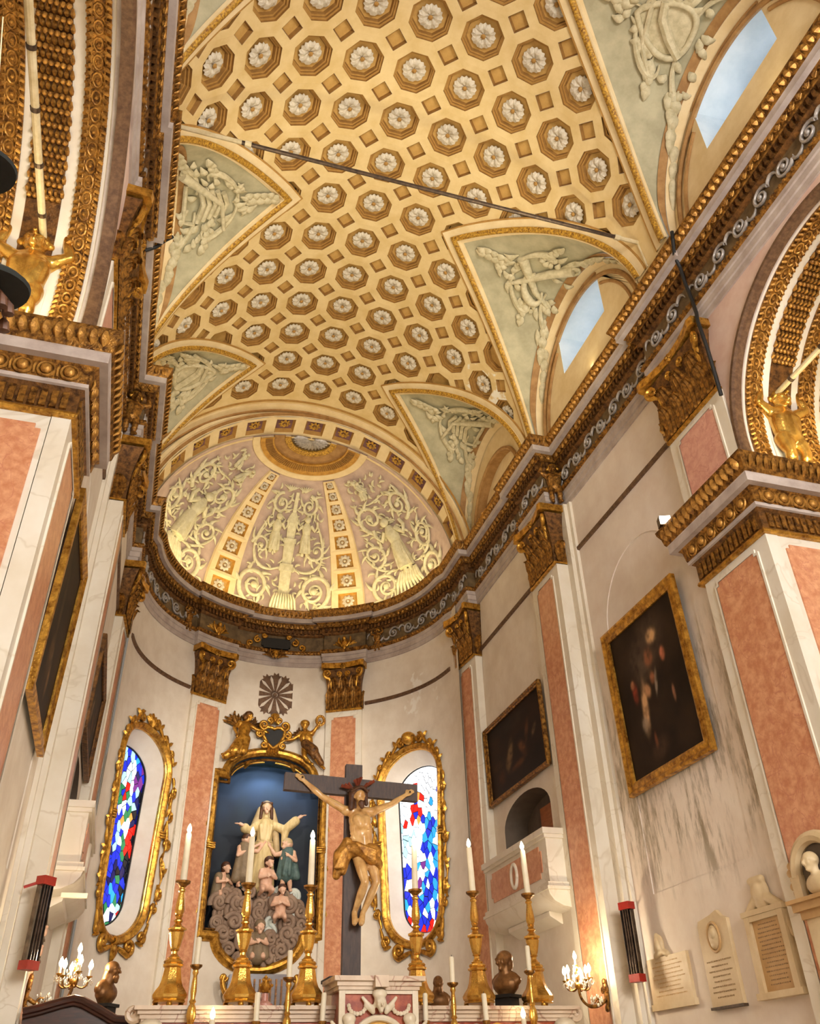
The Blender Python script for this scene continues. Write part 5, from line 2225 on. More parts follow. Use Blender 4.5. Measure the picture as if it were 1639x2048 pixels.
fr = thing('altarpiece_surround', 'gilded moulded surround of the central niche with shouldered corners', 'niche surround')
outline_frame(NICHE, [(-.04, .05), (-.04, -.06), (.02, -.12), (.08, -.13), (.14, -.09), (.17, -.05), (.18, .02)], 0, 'moulding', 'gold', fr)
outline_frame(NICHE, [(-.12, .18), (-.12, .10), (-.09, .07), (-.06, .10), (-.06, .18)], 0, 'inner_moulding', 'gold_old', fr)
for s in (-1, 1):
    for k, (z, a) in enumerate(((7.3, .3), (6.9, -.3), (6.4, .3), (5.9, -.4), (5.4, .3))):
        leaf_orn(fr, 0, s * 1.50, z, -pi / 2 + s * a, .42, .07, 'gilded_leaf')
    c_scroll(fr, 0, s * 1.56, 6.70, .12, pi / 2, -s, (s * 1.50, 6.2), .04)
    c_scroll(fr, 0, s * 1.58, 7.50, .11, pi / 2, -s, (s * 1.52, 7.1), .04)
    m = MB()
    for k in (-1, 0, 1):
        m.tube([apos(s * 1.28, 6.62 + .05 * k, .02, 0), apos(s * 1.30, 6.62 + .05 * k, -.14, 0), apos(s * 1.46, 6.62 + .05 * k, -.14, 0), apos(s * 1.52, 6.62 + .05 * k, -.02, 0)], .028, 6)
    m.obj('tie', 'gold', fr, smooth=60)
    leaf_orn(fr, 0, s * .62, 8.62, pi - s * 1.1 if s > 0 else 1.1, .3, .05, 'gilded_leaf', 'gold', .15)
    # inner garland of the arch
    m = MB()
    m.tube([apos(s * .93 * cos(a), 8.30 + .56 * sin(a), .22, 0) for a in [rad(12 + 70 * i / 12) for i in range(13)]], taper(13, .02, .04, .03), 7)
    m.obj('arch_garland', 'gold_bright', fr, smooth=60)

# sunburst on the apse wall
sb = thing('sunburst', 'dark sunburst of feathered rays painted above the gilded cartouche', 'ornament', apos(-.02, 10.62, 0, 0))
ray = MB()
pts = [(-.018, .07), (-.075, .44), (-.145, .54), (-.08, .54), (-.06, .63), (0, .57), (.06, .63), (.08, .54), (.145, .54), (.075, .44), (.018, .07)]
ray.prism(pts, -.03, .005)
ray_me = ray.mesh('ray', 'bronze_moulding', 0)
for k in range(12):
    link('ray', ray_me, sb, mtx=Matrix.Rotation(k * pi / 6, 4, 'Y'))
MB().lathe([(0, -.04), (.05, -.04), (.06, -.01), (.06, .01), (0, .01)], 12, X=Matrix.Rotation(-pi / 2, 4, 'X')).obj('hub', 'bronze_moulding', sb)

# cartouche
ct = thing('cartouche', 'gilded scrolled cartouche with a dark heart-shaped shield above the niche', 'cartouche', apos(0, 9.42, -.16, 0))
heart = [(0, -.30), (.14, -.20), (.24, -.02), (.26, .12), (.16, .20), (.06, .19), (0, .16), (-.06, .19), (-.16, .20), (-.26, .12), (-.24, -.02), (-.14, -.20)]
MB().prism(heart, -.05, .02).obj('shield', 'black', ct, smooth=20)
m = MB()
m.tube([(x * 1.1, -.05, z * 1.1) for x, z in heart], .05, 8, closed=True)
m.obj('shield_rim', 'gold', ct, smooth=60)
for s in (-1, 1):
    for cx_, cz_, R, a0, sg in ((.27, .27, .13, -pi / 2, s), (.36, .02, .10, pi / 2, -s), (.24, -.26, .10, pi / 2, s), (.12, .40, .08, -pi / 2, -s)):
        m = MB()
        m.tube([(x, -.07, z) for x, z in spiral(s * cx_, cz_, R, .025, 1.4, a0, sg, 20)], [.045 - .02 * i / 20 for i in range(21)], 7)
        m.obj('scroll', 'gold', ct, smooth=60)
sculpt('cherub_head', head_prims((0, -.10, .44), .22) + [ell((0, -.06, .52), (.12, .10, .08))], 'gold', ct, .014, 2)
for s in (-.10, 0, .10):
    link('leaf', leaf_mesh(.22, .09, .05, .015).mesh('leaf', 'gold', 50), ct, (s, -.06, -.30), rot=(pi, 0, 0))


def wing_mesh(L, w, name, mt, s=1):
    m = MB()
    for k in range(6):
        a = rad(20 + 15 * k)
        ln = L * (1 - .07 * k)
        pts = [(s * .02 * k, 0.01 * k, .02 * k), (s * (ln * .5 * cos(a)), .02, ln * .5 * sin(a) + .03), (s * ln * cos(a + .1), .05, ln * sin(a - .1))]
        m.tube(pts, [w * .4, w, w * .25], 6, flat=.45)
    m.tube([(0, 0, 0), (s * L * .3, -.02, L * .35), (s * L * .28, 0, L * .75)], [w * .8, w * .9, w * .4], 7)
    return m.mesh(name, mt, 60)


# angels beside the cartouche
aL = thing('angel_statue', 'gilded winged angel leaning towards the cartouche on its left', 'angel statue', mtx=wall_frame(*apos(-.86, 8.78, -.22, 0), -13))
J = dict(head=(.12, -.05, 1.05), chest=(.02, 0, .72), pelvis=(-.02, 0, .42), shL=(-.12, 0, .86), elL=(-.26, -.05, .70), wrL=(-.20, -.12, .52), shR=(.16, 0, .84), elR=(.34, -.05, .74), wrR=(.54, -.06, .72),
         hipL=(-.10, 0, .38), knL=(-.16, -.10, .14), anL=(-.38, 0, .02), toL=(-.50, -.02, -.02), hipR=(.06, 0, .38), knR=(.02, -.14, .10), anR=(-.16, -.05, -.08), toR=(-.26, -.08, -.14))
sculpt('figure', figure_prims(J, .98, 1.0, face=(.7, -.6, -.1)), 'gold', aL, .018, 2)
fold = [cap((.0, -.04, .72), (-.02, -.08, .40), .13, .17), cap((-.06, -.10, .40), (-.22, -.14, .08), .15, .16), cap((-.2, -.10, .10), (-.42, -.05, -.06), .13, .09), cap((.05, -.12, .42), (-.02, -.18, .08), .12, .12)]
for k in range(5):
    fold.append(cap((-.10 + .05 * k, -.17, .44), (-.36 + .09 * k, -.22, .02), .03, .035))
sculpt('robe', fold, 'gold', aL, .018, 2)
sculpt('hair', [ell((.11, -.01, 1.11), (.12, .12, .10)), ell((.05, .04, 1.05), (.10, .10, .11))], 'gold_dark', aL, .018, 1)
link('wing', wing_mesh(.55, .06, 'wing', 'gold_old', -1), aL, (-.10, .06, .76))
link('wing', wing_mesh(.42, .05, 'wing', 'gold_dark', 1), aL, (.20, .08, .80))
aR = thing('angel_statue', 'gilded putto raising a round wreath on the right of the cartouche', 'angel statue', mtx=wall_frame(*apos(.88, 8.72, -.22, 0), 13))
J = dict(head=(-.04, -.05, .98), chest=(0, 0, .68), pelvis=(.06, 0, .40), shL=(-.13, 0, .78), elL=(-.32, -.05, .62), wrL=(-.52, -.06, .58), shR=(.14, 0, .78), elR=(.24, -.06, .88), wrR=(.32, -.08, 1.02),
         hipL=(-.02, 0, .36), knL=(-.02, -.14, .14), anL=(.14, -.05, .0), toL=(.20, -.12, -.06), hipR=(.14, 0, .36), knR=(.26, -.08, .14), anR=(.42, 0, -.06), toR=(.50, -.03, -.14))
sculpt('figure', figure_prims(J, .90, 1.12, child=True, face=(-.3, -1, 0)), 'gold', aR, .018, 2)
sculpt('drapery', [cap((.0, -.05, .5), (.2, -.10, .3), .13, .15), cap((.2, -.1, .3), (.42, -.02, .0), .12, .08), cap((.05, -.12, .48), (.22, -.17, .10), .05, .05)], 'gold_dark', aR, .018, 2)
sculpt('hair', [ell((-.04, -.02, 1.05), (.13, .13, .10))], 'gold', aR, .018, 1)
m = MB()
m.tube([(.36 + .10 * cos(a), -.10, 1.10 + .12 * sin(a)) for a in [i * pi / 8 for i in range(16)]], .04, 8, closed=True)
for i in range(12):
    a = i * pi / 6
    m.ball((.36 + .10 * cos(a), -.13, 1.10 + .12 * sin(a)), .03, 6, 4)
m.obj('wreath', 'gold_bright', aR, smooth=60)
link('wing', wing_mesh(.34, .045, 'wing', 'gold_dark', -1), aR, (-.10, .08, .72))

# ------------------------------------------------------------------ the statue group
MY = AY + RA + .34
mad = thing('madonna_statue', 'large robed female statue with open arms standing on clouds', 'statue', (0.02, MY, 5.84))
body = [cap((0, 0, .10), (0, 0, 1.05), .30, .20), cap((0, 0, 1.0), (0, -.02, 1.45), .19, .20), ell((0, 0, 1.52), (.26, .15, .14)), cap((0, 0, 1.55), (0, -.02, 1.72), .075, .07), cap((-.13, 0, .08), (-.1, 0, 1.0), .19, .14), cap((.13, 0, .08), (.1, 0, 1.0), .19, .14)]
for k in range(-4, 5):
    body.append(cap((k * .032, -.17 + .012 * abs(k), 1.02), (k * .062 + .02 * (k % 2), -.27 + .035 * abs(k), .06), .030, .050))
for k in range(-2, 3):
    body.append(cap((k * .05, -.17, 1.10), (k * .07, -.17, 1.42), .03, .04))
body += [cap((-.20, -.02, 1.48), (-.40, -.08, 1.26), .10, .10), cap((-.40, -.08, 1.26), (-.52, -.22, 1.32), .10, .12), cap((.20, -.02, 1.48), (.48, -.08, 1.36), .10, .11), cap((.48, -.08, 1.36), (.72, -.20, 1.56), .11, .12),
         cap((.50, -.08, 1.30), (.46, -.06, .98), .10, .05), cap((-.42, -.10, 1.22), (-.44, -.08, .92), .09, .05)]
sculpt('robe', body, 'robe_cream', mad, .018, 2)
MB().tube([(.205 * cos(a), .01 + .18 * sin(a), 1.05 + .01 * cos(3 * a)) for a in [i * pi / 10 for i in range(20)]], .028, 7, closed=True).obj('girdle', 'veil', mad)
sculpt('head', head_prims((0, -.06, 1.86), .30), 'skin_pale', mad, .014, 2)
hd = [ell((0, .02, 1.93), (.16, .17, .15)), cap((-.15, .02, 1.86), (-.25, .04, 1.46), .07, .11), cap((.15, .02, 1.86), (.25, .04, 1.46), .07, .11), cap((0, .10, 1.86), (0, .14, 1.30), .14, .20), cap((-.24, .06, 1.5), (-.42, .08, .7), .10, .09), cap((.24, .06, 1.5), (.36, .10, .8), .10, .08)]
sculpt('veil', hd, 'veil', mad, .018, 2)
sculpt('hair', [cap((-.12, -.05, 1.92), (-.14, -.08, 1.62), .045, .04), cap((.12, -.05, 1.92), (.14, -.08, 1.62), .045, .04), cap((-.11, -.09, 1.99), (.11, -.09, 1.99), .04)], 'hair_brown', mad, .014, 1)
sculpt('hand', hand_prims((-.56, -.28, 1.36), (-.8, -.25, .25), .24, 1, up=(0, -.4, 1)), 'skin_pale', mad, .010, 1)
sculpt('hand', hand_prims((.76, -.24, 1.61), (.8, -.25, .5), .24, -1, up=(0, -.4, 1)), 'skin_pale', mad, .010, 1)
sculpt('mantle', [cap((-.40, .02, 1.20), (-.44, -.05, .10), .10, .14), cap((-.44, -.05, .8), (-.52, -.10, .1), .07, .10), cap((-.36, -.08, .7), (-.40, -.14, .05), .06, .08)], 'robe_blue', mad, .018, 2)


def child_figure(label, loc, rz, J, k, robe=None, robe_mat='robe_blue', face=(0, -1, .2), hair='hair_brown', wings=None):
    t = thing('child_statue', label, 'statue', loc, rz)
    sculpt('figure', figure_prims(J, k, 1.05, child=True, face=face), 'skin_pale', t, .016, 2)
    h = Vector(J['head'])
    sculpt('hair', [ell(h + Vector((0, .03, .06)) * k, (.135 * k, .135 * k, .12 * k)), ell(h + Vector((0, .06, -.02)) * k, (.12 * k, .11 * k, .12 * k))], hair, t, .016, 1)
    if robe:
        sculpt('drapery', robe, robe_mat, t, .018, 2)
    if wings:
        for s in (-1, 1):
            link('wing', wing_mesh(.32 * k, .04, 'wing', 'robe_brown', s), t, (s * .08 * k, .10, Vector(J['shL']).z - .05))
    return t


Jst = dict(head=(-.02, -.05, 1.08), chest=(0, 0, .78), pelvis=(0, 0, .54), shL=(-.13, 0, .90), elL=(-.30, -.10, .84), wrL=(-.42, -.16, 1.02), shR=(.13, 0, .90), elR=(.22, -.10, .70), wrR=(.06, -.18, .80),
           hipL=(-.07, 0, .50), knL=(-.08, -.06, .26), anL=(-.09, 0, .05), toL=(-.10, -.12, .03), hipR=(.07, 0, .50), knR=(.08, -.05, .27), anR=(.10, .02, .05), toR=(.12, -.10, .03))
child_figure('standing boy statue in blue tunic reaching towards the robed woman', (.60, MY - .15, 5.74), rad(-15), Jst, 1.0,
             [cap((0, 0, .92), (0, 0, .40), .16, .20), cap((-.1, 0, .86), (-.16, -.05, .36), .09, .10), cap((.12, .02, .86), (.24, .02, .36), .08, .10), cap((.0, -.14, .8), (-.05, -.19, .38), .04, .05), cap((.08, -.13, .8), (.08, -.19, .38), .04, .05)], face=(-.6, -.6, .5), hair='veil')
child_figure('angel statue at the left of the robed woman behind a tall candle', (-.46, MY - .18, 5.80), rad(20), {k_: (-v[0], v[1], v[2]) for k_, v in Jst.items()} | dict(wrR=(.30, -.14, 1.0)), .95,
             [cap((0, 0, .92), (0, 0, .30), .16, .20), cap((-.1, 0, .86), (-.18, .0, .20), .09, .11)], 'robe_brown', face=(.5, -.7, .4))
Jk = dict(head=(.02, -.10, .62), chest=(0, 0, .36), pelvis=(0, .02, .12), shL=(-.12, 0, .44), elL=(-.20, -.12, .28), wrL=(-.06, -.22, .30), shR=(.12, 0, .44), elR=(.20, -.12, .28), wrR=(.04, -.22, .33),
          hipL=(-.07, 0, .10), knL=(-.12, -.18, .02), anL=(-.12, .05, -.04), toL=(-.12, .12, -.06), hipR=(.07, 0, .10), knR=(.12, -.18, .02), anR=(.12, .05, -.04), toR=(.12, .12, -.06))
child_figure('small praying child statue kneeling at the feet of the robed woman', (.08, MY - .42, 5.70), rad(8), Jk, .92, face=(.4, -1, .3))
child_figure('praying friar-like half figure at the bottom of the cloud bank', (-.02, MY - .42, 4.30), 0, Jk, .98,
             [cap((-.10, 0, .42), (-.16, -.02, .05), .11, .13), cap((.10, 0, .42), (.16, -.02, .05), .11, .13), cap((0, 0, .42), (0, -.04, .02), .15, .18)], 'robe_brown', face=(.1, -1, -.1), hair='robe_brown')
child_figure('dim red-haired child half buried in cloud at the left edge of the niche', (-.92, MY - .1, 5.62), rad(25), Jk, .85,
             [cap((-.10, 0, .42), (-.16, -.02, .0), .11, .13), cap((.10, 0, .42), (.16, -.02, .0), .11, .13)], 'robe_brown', face=(.5, -1, 0), hair='hair_brown')
child_figure('cherub peeping out of whitish cloud right of the kneeling child', (.46, MY - .38, 5.12), rad(-10), Jk, .80, face=(.5, -1, 0), wings=True)

cl = thing('cloud_bank', 'bank of carved curling grey clouds filling the bottom of the niche', 'cloud sculpture', (0, MY, 4.2))
rc = random.Random(3)
core = [ell((0, .15, .75), (1.15, .35, .85))]
for i in range(26):
    a = rc.uniform(-1, 1)
    core.append(ell((a * 1.0, rc.uniform(.0, .2), rc.uniform(.15, 1.35) * (1 - .3 * abs(a)) + .15 * abs(a)), (rc.uniform(.16, .28),) * 3))
sculpt('cloud_mass', core, 'cloud_grey', cl, .03, 3)
curl_me = []
for v_ in range(4):
    for mt in ('cloud_grey', 'cloud_white'):
        m = MB()
        R = .20
        sp_ = spiral(0, 0, R, .03, 1.6 + .3 * v_, v_ * 1.3, 1 if v_ % 2 else -1, 40)
        m.tube([(x, -.04 - .10 * i / 40, z) for i, (x, z) in enumerate(sp_)], [.062 - .025 * i / 40 for i in range(41)], 8)
        m.ball((0, -.02, 0), (R * .8, .08, R * .8), 12, 6)
        curl_me.append(m.mesh('cloud_curl', mt, 70))
n_ = 0
for row in range(8):
    z = .06 + row * .20
    wrow = (.55, .78, .92, 1.06, 1.12, 1.14, 1.10, .9)[row]
    k = 5 + (row > 1) + (row > 2)
    for i in range(k):
        x = -wrow + 2 * wrow * (i + .5 + rc.uniform(-.25, .25)) / k
        white = (row >= 4 and .1 < x < .85 and rc.random() < .6) or (row in (2, 3) and .2 < x < .5 and rc.random() < .3)
        s_ = rc.uniform(.75, 1.2)
        if abs(x) < .12 and row < 3:
            continue
        X = Matrix.Translation((x, -.30 + .02 * row + rc.uniform(-.06, .06), z + rc.uniform(-.05, .05))) @ Matrix.Rotation(rc.uniform(-.5, .5), 4, 'Z') @ Matrix.Rotation(rc.uniform(0, 6.28), 4, 'Y') @ Matrix.Scale(s_, 4)
        link('cloud_curl', curl_me[rc.randrange(4) * 2 + (1 if white else 0)], cl, mtx=X)


# ------------------------------------------------------------------ paintings
def painting(label, mtx, w, h, fw_, colf, fmat, tilt=3.0):
    t = thing('painting', label, 'painting', mtx=mtx @ Matrix.Rotation(rad(tilt), 4, 'X'))
    m = MB()
    rings = []
    for o, d in ((0, -.02), (0, -.05), (fw_ * .25, -.07), (fw_ * .55, -.055), (fw_ * .8, -.09), (fw_, -.08), (fw_, .0), (0, 0)):
        a, b = w / 2 - fw_ + o, h / 2 - fw_ + o
        rings.append([(-a, d, -b), (a, d, -b), (a, d, b), (-a, d, b)])
    m.loft(rings, 0, False, True)
    m.obj('frame', fmat, t, smooth=25)
    a, b = w / 2 - fw_ + .01, h / 2 - fw_ + .01
    color_grid('canvas', lambda u, v: Vector((-a + 2 * a * u, -.015, -b + 2 * b * v)), 110, 130, colf, 'oil_paint', t)
    MB().box((-w / 2 + .04, -.012, -h / 2 + .04), (w / 2 - .04, .02, h / 2 - .04)).obj('stretcher', 'dark_wood', t, smooth=0)
    return t


def blob(u, v, cu, cv, ru, rv, a=0.0):
    du, dv = u - cu, v - cv
    c, s = cos(a), sin(a)
    x, y = (du * c + dv * s) / ru, (-du * s + dv * c) / rv
    d2 = x * x + y * y
    return math.exp(-d2 * d2 * .8)


def figures(items, bg1, bg2, seed):
    def f(u, v):
        c = mixc(bg1, bg2, .5 + .6 * fbm(u * 4, v * 4, seed))
        for cu, cv, ru, rv, a, col, k in items:
            b = blob(u, v, cu, cv, ru, rv, a)
            b *= .95 + .6 * fbm(u * 14, v * 14, seed + 3)
            c = mixc(c, col, k * min(1, max(0, b)) * (1.0 if ru * rv < .01 else .8))
        return c
    return f


pic1 = figures([(.50, .78, .28, .16, .3, (92, 74, 62), .8), (.40, .64, .12, .10, 0, (96, 80, 66), .6), (.62, .82, .07, .05, 0, (226, 176, 120), .9), (.52, .70, .06, .06, 0, (150, 92, 60), .8),
                (.34, .40, .045, .16, -.15, (216, 168, 120), .95), (.42, .50, .04, .05, .6, (206, 150, 104), .9), (.30, .30, .05, .06, .3, (150, 130, 110), .8), (.24, .54, .04, .07, 0, (150, 60, 40), .9), (.22, .60, .03, .03, 0, (196, 130, 90), .9),
                (.52, .56, .035, .04, 0, (176, 110, 74), .8), (.56, .52, .02, .08, -.3, (180, 160, 140), .7), (.72, .66, .035, .045, 0, (206, 120, 84), .9), (.76, .38, .02, .05, 0, (190, 130, 100), .7), (.44, .12, .12, .06, .2, (70, 50, 36), .8), (.40, .18, .02, .05, 0, (150, 80, 50), .6)],
               (26, 17, 10), (50, 36, 24), 4)
pic2 = figures([(.40, .46, .05, .17, -.2, (150, 120, 84), .7), (.34, .34, .04, .10, 0, (120, 90, 60), .6), (.62, .42, .05, .12, .4, (120, 74, 44), .7), (.72, .58, .03, .14, -.2, (110, 66, 40), .6), (.52, .24, .14, .05, .2, (110, 66, 40), .6), (.84, .52, .03, .08, -.4, (140, 110, 80), .6),
                (.16, .42, .10, .06, 0, (70, 46, 28), .6), (.50, .84, .2, .08, 0, (56, 48, 40), .5), (.22, .24, .06, .10, 0, (90, 50, 30), .5)], (20, 12, 8), (44, 26, 16), 6)
pic3 = figures([(.5, .3, .12, .10, 0, (120, 90, 54), .7), (.45, .6, .06, .16, .2, (90, 70, 44), .6), (.62, .2, .05, .08, 0, (150, 110, 66), .6), (.3, .75, .2, .06, 0, (60, 46, 30), .5)], (26, 16, 10), (52, 34, 20), 9)
painting('large dark painting in a broad gilt frame, a pale child figure at its centre', wall_frame(XB - .06, 10.72, 6.78, 90), 2.30, 2.76, .19, pic1, 'gold', 1)
painting('dark crowded painting in a thin gilt frame above the marble balcony', wall_frame(XC - .05, 15.42, 7.42, 90), 2.95, 1.66, .10, pic2, 'gold_old', 1)
painting('large dark painting in gilt frame seen edge-on on the left wall', wall_frame(-XB + .06, 10.72, 6.78, -90), 2.30, 2.76, .19, pic3, 'gold', 1)
painting('dark painting seen edge-on on the left wall nearest the apse', wall_frame(-XC + .05, 15.42, 7.42, -90), 2.95, 1.66, .10, pic2, 'gold_dark', 1)

# ------------------------------------------------------------------ balconies
for sx, where in ((1, 'right'), (-1, 'left')):
    X0 = .40
    y0, y1 = 13.80, 16.62
    L = y1 - y0
    t = thing('balcony', 'white marble balcony with red panels on the %s wall' % where, 'balcony', mtx=wall_frame(sx * XC, (y0 + y1) / 2, 4.5, 90 * sx))
    m = MB()
    m.box((-L / 2, -X0, .02), (L / 2, 0, .82))
    m.obj('parapet', 'white_marble', t, smooth=0)
    m = MB()
    for z0_, z1_, o in ((.80, .90, .07), (.74, .80, .04), (-.04, .03, .06), (-.09, -.04, .09)):
        m.box((-L / 2 - o, -X0 - o, z0_), (L / 2 + o, 0, z1_))
    m.obj('moulding', 'white_marble', t, smooth=0)
    m = MB()
    prof = [(X0 + .07, -.09), (X0 + .05, -.16), (X0 - .03, -.26), (X0 - .18, -.33), (.05, -.36), (0, -.36)]
    m.loft([[(x, -p, z) for p, z in prof] + [(x, 0, -.09)] for x in (-L / 2 - .05, L / 2 + .05)])
    m.obj('soffit', 'white_marble', t, smooth=40)
    m = MB()
    prof = [(X0 - .16, -.33), (X0 - .17, -.40), (X0 - .24, -.44), (.02, -.52), (0, -.52)]
    m.loft([[(x, -p, z) for p, z in prof] + [(x, 0, -.33)] for x in (-L / 2 + .5, L / 2 - .5)])
    m.obj('corbel', 'white_marble', t, smooth=20)
    MB().prism(notch(L / 2 - .22, .14, .66, .09), -X0 - .012, -X0 + .01).obj('panel', 'red_marble', t, smooth=0)
    m = MB()
    m.tube([(.13 * cos(a), -X0 - .02, .40 + .20 * sin(a)) for a in [i * pi / 12 for i in range(24)]], .035, 8, closed=True)
    m.obj('ring', 'white_marble', t, smooth=60)


# ------------------------------------------------------------------ high altar
al = thing('altar', 'polychrome marble high altar with a moulded candle shelf', 'altar', (0, 11.5, 0))
m = MB()
m.box((-2.5, -.75, 0), (2.5, .45, 1.45))
m.obj('altar_block', 'altar_stone', al, smooth=0)
MB().box((-2.7, -1.0, 1.45), (2.7, .45, 1.6)).obj('mensa', 'white_marble', al, smooth=0)
m = MB()
m.box((-2.45, -.42, 1.6), (2.45, .45, 2.10))
m.obj('lower_shelf', 'altar_stone', al, smooth=0)
m = MB()
m.box((-2.5, -.12, 2.10), (2.5, .45, 2.37))
m.obj('shelf_riser', 'altar_inlay', al, smooth=0)
m = MB()
for z0, z1, o in ((2.37, 2.405, .03), (2.405, 2.45, .05), (2.45, 2.49, .08), (2.49, 2.53, .12)):
    m.box((-2.6 - o, -.12 - o, z0), (2.6 + o, .50, z1))
m.obj('upper_shelf', 'altar_stone', al, smooth=0)
for k in range(-9, 10):
    if abs(k) < 3:
        continue
    x = k * .27
    p = MB()
    if k % 2:
        p.ball((x, -.14, 2.27), (.10, .04, .08), 10, 6)
        p.ball((x, -.17, 2.29), (.05, .03, .05), 8, 5)
        p.obj('carved_boss', 'carved_marble', al)
    else:
        p.prism([(x - .1, 2.19), (x, 2.14), (x + .1, 2.19), (x + .1, 2.33), (x, 2.36), (x - .1, 2.33)], -.135, -.11)
        p.obj('inlay_panel', 'inlay_ochre' if k % 4 else 'red_marble', al, smooth=0)
for s in (-1, 1):
    sculpt('cherub_head', head_prims((s * 2.52, -.22, 2.22), .26) + [ell((s * 2.52, -.16, 2.32), (.14, .13, .09))] + [cap((s * 2.40, -.2, 2.12), (s * 2.24, -.18, 2.22), .06, .03)], 'carved_marble', al, .016, 2)
    m = MB()
    m.tube([(s * 2.72 + x * s, -.10, 2.46 + z) for x, z in spiral(0, 0, .09, .02, 1.4, pi, 1, 18)], .035, 7)
    m.obj('shelf_scroll', 'altar_stone', al)

MB().box((-.6, .5, 0), (.6, 1.25, 2.53)).obj('rear_block', 'altar_stone', al, smooth=0)
tb = thing('tabernacle', 'inlaid marble tabernacle with carved cherub heads in the middle of the altar', 'tabernacle', (0, 11.22, 2.10))
MB().box((-.44, -.25, 0), (.44, .30, .58)).obj('body', 'altar_inlay', tb, smooth=0)
m = MB()
for z0, z1, o in ((.56, .60, .03), (.60, .65, .05), (.65, .70, .09)):
    m.box((-.46 - o, -.27 - o, z0), (.46 + o, .34, z1))
m.box((-.08, -.42, .58), (.08, -.2, .70))
m.obj('cornice', 'altar_stone', tb, smooth=0)
m = MB()
for s in (-1, 1):
    m.box((s * .44 - .035, -.28, 0), (s * .44 + .035, -.24, .56))
m.box((-.404, -.28, .52), (.404, -.24, .558))
m.obj('border', 'carved_marble', tb, smooth=0)
m = MB()
m.tube([(.30 * cos(a), -.28, .02 + .26 * sin(a)) for a in [pi * i / 20 for i in range(21)]], .035, 8)
m.obj('door_arch', 'carved_marble', tb)
m = MB()
m.add([(0, -.262, .0)] + [(.27 * cos(a), -.262, .02 + .24 * sin(a)) for a in [pi * i / 16 for i in range(17)]], [tuple(range(18))])
m.obj('door', 'inlay_ochre', tb, smooth=0)
for x, z, k in ((0, .42, .20), (-.36, .18, .18), (.36, .18, .18)):
    P = head_prims((x, -.33, z), k) + [ell((x, -.30, z + .10 * k / .2), (.09 * k / .2, .07, .06))]
    for s in (-1, 1):
        if x == 0 or s * x < 0 or True:
            P += [cap((x + s * .09, -.30, z - .06), (x + s * .20, -.29, z + .06), .035, .02), cap((x + s * .08, -.30, z - .08), (x + s * .17, -.29, z - .02), .03, .02)]
    sculpt('cherub_head', P, 'carved_marble', tb, .012, 1)
for s in (-1, 1):
    m = MB()
    for i in range(9):
        a = pi * i / 8
        m.ball((s * (.26 + .10 * cos(a)), -.275, .40 - .08 * sin(a)), .026, 7, 5)
    m.obj('garland', 'carved_marble', tb)

# ------------------------------------------------------------------ candlesticks and candles
cs_base = MB()
cs_base.lathe([(.0, .05), (.19, .05), (.20, .065), (.185, .075), (.205, .10), (.21, .13), (.185, .17), (.145, .22), (.122, .28), (.108, .36), (.098, .41), (.12, .425), (.125, .445), (.105, .46)], 8, ph=pi / 8)
cs_base = cs_base.mesh('base', 'gold_bright', 25)
cs_foot = MB().ball((0, 0, .03), (.035, .035, .035), 8, 5).mesh('foot', 'gold', 60)
cs_stem = MB()
cs_stem.lathe([(.0, .45), (.10, .455), (.115, .475), (.10, .495), (.072, .505), (.078, .52), (.055, .535), (.036, .56), (.036, .585), (.055, .60), (.048, .615), (.060, .64), (.078, .72), (.092, .79), (.080, .80), (.108, .815), (.110, .835), (.078, .85), (.050, .87), (.036, .895), (.056, .91), (.056, .925), (.036, .94), (.042, .965), (.052, .975), (.044, .99), (.058, 1.02), (.060, 1.05), (.050, 1.14), (.034, 1.24), (.046, 1.255), (.046, 1.27), (.032, 1.285), (.034, 1.30)], 10)
cs_stem = cs_stem.mesh('stem', 'gold_bright', 28)
cs_pan = MB().lathe([(.03, 1.29), (.055, 1.32), (.09, 1.345), (.095, 1.37), (.06, 1.375), (0, 1.37)], 16).mesh('drip_pan', 'gold_old', 40)
wax_big = MB().lathe([(.0, 0), (.042, 0), (.040, .30), (.037, .56), (.03, .575), (0, .58)], 14).mesh('wax', 'wax', 40)
bulb_me = MB().lathe([(.012, 0), (.020, .012), (.030, .035), (.028, .055), (.018, .085), (.006, .11), (0, .118)], 12).mesh('bulb', 'bulb', 80)
wax_small = MB().lathe([(.0, 0), (.032, 0), (.031, .27), (.024, .285), (0, .285)], 12).mesh('wax', 'wax', 40)


def candlestick(name, label, loc, parts, grp, feet=True):
    t = thing(name, label, 'candlestick', loc, group=grp)
    for nm, me in parts:
        link(nm, me, t)
    if feet:
        for k in range(3):
            a = k * 2 * pi / 3 + pi / 6
            link('foot', cs_foot, t, (.17 * cos(a), .17 * sin(a), 0))
    return t


def candle(label, loc, wax_me, h, grp, lit=True, tilt=0.0):
    t = thing('candle', label, 'candle', loc, group=grp)
    t.rotation_euler = (0, tilt, 0)
    link('wax', wax_me, t)
    if lit:
        link('bulb', bulb_me, t, (0, 0, h))
    else:
        MB().tube([(0, 0, h - .005), (0, 0, h + .02)], .004, 5).obj('wick', 'black', t)
    return t


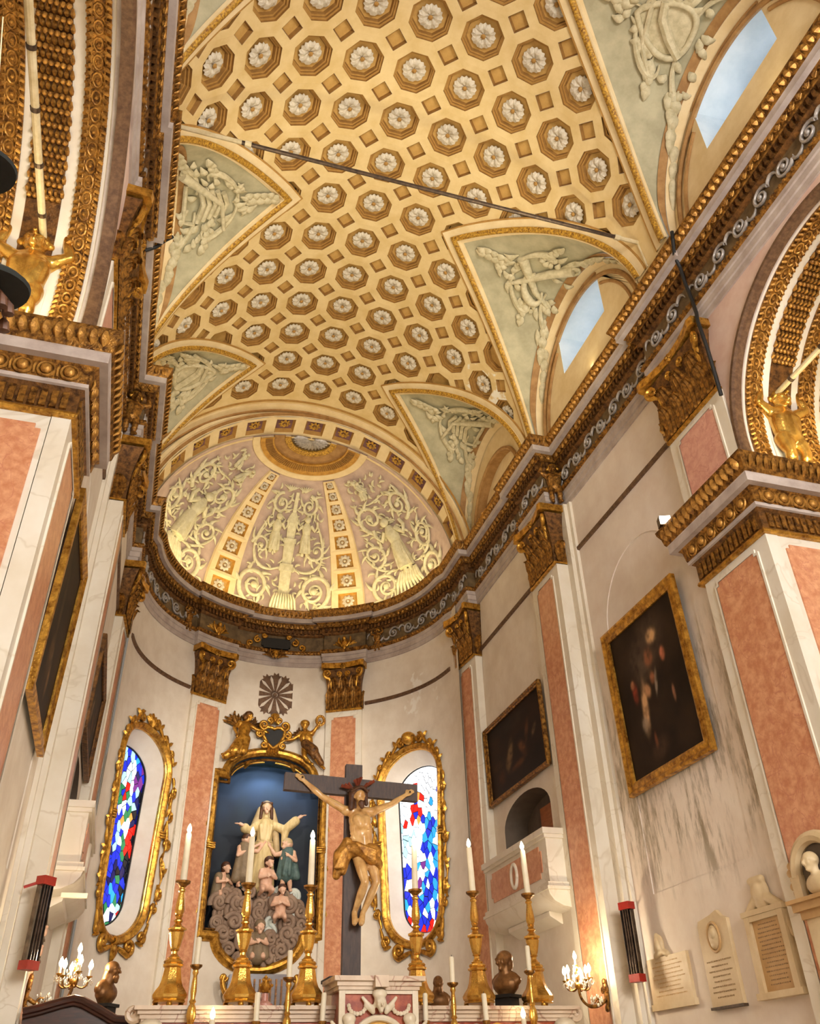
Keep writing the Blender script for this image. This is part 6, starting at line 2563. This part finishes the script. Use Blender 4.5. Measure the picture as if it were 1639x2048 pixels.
ordn = ['leftmost', 'second from left', 'third from left', 'third from right', 'second from right', 'rightmost']
for i, x in enumerate((-2.34, -1.53, -.73, .68, 1.50, 2.31)):
    candlestick('altar_candlestick', '%s of the six tall gilded altar candlesticks' % ordn[i], (x, 11.62, 2.53), (('base', cs_base), ('stem', cs_stem), ('drip_pan', cs_pan)), 'tall altar candlesticks')
    candle('tall lit altar candle on the %s tall candlestick' % ordn[i], (x, 11.62, 3.90), wax_big, .58, 'tall lit altar candles', tilt=(0, 0, 0, 0, -.03, -.035)[i])
    if i in (0, 2, 3, 5):
        lamp('POINT', 'candle_glow', (x, 11.55, 4.56), None, 5, WARM, .05)
fs_stem = MB().lathe([(0, 0), (.10, 0), (.11, .03), (.06, .08), (.03, .12), (.035, .18), (.055, .26), (.045, .34), (.025, .38), (.04, .40), (.025, .43), (.034, .50), (.03, .58), (.022, .66), (.035, .69), (.028, .72)], 14).mesh('stem', 'gold_bright', 50)
fs_pan = MB().lathe([(.02, .71), (.05, .735), (.068, .75), (.07, .77), (0, .772)], 16).mesh('drip_pan', 'gold_old', 40)
on4 = ['leftmost', 'left inner', 'right inner', 'rightmost']
for i, (x, dz) in enumerate(((-2.10, .06), (-1.02, -.06), (1.01, -.10), (2.05, .04))):
    candlestick('front_candlestick', '%s slender gilded candlestick in front of the tall ones' % on4[i], (x, 11.22, 2.10 + dz), (('stem', fs_stem), ('drip_pan', fs_pan)), 'slender front candlesticks', False)
    candle('unlit cream candle on the %s slender candlestick' % on4[i], (x, 11.22, 2.872 + dz), wax_small, .285, 'unlit candles on slender candlesticks', False)
ss = MB().lathe([(0, 0), (.07, 0), (.075, .02), (.03, .06), (.028, .16), (.04, .22), (.05, .25), (.05, .265), (0, .266)], 12).mesh('stem', 'gold_old', 40)
for i, x in enumerate((-1.38, -.62, .63, 1.40)):
    candlestick('small_candlestick', 'short candlestick under the %s low candle at the altar front' % on4[i], (x, 11.16, 2.10), (('stem', ss),), 'short candlesticks at the altar front', False)
    candle('%s of the four low unlit candles at the bottom of the altar' % on4[i], (x, 11.16, 2.366), wax_small, .285, 'low unlit candles', False, tilt=(0, .05, 0, -.05)[i])
for x, w_ in ((-1.87, 'left'), (1.88, 'right')):
    candle('low electric candle glowing at the bottom %s of the altar' % w_, (x, 11.14, 2.10), wax_small, .285, 'low electric candles')

rq = thing('reliquary', 'small ornate gilded reliquary on a pink marble foot between two candlesticks', 'reliquary', (-1.22, 11.70, 2.53))
MB().lathe([(0, 0), (.11, 0), (.10, .05), (.05, .08), (.045, .16), (0, .16)], 12).obj('foot', 'pink_marble', rq)
MB().lathe([(0, .16), (.06, .17), (.08, .22), (.05, .28), (.02, .31), (.03, .33), (0, .36)], 10).obj('case', 'gold_bright', rq)
for k in range(6):
    a = k * pi / 3
    MB().ball((.07 * cos(a), -.05, .24 + .07 * sin(a)), .02, 7, 5).obj('ray', 'gold_bright', rq)

# ------------------------------------------------------------------ crucifix
cr = thing('crucifix', 'large dark wooden crucifix with painted corpus rising behind the tabernacle', 'crucifix', (0, 12.4, 2.53))
pz = .40
MB().box((-.30, -.24, 0), (.30, .24, pz - .04)).obj('pedestal', 'altar_stone', cr, smooth=0)
MB().box((-.34, -.28, pz - .04), (.34, .28, pz)).obj('pedestal_cap', 'black', cr, smooth=0)
MB().box((-.125, -.05, pz), (.125, .05, 3.24)).obj('post', 'cross_wood', cr, smooth=0)
b = MB().box((-1.02, -.055, -.125), (1.00, .045, .125)).obj('beam', 'cross_wood', cr, (-.02, -.01, 2.90), smooth=0, rot=(0, rad(1.5), 0))
J = dict(head=(.03, -.26, 2.70), chest=(.06, -.18, 2.32), pelvis=(.12, -.16, 1.98), shL=(-.14, -.16, 2.52), elL=(-.50, -.12, 2.72), wrL=(-.76, -.10, 2.93), shR=(.24, -.16, 2.52), elR=(.54, -.12, 2.66), wrR=(.78, -.10, 2.82),
         hipL=(.04, -.16, 1.92), knL=(.11, -.32, 1.53), anL=(.01, -.13, 1.18), toL=(-.01, -.22, 1.03), hipR=(.21, -.16, 1.92), knR=(.285, -.27, 1.55), anR=(.12, -.16, 1.17), toR=(.07, -.27, 1.02))
P = figure_prims(J, 1.0, .98, face=(.15, -1, -.35))
P += [cap((.0, -.27, 2.38), (.04, -.28, 2.30), .07), cap((.13, -.27, 2.38), (.12, -.28, 2.30), .07)]
for k in range(4):
    for s in (-1, 1):
        P.append(cap((.07 + s * .04, -.285 + .01 * k, 2.27 - .045 * k), (.07 + s * .15, -.22, 2.24 - .05 * k), .014))
P += [cap((.10, -.26, 2.16), (.115, -.26, 2.02), .045)]
cp = sculpt('corpus', P, 'skin', cr, .013, 2)
lo = [cap((-.02, -.20, 1.98), (.26, -.20, 1.96), .12, .12), cap((.0, -.26, 1.98), (.22, -.28, 1.84), .07, .08), cap((.22, -.26, 1.88), (.30, -.22, 1.80), .07, .09), cap((.30, -.22, 1.84), (.33, -.16, 1.66), .06, .05),
      cap((-.02, -.20, 2.0), (-.14, -.20, 2.08), .07, .06), cap((-.12, -.20, 2.08), (-.22, -.18, 1.88), .07, .10), cap((-.22, -.18, 1.90), (-.26, -.16, 1.64), .10, .06), cap((-.10, -.20, 1.98), (-.18, -.20, 1.68), .07, .05)]
for k in range(5):
    lo.append(cap((-.02 + .03 * k, -.345, 2.03 - .035 * k), (.26, -.345 + .01 * k, 1.95 - .04 * k), .016, .018))
    lo.append(cap((-.12 - .02 * k, -.27, 2.02 - .02 * k), (-.18 - .03 * k, -.25, 1.72), .018, .02))
sculpt('loincloth', lo, 'gold_leaf', cp, .013, 1)
sculpt('hair', [ell((.02, -.22, 2.78), (.12, .12, .09)), cap((-.07, -.22, 2.76), (-.09, -.26, 2.54), .05, .04), cap((.12, -.24, 2.76), (.13, -.27, 2.60), .04, .03), cap((.02, -.17, 2.74), (-.02, -.16, 2.54), .09, .07)], 'hair_brown', cp, .013, 1)
sculpt('beard', [cap((.04, -.345, 2.585), (.05, -.35, 2.54), .05, .035)], 'hair_brown', cp, .012, 1)
m = MB()
m.tube([(.03 + .125 * cos(a), -.23 + .125 * sin(a), 2.80 + .02 * sin(3 * a)) for a in [i * pi / 10 for i in range(20)]], .022, 6, closed=True)
for i in range(14):
    a = i * pi / 7
    m.tube([(.03 + .12 * cos(a), -.23 + .12 * sin(a), 2.80), (.03 + .17 * cos(a), -.23 + .17 * sin(a), 2.84 - .06 * (i % 2))], [.012, .003], 5)
m.obj('crown_of_thorns', 'hair_brown', cp)
for dx, dz in ((-.20, .10), (.0, .20), (.20, .16)):
    m = MB()
    for k in (-1, 0, 1):
        m.tube([(.03 + dx * .3, -.16, 2.80 + dz * .3), (.03 + dx + k * .05, -.16, 2.80 + dz + .02 * k)], [.012, .03], 6, flat=.4)
    m.obj('halo_ray', 'halo_brown', cp)
for x, z in ((-.80, 2.96), (.83, 2.85), (.04, 1.10)):
    MB().ball((x, -.17, z), .016, 7, 5).obj('nail', 'iron', cp)


# ------------------------------------------------------------------ busts
def bust(label, loc, rz, mt, k, hood=False, ped=True):
    t = thing('bust', label, 'bust', loc, rz)
    z0 = 0
    if ped:
        m = MB()
        m.box((-.12 * k, -.12 * k, 0), (.12 * k, .12 * k, .14 * k))
        m.box((-.15 * k, -.15 * k, .14 * k), (.15 * k, .15 * k, .18 * k))
        m.obj('pedestal', 'black', t, smooth=0)
        z0 = .18 * k
    P = head_prims((0, -.05 * k, z0 + .41 * k), .25 * k) + [cap((0, .01, z0 + .20 * k), (0, -.01 * k, z0 + .36 * k), .10 * k, .085 * k), cap((0, .02, z0 + .24 * k), (-.13 * k, .02, z0 + .20 * k), .09 * k, .07 * k), cap((0, .02, z0 + .24 * k), (.13 * k, .02, z0 + .20 * k), .09 * k, .07 * k), cap((0, 0, z0 + .24 * k), (-.17 * k, .02, z0 + .17 * k), .07 * k, .065 * k), cap((0, 0, z0 + .24 * k), (.17 * k, .02, z0 + .17 * k), .07 * k, .065 * k), ell((0, -.01, z0 + .13 * k), (.20 * k, .12 * k, .13 * k)), cap((-.10 * k, 0, z0 + .12 * k), (-.05 * k, 0, z0 + .04 * k), .10 * k, .08 * k), cap((.10 * k, 0, z0 + .12 * k), (.05 * k, 0, z0 + .04 * k), .10 * k, .08 * k), cap((0, 0, z0 + .06 * k), (0, 0, z0 + .02 * k), .09 * k)]
    if hood:
        P += [ell((0, .02, z0 + .46 * k), (.115 * k, .125 * k, .095 * k)), ell((0, .04 * k, z0 + .38 * k), (.115 * k, .085 * k, .12 * k))]
    sculpt('figure', P, mt, t, .012, 1)
    if not hood:
        sculpt('beard', [cap((0, -.115 * k, z0 + .315 * k), (0, -.125 * k, z0 + .27 * k), .05 * k, .03 * k)], mt, t, .012, 1)
    return t


bust('bearded bronze bust on a black block beside the left candelabrum', (-3.06, 13.0, 2.52), rad(60), 'bronze_bust', .92)
bust('gilded bronze bust on the altar shelf right of the tabernacle', (1.02, 11.82, 2.53), rad(-10), 'bronze_bust', .72, ped=False)
bust('dark bronze bust with curled hair between the two right tall candlesticks', (1.98, 11.86, 2.53), rad(-55), 'bronze_bust', .95, hood=True)

# ------------------------------------------------------------------ wall sconces
leafs = MB()
for k in range(26):
    a = k * 2.4
    r_ = .05 + .012 * (k % 5)
    leafs.ball((r_ * cos(a), r_ * sin(a), -.05 + .13 * (k % 7) / 7), (.02, .012, .026), 6, 4)
leafs = leafs.mesh('crystal_leaf', 'crystal', 60)


def sconce(label, mtx, reach=.52):
    t = thing('wall_sconce', label, 'sconce', mtx=mtx, group='branched wall sconces')
    m = MB()
    m.ball((0, -.02, .0), (.06, .03, .20), 10, 8)
    for z, w_ in ((-.17, .05), (.10, .07), (.17, .05)):
        m.ball((0, -.035, z), (w_, .03, w_), 9, 6)
    for s in (-1, 1):
        m.tube([(x * s, -.04, z) for x, z in spiral(.06, .06, .06, .012, 1.2, pi, -1, 14)], .014, 6)
    m.obj('backplate', 'gold_old', t, smooth=60)
    m = MB()
    m.tube(bez((0, -.03, -.05), (0, -reach * .5, -.22), (0, -reach, -.16), (0, -reach, .08), 14), [.026] * 8 + [.02] * 7, 8)
    m.tube([(0, -reach * .35 - y, -.10 + z) for y, z in spiral(0, 0, .06, .012, 1.3, 0, 1, 16)], .014, 6)
    m.obj('arm', 'gold_old', t, smooth=60)
    m = MB()
    m.ball((0, -reach, .12), (.055, .055, .05), 10, 6)
    m.tube([(0, -reach, .1), (0, -reach, .34)], [.02, .014], 7)
    m.obj('hub', 'gold', t, smooth=60)
    link('crystal_leaf', leafs, t, (0, -reach, .20))
    link('crystal_leaf', leafs, t, (0, -reach * .45, -.08))
    for k in range(6):
        a = k * pi / 3 + .3
        R, z = (.19, .16 + .04 * (k % 2)) if k < 5 else (.02, .36)
        ex, ey = R * cos(a), -reach + R * sin(a)
        bm_ = MB()
        bm_.tube(bez((0, -reach, .12), (ex * .5, -reach + (ey + reach) * .5, .02), (ex, ey, .04), (ex, ey, z), 10), .012, 6)
        br = bm_.obj('branch', 'gold_old', t, smooth=60)
        MB().lathe([(.01, z - .01), (.035, z + .01), (.042, z + .025), (0, z + .02)], 10).obj('drip_pan', 'gold', br, (ex, ey, 0))
        MB().lathe([(0, z + .02), (.016, z + .02), (.016, z + .10), (0, z + .10)], 8).obj('candle_tube', 'wax', br, (ex, ey, 0))
        link('bulb', bulb_me, br, (ex, ey, z + .10))
        link('crystal_leaf', leafs, br, mtx=Matrix.Translation((ex, ey, z - .04)) @ Matrix.Scale(.6, 4))
    lw_ = mtx @ Vector((0, -reach - .05, .36))
    lamp('POINT', 'sconce_glow', lw_, None, 88, (1, .82, .58), .12)
    return t


sconce('gilded branched sconce with lit bulbs on the right wall pilaster', wall_frame(XP2 - .02, 12.90, 2.80, 90), .46)
sconce('gilded branched candelabrum sconce with lit bulbs at the left edge', wall_frame(-XP2 + .02, 12.95, 2.80, -90), .54)


# ------------------------------------------------------------------ radiant heaters
def heater(label, mtx):
    t = thing('radiant_heater', label, 'heater', mtx=mtx, group='red-capped radiant heaters')
    m = MB()
    m.box((-.075, -.02, .07), (.075, .05, .95))
    m.add([(-.095, -.06, .07), (-.075, -.01, .07), (-.075, -.01, .95), (-.095, -.06, .95)], [(0, 1, 2, 3)])
    m.add([(.095, -.06, .07), (.075, -.01, .07), (.075, -.01, .95), (.095, -.06, .95)], [(0, 1, 2, 3)])
    m.obj('housing', 'steel', t, smooth=0)
    for z in (0, .95):
        MB().box((-.10, -.08, z), (.10, .06, z + .10)).obj('end_cap', 'red_cap', t, smooth=0)
    for x in (-.045, 0, .045):
        MB().tube([(x, -.045, .09), (x, -.045, .95)], .018, 8).obj('tube', 'steel', t)
    MB().tube([(-.06, .05, .98), (-.16, .18, .92)], .018, 6).obj('bracket', 'red_cap', t)
    return t


heater('vertical radiant heater with red end caps on the right wall', wall_frame(4.17, 12.22, 2.90, 72))
heater('vertical radiant heater with red end caps at the left edge', wall_frame(-4.0, 12.32, 2.98, -50))


# ------------------------------------------------------------------ memorial tablets
def inscription(parent, w, z0, z1, rows, y, seed, mt='letter'):
    r = random.Random(seed)
    m = MB()
    for k in range(rows):
        z = z1 - (z1 - z0) * (k + .5) / rows
        hw = w * r.uniform(.6, 1.0)
        hgt = (z1 - z0) / rows * .34
        x = -hw
        while x < hw:
            l = r.uniform(.010, .022)
            m.box((x, y - .003, z - hgt / 2 * r.uniform(.6, 1)), (min(x + l, hw), y + .004, z + hgt / 2 * r.uniform(.6, 1)))
            x += l + r.uniform(.012, .022)
    return m.obj('inscription', mt, parent, smooth=0, kind='stuff')


t1 = thing('memorial_tablet', 'wide pale marble tablet topped by a small carved crest beside the heater', 'memorial tablet', mtx=wall_frame(XB, 11.74, 2.54, 90))
MB().box((-.52, -.045, .08), (.52, 0, .64)).obj('slab', 'tablet_stone', t1, smooth=0)
MB().box((-.55, -.06, 0), (.55, 0, .08)).obj('foot', 'tablet_stone', t1, smooth=0)
inscription(t1, .44, .14, .60, 9, -.047, 1, 'tablet_brown')
sculpt('crest', [ell((-.12, -.03, .80), (.10, .05, .13)), cap((-.24, -.03, .66), (-.05, -.03, .70), .05), cap((-.05, -.03, .7), (.04, -.03, .66), .045), cap((-.2, -.05, .74), (-.12, -.06, .92), .03), cap((-.04, -.05, .74), (-.12, -.06, .92), .03)], 'tablet_stone', t1, .014, 1)
t2 = thing('memorial_tablet', 'tall narrow marble tablet with an oval medallion and a dark foot', 'memorial tablet', mtx=wall_frame(XB, 10.50, 2.44, 90))
MB().prism([(-.33, .03), (.33, .03), (.33, .98), (.22, 1.02), (.14, 1.10), (-.02, 1.06), (-.30, 1.02), (-.33, .96)], -.05, 0).obj('slab', 'tablet_stone', t2, smooth=0)
MB().box((-.35, -.07, 0), (.35, 0, .03)).obj('foot', 'iron', t2, smooth=0)
m = MB()
m.tube([(.13 * cos(a), -.055, .80 + .17 * sin(a)) for a in [i * pi / 10 for i in range(20)]], .018, 6, closed=True)
m.obj('medallion_ring', 'tablet_brown', t2)
sculpt('medallion', [ell((0, -.05, .80), (.12, .035, .15)), ell((.02, -.08, .84), (.05, .03, .06)), ell((0, -.06, .72), (.09, .03, .06))], 'tablet_stone', t2, .012, 1)
inscription(t2, .27, .10, .56, 8, -.052, 2)
t3 = thing('memorial_tablet', 'framed marble tablet with a tall carved coat of arms on top', 'memorial tablet', mtx=wall_frame(XB, 9.40, 2.46, 90))
MB().box((-.30, -.05, .06), (.30, 0, .88)).obj('slab', 'tablet_brown', t3, smooth=0)
m = MB()
for s in (-1, 1):
    m.box((s * .32 - .05, -.09, .06), (s * .32 + .05, 0, .88))
m.box((-.268, -.089, .82), (.268, 0, .879))
m.box((-.40, -.10, .881), (.40, 0, .94))
m.obj('border', 'tablet_stone', t3, smooth=0)
MB().box((-.42, -.11, 0), (.42, 0, .07)).obj('foot', 'tablet_stone', t3, smooth=0)
inscription(t3, .24, .12, .80, 15, -.052, 3)
sculpt('coat_of_arms', [ell((0, -.04, 1.10), (.17, .06, .20)), ell((0, -.07, 1.12), (.10, .05, .12)), cap((-.30, -.03, .92), (-.12, -.04, 1.04), .06), cap((.30, -.03, .92), (.12, -.04, 1.04), .06), cap((.30, -.03, .9), (.40, -.03, .6), .05, .03), cap((-.1, -.06, 1.25), (.1, -.06, 1.25), .05)], 'tablet_stone', t3, .016, 1)
t4 = thing('wall_monument', 'arched marble wall monument with carved bust on the right pier', 'wall monument', mtx=wall_frame(XP1 - .02, 8.10, 2.40, 90))
MB().box((-.40, -.05, 0), (.40, 0, .72)).obj('slab', 'tablet_stone', t4, smooth=0)
m = MB()
for z0, z1, o in ((.72, .80, .02), (.80, .88, .07), (.88, .92, .11)):
    m.box((-.42 - o, -.06 - o, z0), (.42 + o, 0, z1))
m.obj('cornice', 'tablet_brown', t4, smooth=0)
m = MB()
m.tube([(.36 * cos(a), -.05, 1.14 + .36 * sin(a)) for a in [pi * i / 16 for i in range(17)]], .07, 8)
m.box((-.43, -.10, .92), (-.29, 0, 1.16))
m.box((.29, -.10, .92), (.43, 0, 1.16))
m.obj('arch', 'tablet_stone', t4)
MB().add([(.36 * cos(a), -.02, 1.14 + .36 * sin(a)) for a in [pi * i / 16 for i in range(17)]] + [(-.36, -.02, .92), (.36, -.02, .92)], [tuple(range(19))]).obj('niche', 'niche_dark', t4, smooth=0)
sculpt('bust', head_prims((0, -.14, 1.24), .22) + [ell((0, -.08, 1.02), (.20, .10, .12)), cap((0, -.1, 1.05), (0, -.12, 1.2), .05)], 'tablet_stone', t4, .014, 1)
m = MB()
for s in (-1, 1):
    for k in range(5):
        m.ball((s * (.44 + .03 * (k % 2)), -.05, 1.0 + .07 * k), (.05, .03, .045), 7, 5)
m.obj('foliage', 'tablet_brown', t4)
inscription(t4, .30, .10, .62, 8, -.052, 4)

# ------------------------------------------------------------------ choir stall at the lower left
st = thing('choir_stall', 'dark polished wooden choir stall with curved pediment at the lower left', 'choir stall', (-3.2, 12.75, 0))
prof = [(-.78, 0), (.86, 0), (.86, 2.34)] + [(.86 - .05 * i, 2.34 + .010 * i ** 1.3) for i in range(1, 9)] + [(.30, 2.50), (.10, 2.60), (-.12, 2.70), (-.22, 2.72), (-.36, 2.69), (-.60, 2.62), (-.78, 2.58)]
MB().prism(prof, 0, .45).obj('back', 'dark_wood', st, smooth=15)
top = [(x, z) for x, z in prof[2:]]
m = MB()
for o, d, h in ((.0, -.07, .0), (.05, -.04, -.05)):
    m.tube([(x, d, z + h) for x, z in top], .045 - o * .3, 8)
m.obj('cornice', 'dark_wood', st)
MB().prism(notch(.30, 1.4, 2.42, .08), -.03, .01, X=Matrix.Translation((-.36, 0, 0))).obj('panel', 'dark_wood', st, smooth=0)
MB().prism(notch(.30, 1.3, 2.24, .08), -.03, .01, X=Matrix.Translation((.42, 0, 0))).obj('panel', 'dark_wood', st, smooth=0)

# ------------------------------------------------------------------ gilded console below the niche
co = thing('console', 'dark carved console with gilded scroll legs below the central niche', 'console', mtx=wall_frame(*apos(.05, 3.05, 0, 0), 0))
MB().prism([(-.55, .0), (.55, .0), (.72, .55), (.66, .90), (-.66, .90), (-.72, .55)], -.40, 0).obj('body', 'dark_wood', co, smooth=0)
for s in (-1, 1):
    m = MB()
    m.tube([(s * x, -.44, z) for x, z in bez((.78, .86), (.95, .6), (.45, .4), (.62, .02), 12)], taper(13, .05, .07, .05), 8)
    m.tube([(s * (.80 + x), -.44, .82 + z) for x, z in spiral(0, 0, .09, .02, 1.3, pi, 1, 16)], .035, 7)
    m.obj('scroll_leg', 'gold', co, smooth=60)
for k in range(9):
    MB().box((-.48 + .12 * k - .02, -.42, .1), (-.48 + .12 * k + .02, -.39, .80)).obj('slat', 'gold_dark', co, smooth=0)

# ------------------------------------------------------------------ supporting putti
Jp = dict(head=(0, -.06, 1.00), chest=(0, 0, .74), pelvis=(0, 0, .50), shL=(-.14, 0, .84), elL=(-.32, -.06, .92), wrL=(-.24, -.08, 1.16), shR=(.14, 0, .84), elR=(.32, -.06, .92), wrR=(.24, -.08, 1.16),
          hipL=(-.08, 0, .46), knL=(-.10, -.06, .25), anL=(-.08, 0, .05), toL=(-.10, -.10, .02), hipR=(.08, 0, .46), knR=(.10, -.06, .25), anR=(.09, 0, .05), toR=(.12, -.10, .02))
pm = sculpt_mesh('figure', figure_prims(Jp, 1.0, 1.12, child=True, face=(0, -1, .5)), 'gold_bright', .016, 2)
pm2 = pm.copy()
pm2.materials.clear()
pm2.materials.append(MATS['gold_old'])
hm = sculpt_mesh('hair', [ell((0, .0, 1.07), (.15, .15, .12)), ell((-.12, -.04, 1.02), (.05,) * 3), ell((.12, -.04, 1.02), (.05,) * 3)], 'gold', .016, 1)
for sx, where in ((1, 'right'), (-1, 'left')):
    t = thing('putto_statue', 'gilded putto holding up the soffit band of the %s side arch' % where, 'putto statue', mtx=Matrix.Translation((sx * (XW + .79), AYC + AR - .10, AZ0 + .02)) @ Matrix.Scale(1.26, 4), group='gilded supporting putti')
    link('figure', pm, t)
    link('hair', hm, t)
    t = thing('putto_statue', 'small dark-gilt putto on the %s frieze holding up the cornice' % where, 'putto statue', mtx=Matrix.Translation((sx * (XP2 + .16), 12.56, 11.50)) @ Matrix.Rotation(sx * rad(-20), 4, 'Z') @ Matrix.Scale(.84, 4), group='frieze putti')
    link('figure', pm2, t)
    link('hair', hm, t)
    t = thing('putto_statue', 'little gilt putto on the apse frieze %s of its dark plaque' % where, 'putto statue', mtx=wall_frame(*apos(sx * 2.85, 11.72, -.06, 0), math.degrees(sx * 2.85 / RA)) @ Matrix.Scale(.58, 4), group='apse frieze putti')
    link('figure', pm2, t)
    link('hair', hm, t)

# ------------------------------------------------------------------ ornaments on the apse frieze
fp = thing('frieze_plaque', 'dark oblong plaque with gilded scrolls on the apse frieze', 'plaque', apos(-.10, 12.08, -.06, 0))
MB().prism(notch(.40, -.15, .15, .05), -.06, .0).obj('panel', 'black', fp, smooth=0)
for s in (-1, 1):
    for cx_, cz_, R, a0, sg in ((.52, .06, .11, pi / 2, -s), (.72, -.06, .10, -pi / 2, s), (.34, .20, .07, 0, s)):
        m = MB()
        m.tube([(x, -.06, z) for x, z in spiral(s * cx_, cz_, R, .02, 1.4, a0, sg, 18)], [.04 - .018 * i / 18 for i in range(19)], 7)
        m.obj('scroll', 'gold', fp, smooth=60)
    link('wing', wing_mesh(.34, .04, 'wing', 'gold_old', s), fp, (s * .06, -.12, -.46), rot=(0, 0, 0))
sculpt('cherub_head', head_prims((0, -.16, -.40), .22) + [ell((0, -.12, -.31), (.11, .09, .07))], 'gold', fp, .013, 1)
for s, where in ((-1, 'left'), (1, 'right')):
    t = thing('winged_ornament', 'gilded spread-winged ornament on the frieze above the %s apse pilaster' % where, 'ornament', mtx=wall_frame((RA - .14) * sin(rad(s * 28.5)), AY + (RA - .14) * cos(rad(s * 28.5)), 12.02, s * 28.5), group='winged frieze ornaments')
    sculpt('body', [ell((0, -.04, 0), (.09, .06, .14)), ell((0, -.08, .17), (.06, .06, .07)), cap((0, -.05, -.1), (0, -.05, -.2), .06, .03)], 'gold', t, .014, 1)
    for e in (-1, 1):
        link('wing', wing_mesh(.40, .045, 'wing', 'gold', e), t, (e * .05, -.04, -.06))

# ------------------------------------------------------------------ tie rods, cables, hats, floodlights
tr = thing('tie_rod', 'long dark iron tie rod spanning the vault', 'tie rod', (0, 7.9, 13.88))
MB().tube([(-4.05, 0, 0), (3.95, 0, 0)], .034, 8).obj('rod', 'iron', tr)
for x in (-2.9, 3.5):
    MB().tube([(x - .05, 0, 0), (x + .05, 0, 0)], .05, 8).obj('collar', 'bamboo', tr)
for x0, x1 in ((-4.05, -3.0), (3.45, 3.95)):
    MB().tube([(x0, 0, 0), (x1, 0, 0)], .038, 8).obj('sleeve', 'bamboo', tr)
MB().tube([(3.90, 0, -.02), (4.02, .05, -.55)], .018, 6).obj('stay', 'bamboo', tr)
for sx, where in ((1, 'right'), (-1, 'left')):
    t = thing('tie_rod', 'pale jointed rod running from the putto across the %s side arch' % where, 'tie rod', (sx * (XW + .72), 7.36, 9.97), group='pale arch rods')
    MB().tube([(0, 0, 0), (0, -4.4, 0)], .042, 10).obj('rod', 'bamboo', t)
    for y in (-.45, -1.1, -1.75, -2.4, -3.1, -3.8):
        MB().tube([(0, y, 0), (0, y - .05, 0)], .050, 10).obj('joint', 'iron', t)
cb = MB()
cb.tube([(3.87, 7.02, 13.04), (3.86, 7.04, 12.88), (3.98, 7.24, 12.72), (4.10, 7.32, 12.60), (4.14, 7.36, 12.3), (4.17, 7.36, 11.9), (4.12, 7.30, 11.5), (4.02, 7.22, 11.2), (4.08, 7.26, 10.7), (4.15, 7.34, 10.3), (4.20, 7.40, 9.9)], .03, 7)
tag(cb.obj('power_cable', 'black'), 'thick black cable hanging down the right cornice past the capital', 'cable')
cb = MB()
cb.tube([(-3.84, 9.30, 13.05), (-3.95, 9.30, 12.90), (-4.05, 9.30, 12.72), (-4.20, 9.32, 12.6)], .028, 7)
tag(cb.obj('power_cable', 'black'), 'short black cable crossing the left cornice', 'cable')


def hat(label, loc, k, tas, rot):
    t = thing('hanging_hat', label, 'hat', loc)
    t.rotation_euler = rot
    MB().lathe([(0, -.02), (.30 * k, -.03), (.31 * k, -.01), (.28 * k, .01), (.12 * k, .02), (.115 * k, .09 * k), (.09 * k, .13 * k), (0, .135 * k)], 28).obj('brim', 'black_felt', t, smooth=50)
    MB().tube([(0, 0, .12 * k), (.02, .0, 1.6)], .004, 5).obj('hanging_wire', 'bamboo', t)
    if tas:
        for i in range(9):
            a = i * .7
            x, y = .10 * cos(a), .10 * sin(a)
            z = -.08 - .05 * (i % 4)
            m = MB()
            m.tube([(x * .6, y * .6, -.02), (x, y, z)], .006, 5)
            m.lathe([(.006, z), (.022, z - .02), (.026, z - .07), (0, z - .075)], 8, X=Matrix.Translation((x, y, 0)))
            m.obj('tassel', 'hair_brown', t)
    return t


hat('black wide-brimmed hat with tassels hanging at the left edge, the lower of two', (-3.98, 3.0, 4.69), .62, True, (rad(14), rad(-10), 0))
hat('black wide-brimmed hat hanging at the left edge, the upper of two', (-4.22, 3.0, 5.50), .62, False, (rad(14), rad(-10), 0))
fl = thing('floodlight', 'small lit floodlight on the end of the right impost cornice', 'floodlight', (3.96, 9.02, 8.62), rad(-20))
MB().box((-.09, -.07, -.01), (.09, .07, .14)).obj('housing', 'steel', fl, smooth=0)
MB().box((-.08, -.085, .0), (.08, -.07, .13)).obj('lens', 'lamp_glass', fl, smooth=0)
MB().box((-.02, .0, -.03), (.02, .04, .0)).obj('bracket', 'iron', fl, smooth=0)
lamp('SPOT', 'floodlight_beam', (3.90, 8.86, 8.72), (-1.0, 5.0, 13.0), 40, (1, .93, .82), .08, spot=rad(130))
wb = MB().box((-.25, -.05, -.03), (.10, .02, .03))
tag(wb.obj('strip_lamp', 'wax', None, (-3.62, 13.6, 4.05), smooth=20), 'small white strip lamp under the left marble balcony', 'lamp')

ao = thing('arched_ornament', 'small wire-arched ornament with perched figures on the left wall below the balcony', 'wall ornament', mtx=wall_frame(-XC + .01, 14.6, 3.35, -90))
MB().tube([(-.22, -.03, 0), (-.22, -.03, .45)] + [(-.22 * cos(a), -.03, .45 + .20 * sin(a)) for a in [pi * i / 10 for i in range(1, 10)]] + [(.22, -.03, .45), (.22, -.03, 0)], .012, 6).obj('wire_arch', 'iron', ao)
for z in (.0, .28):
    MB().box((-.21, -.06, z), (.21, .0, z + .025)).obj('shelf', 'robe_brown', ao, smooth=0)
for x, z in ((-.08, .05), (.08, .33)):
    sculpt('perched_figure', [ell((x, -.05, z + .06), (.05, .03, .06)), ell((x + .03, -.05, z + .13), (.03, .03, .03))], 'skin_pale', ao, .012, 1)
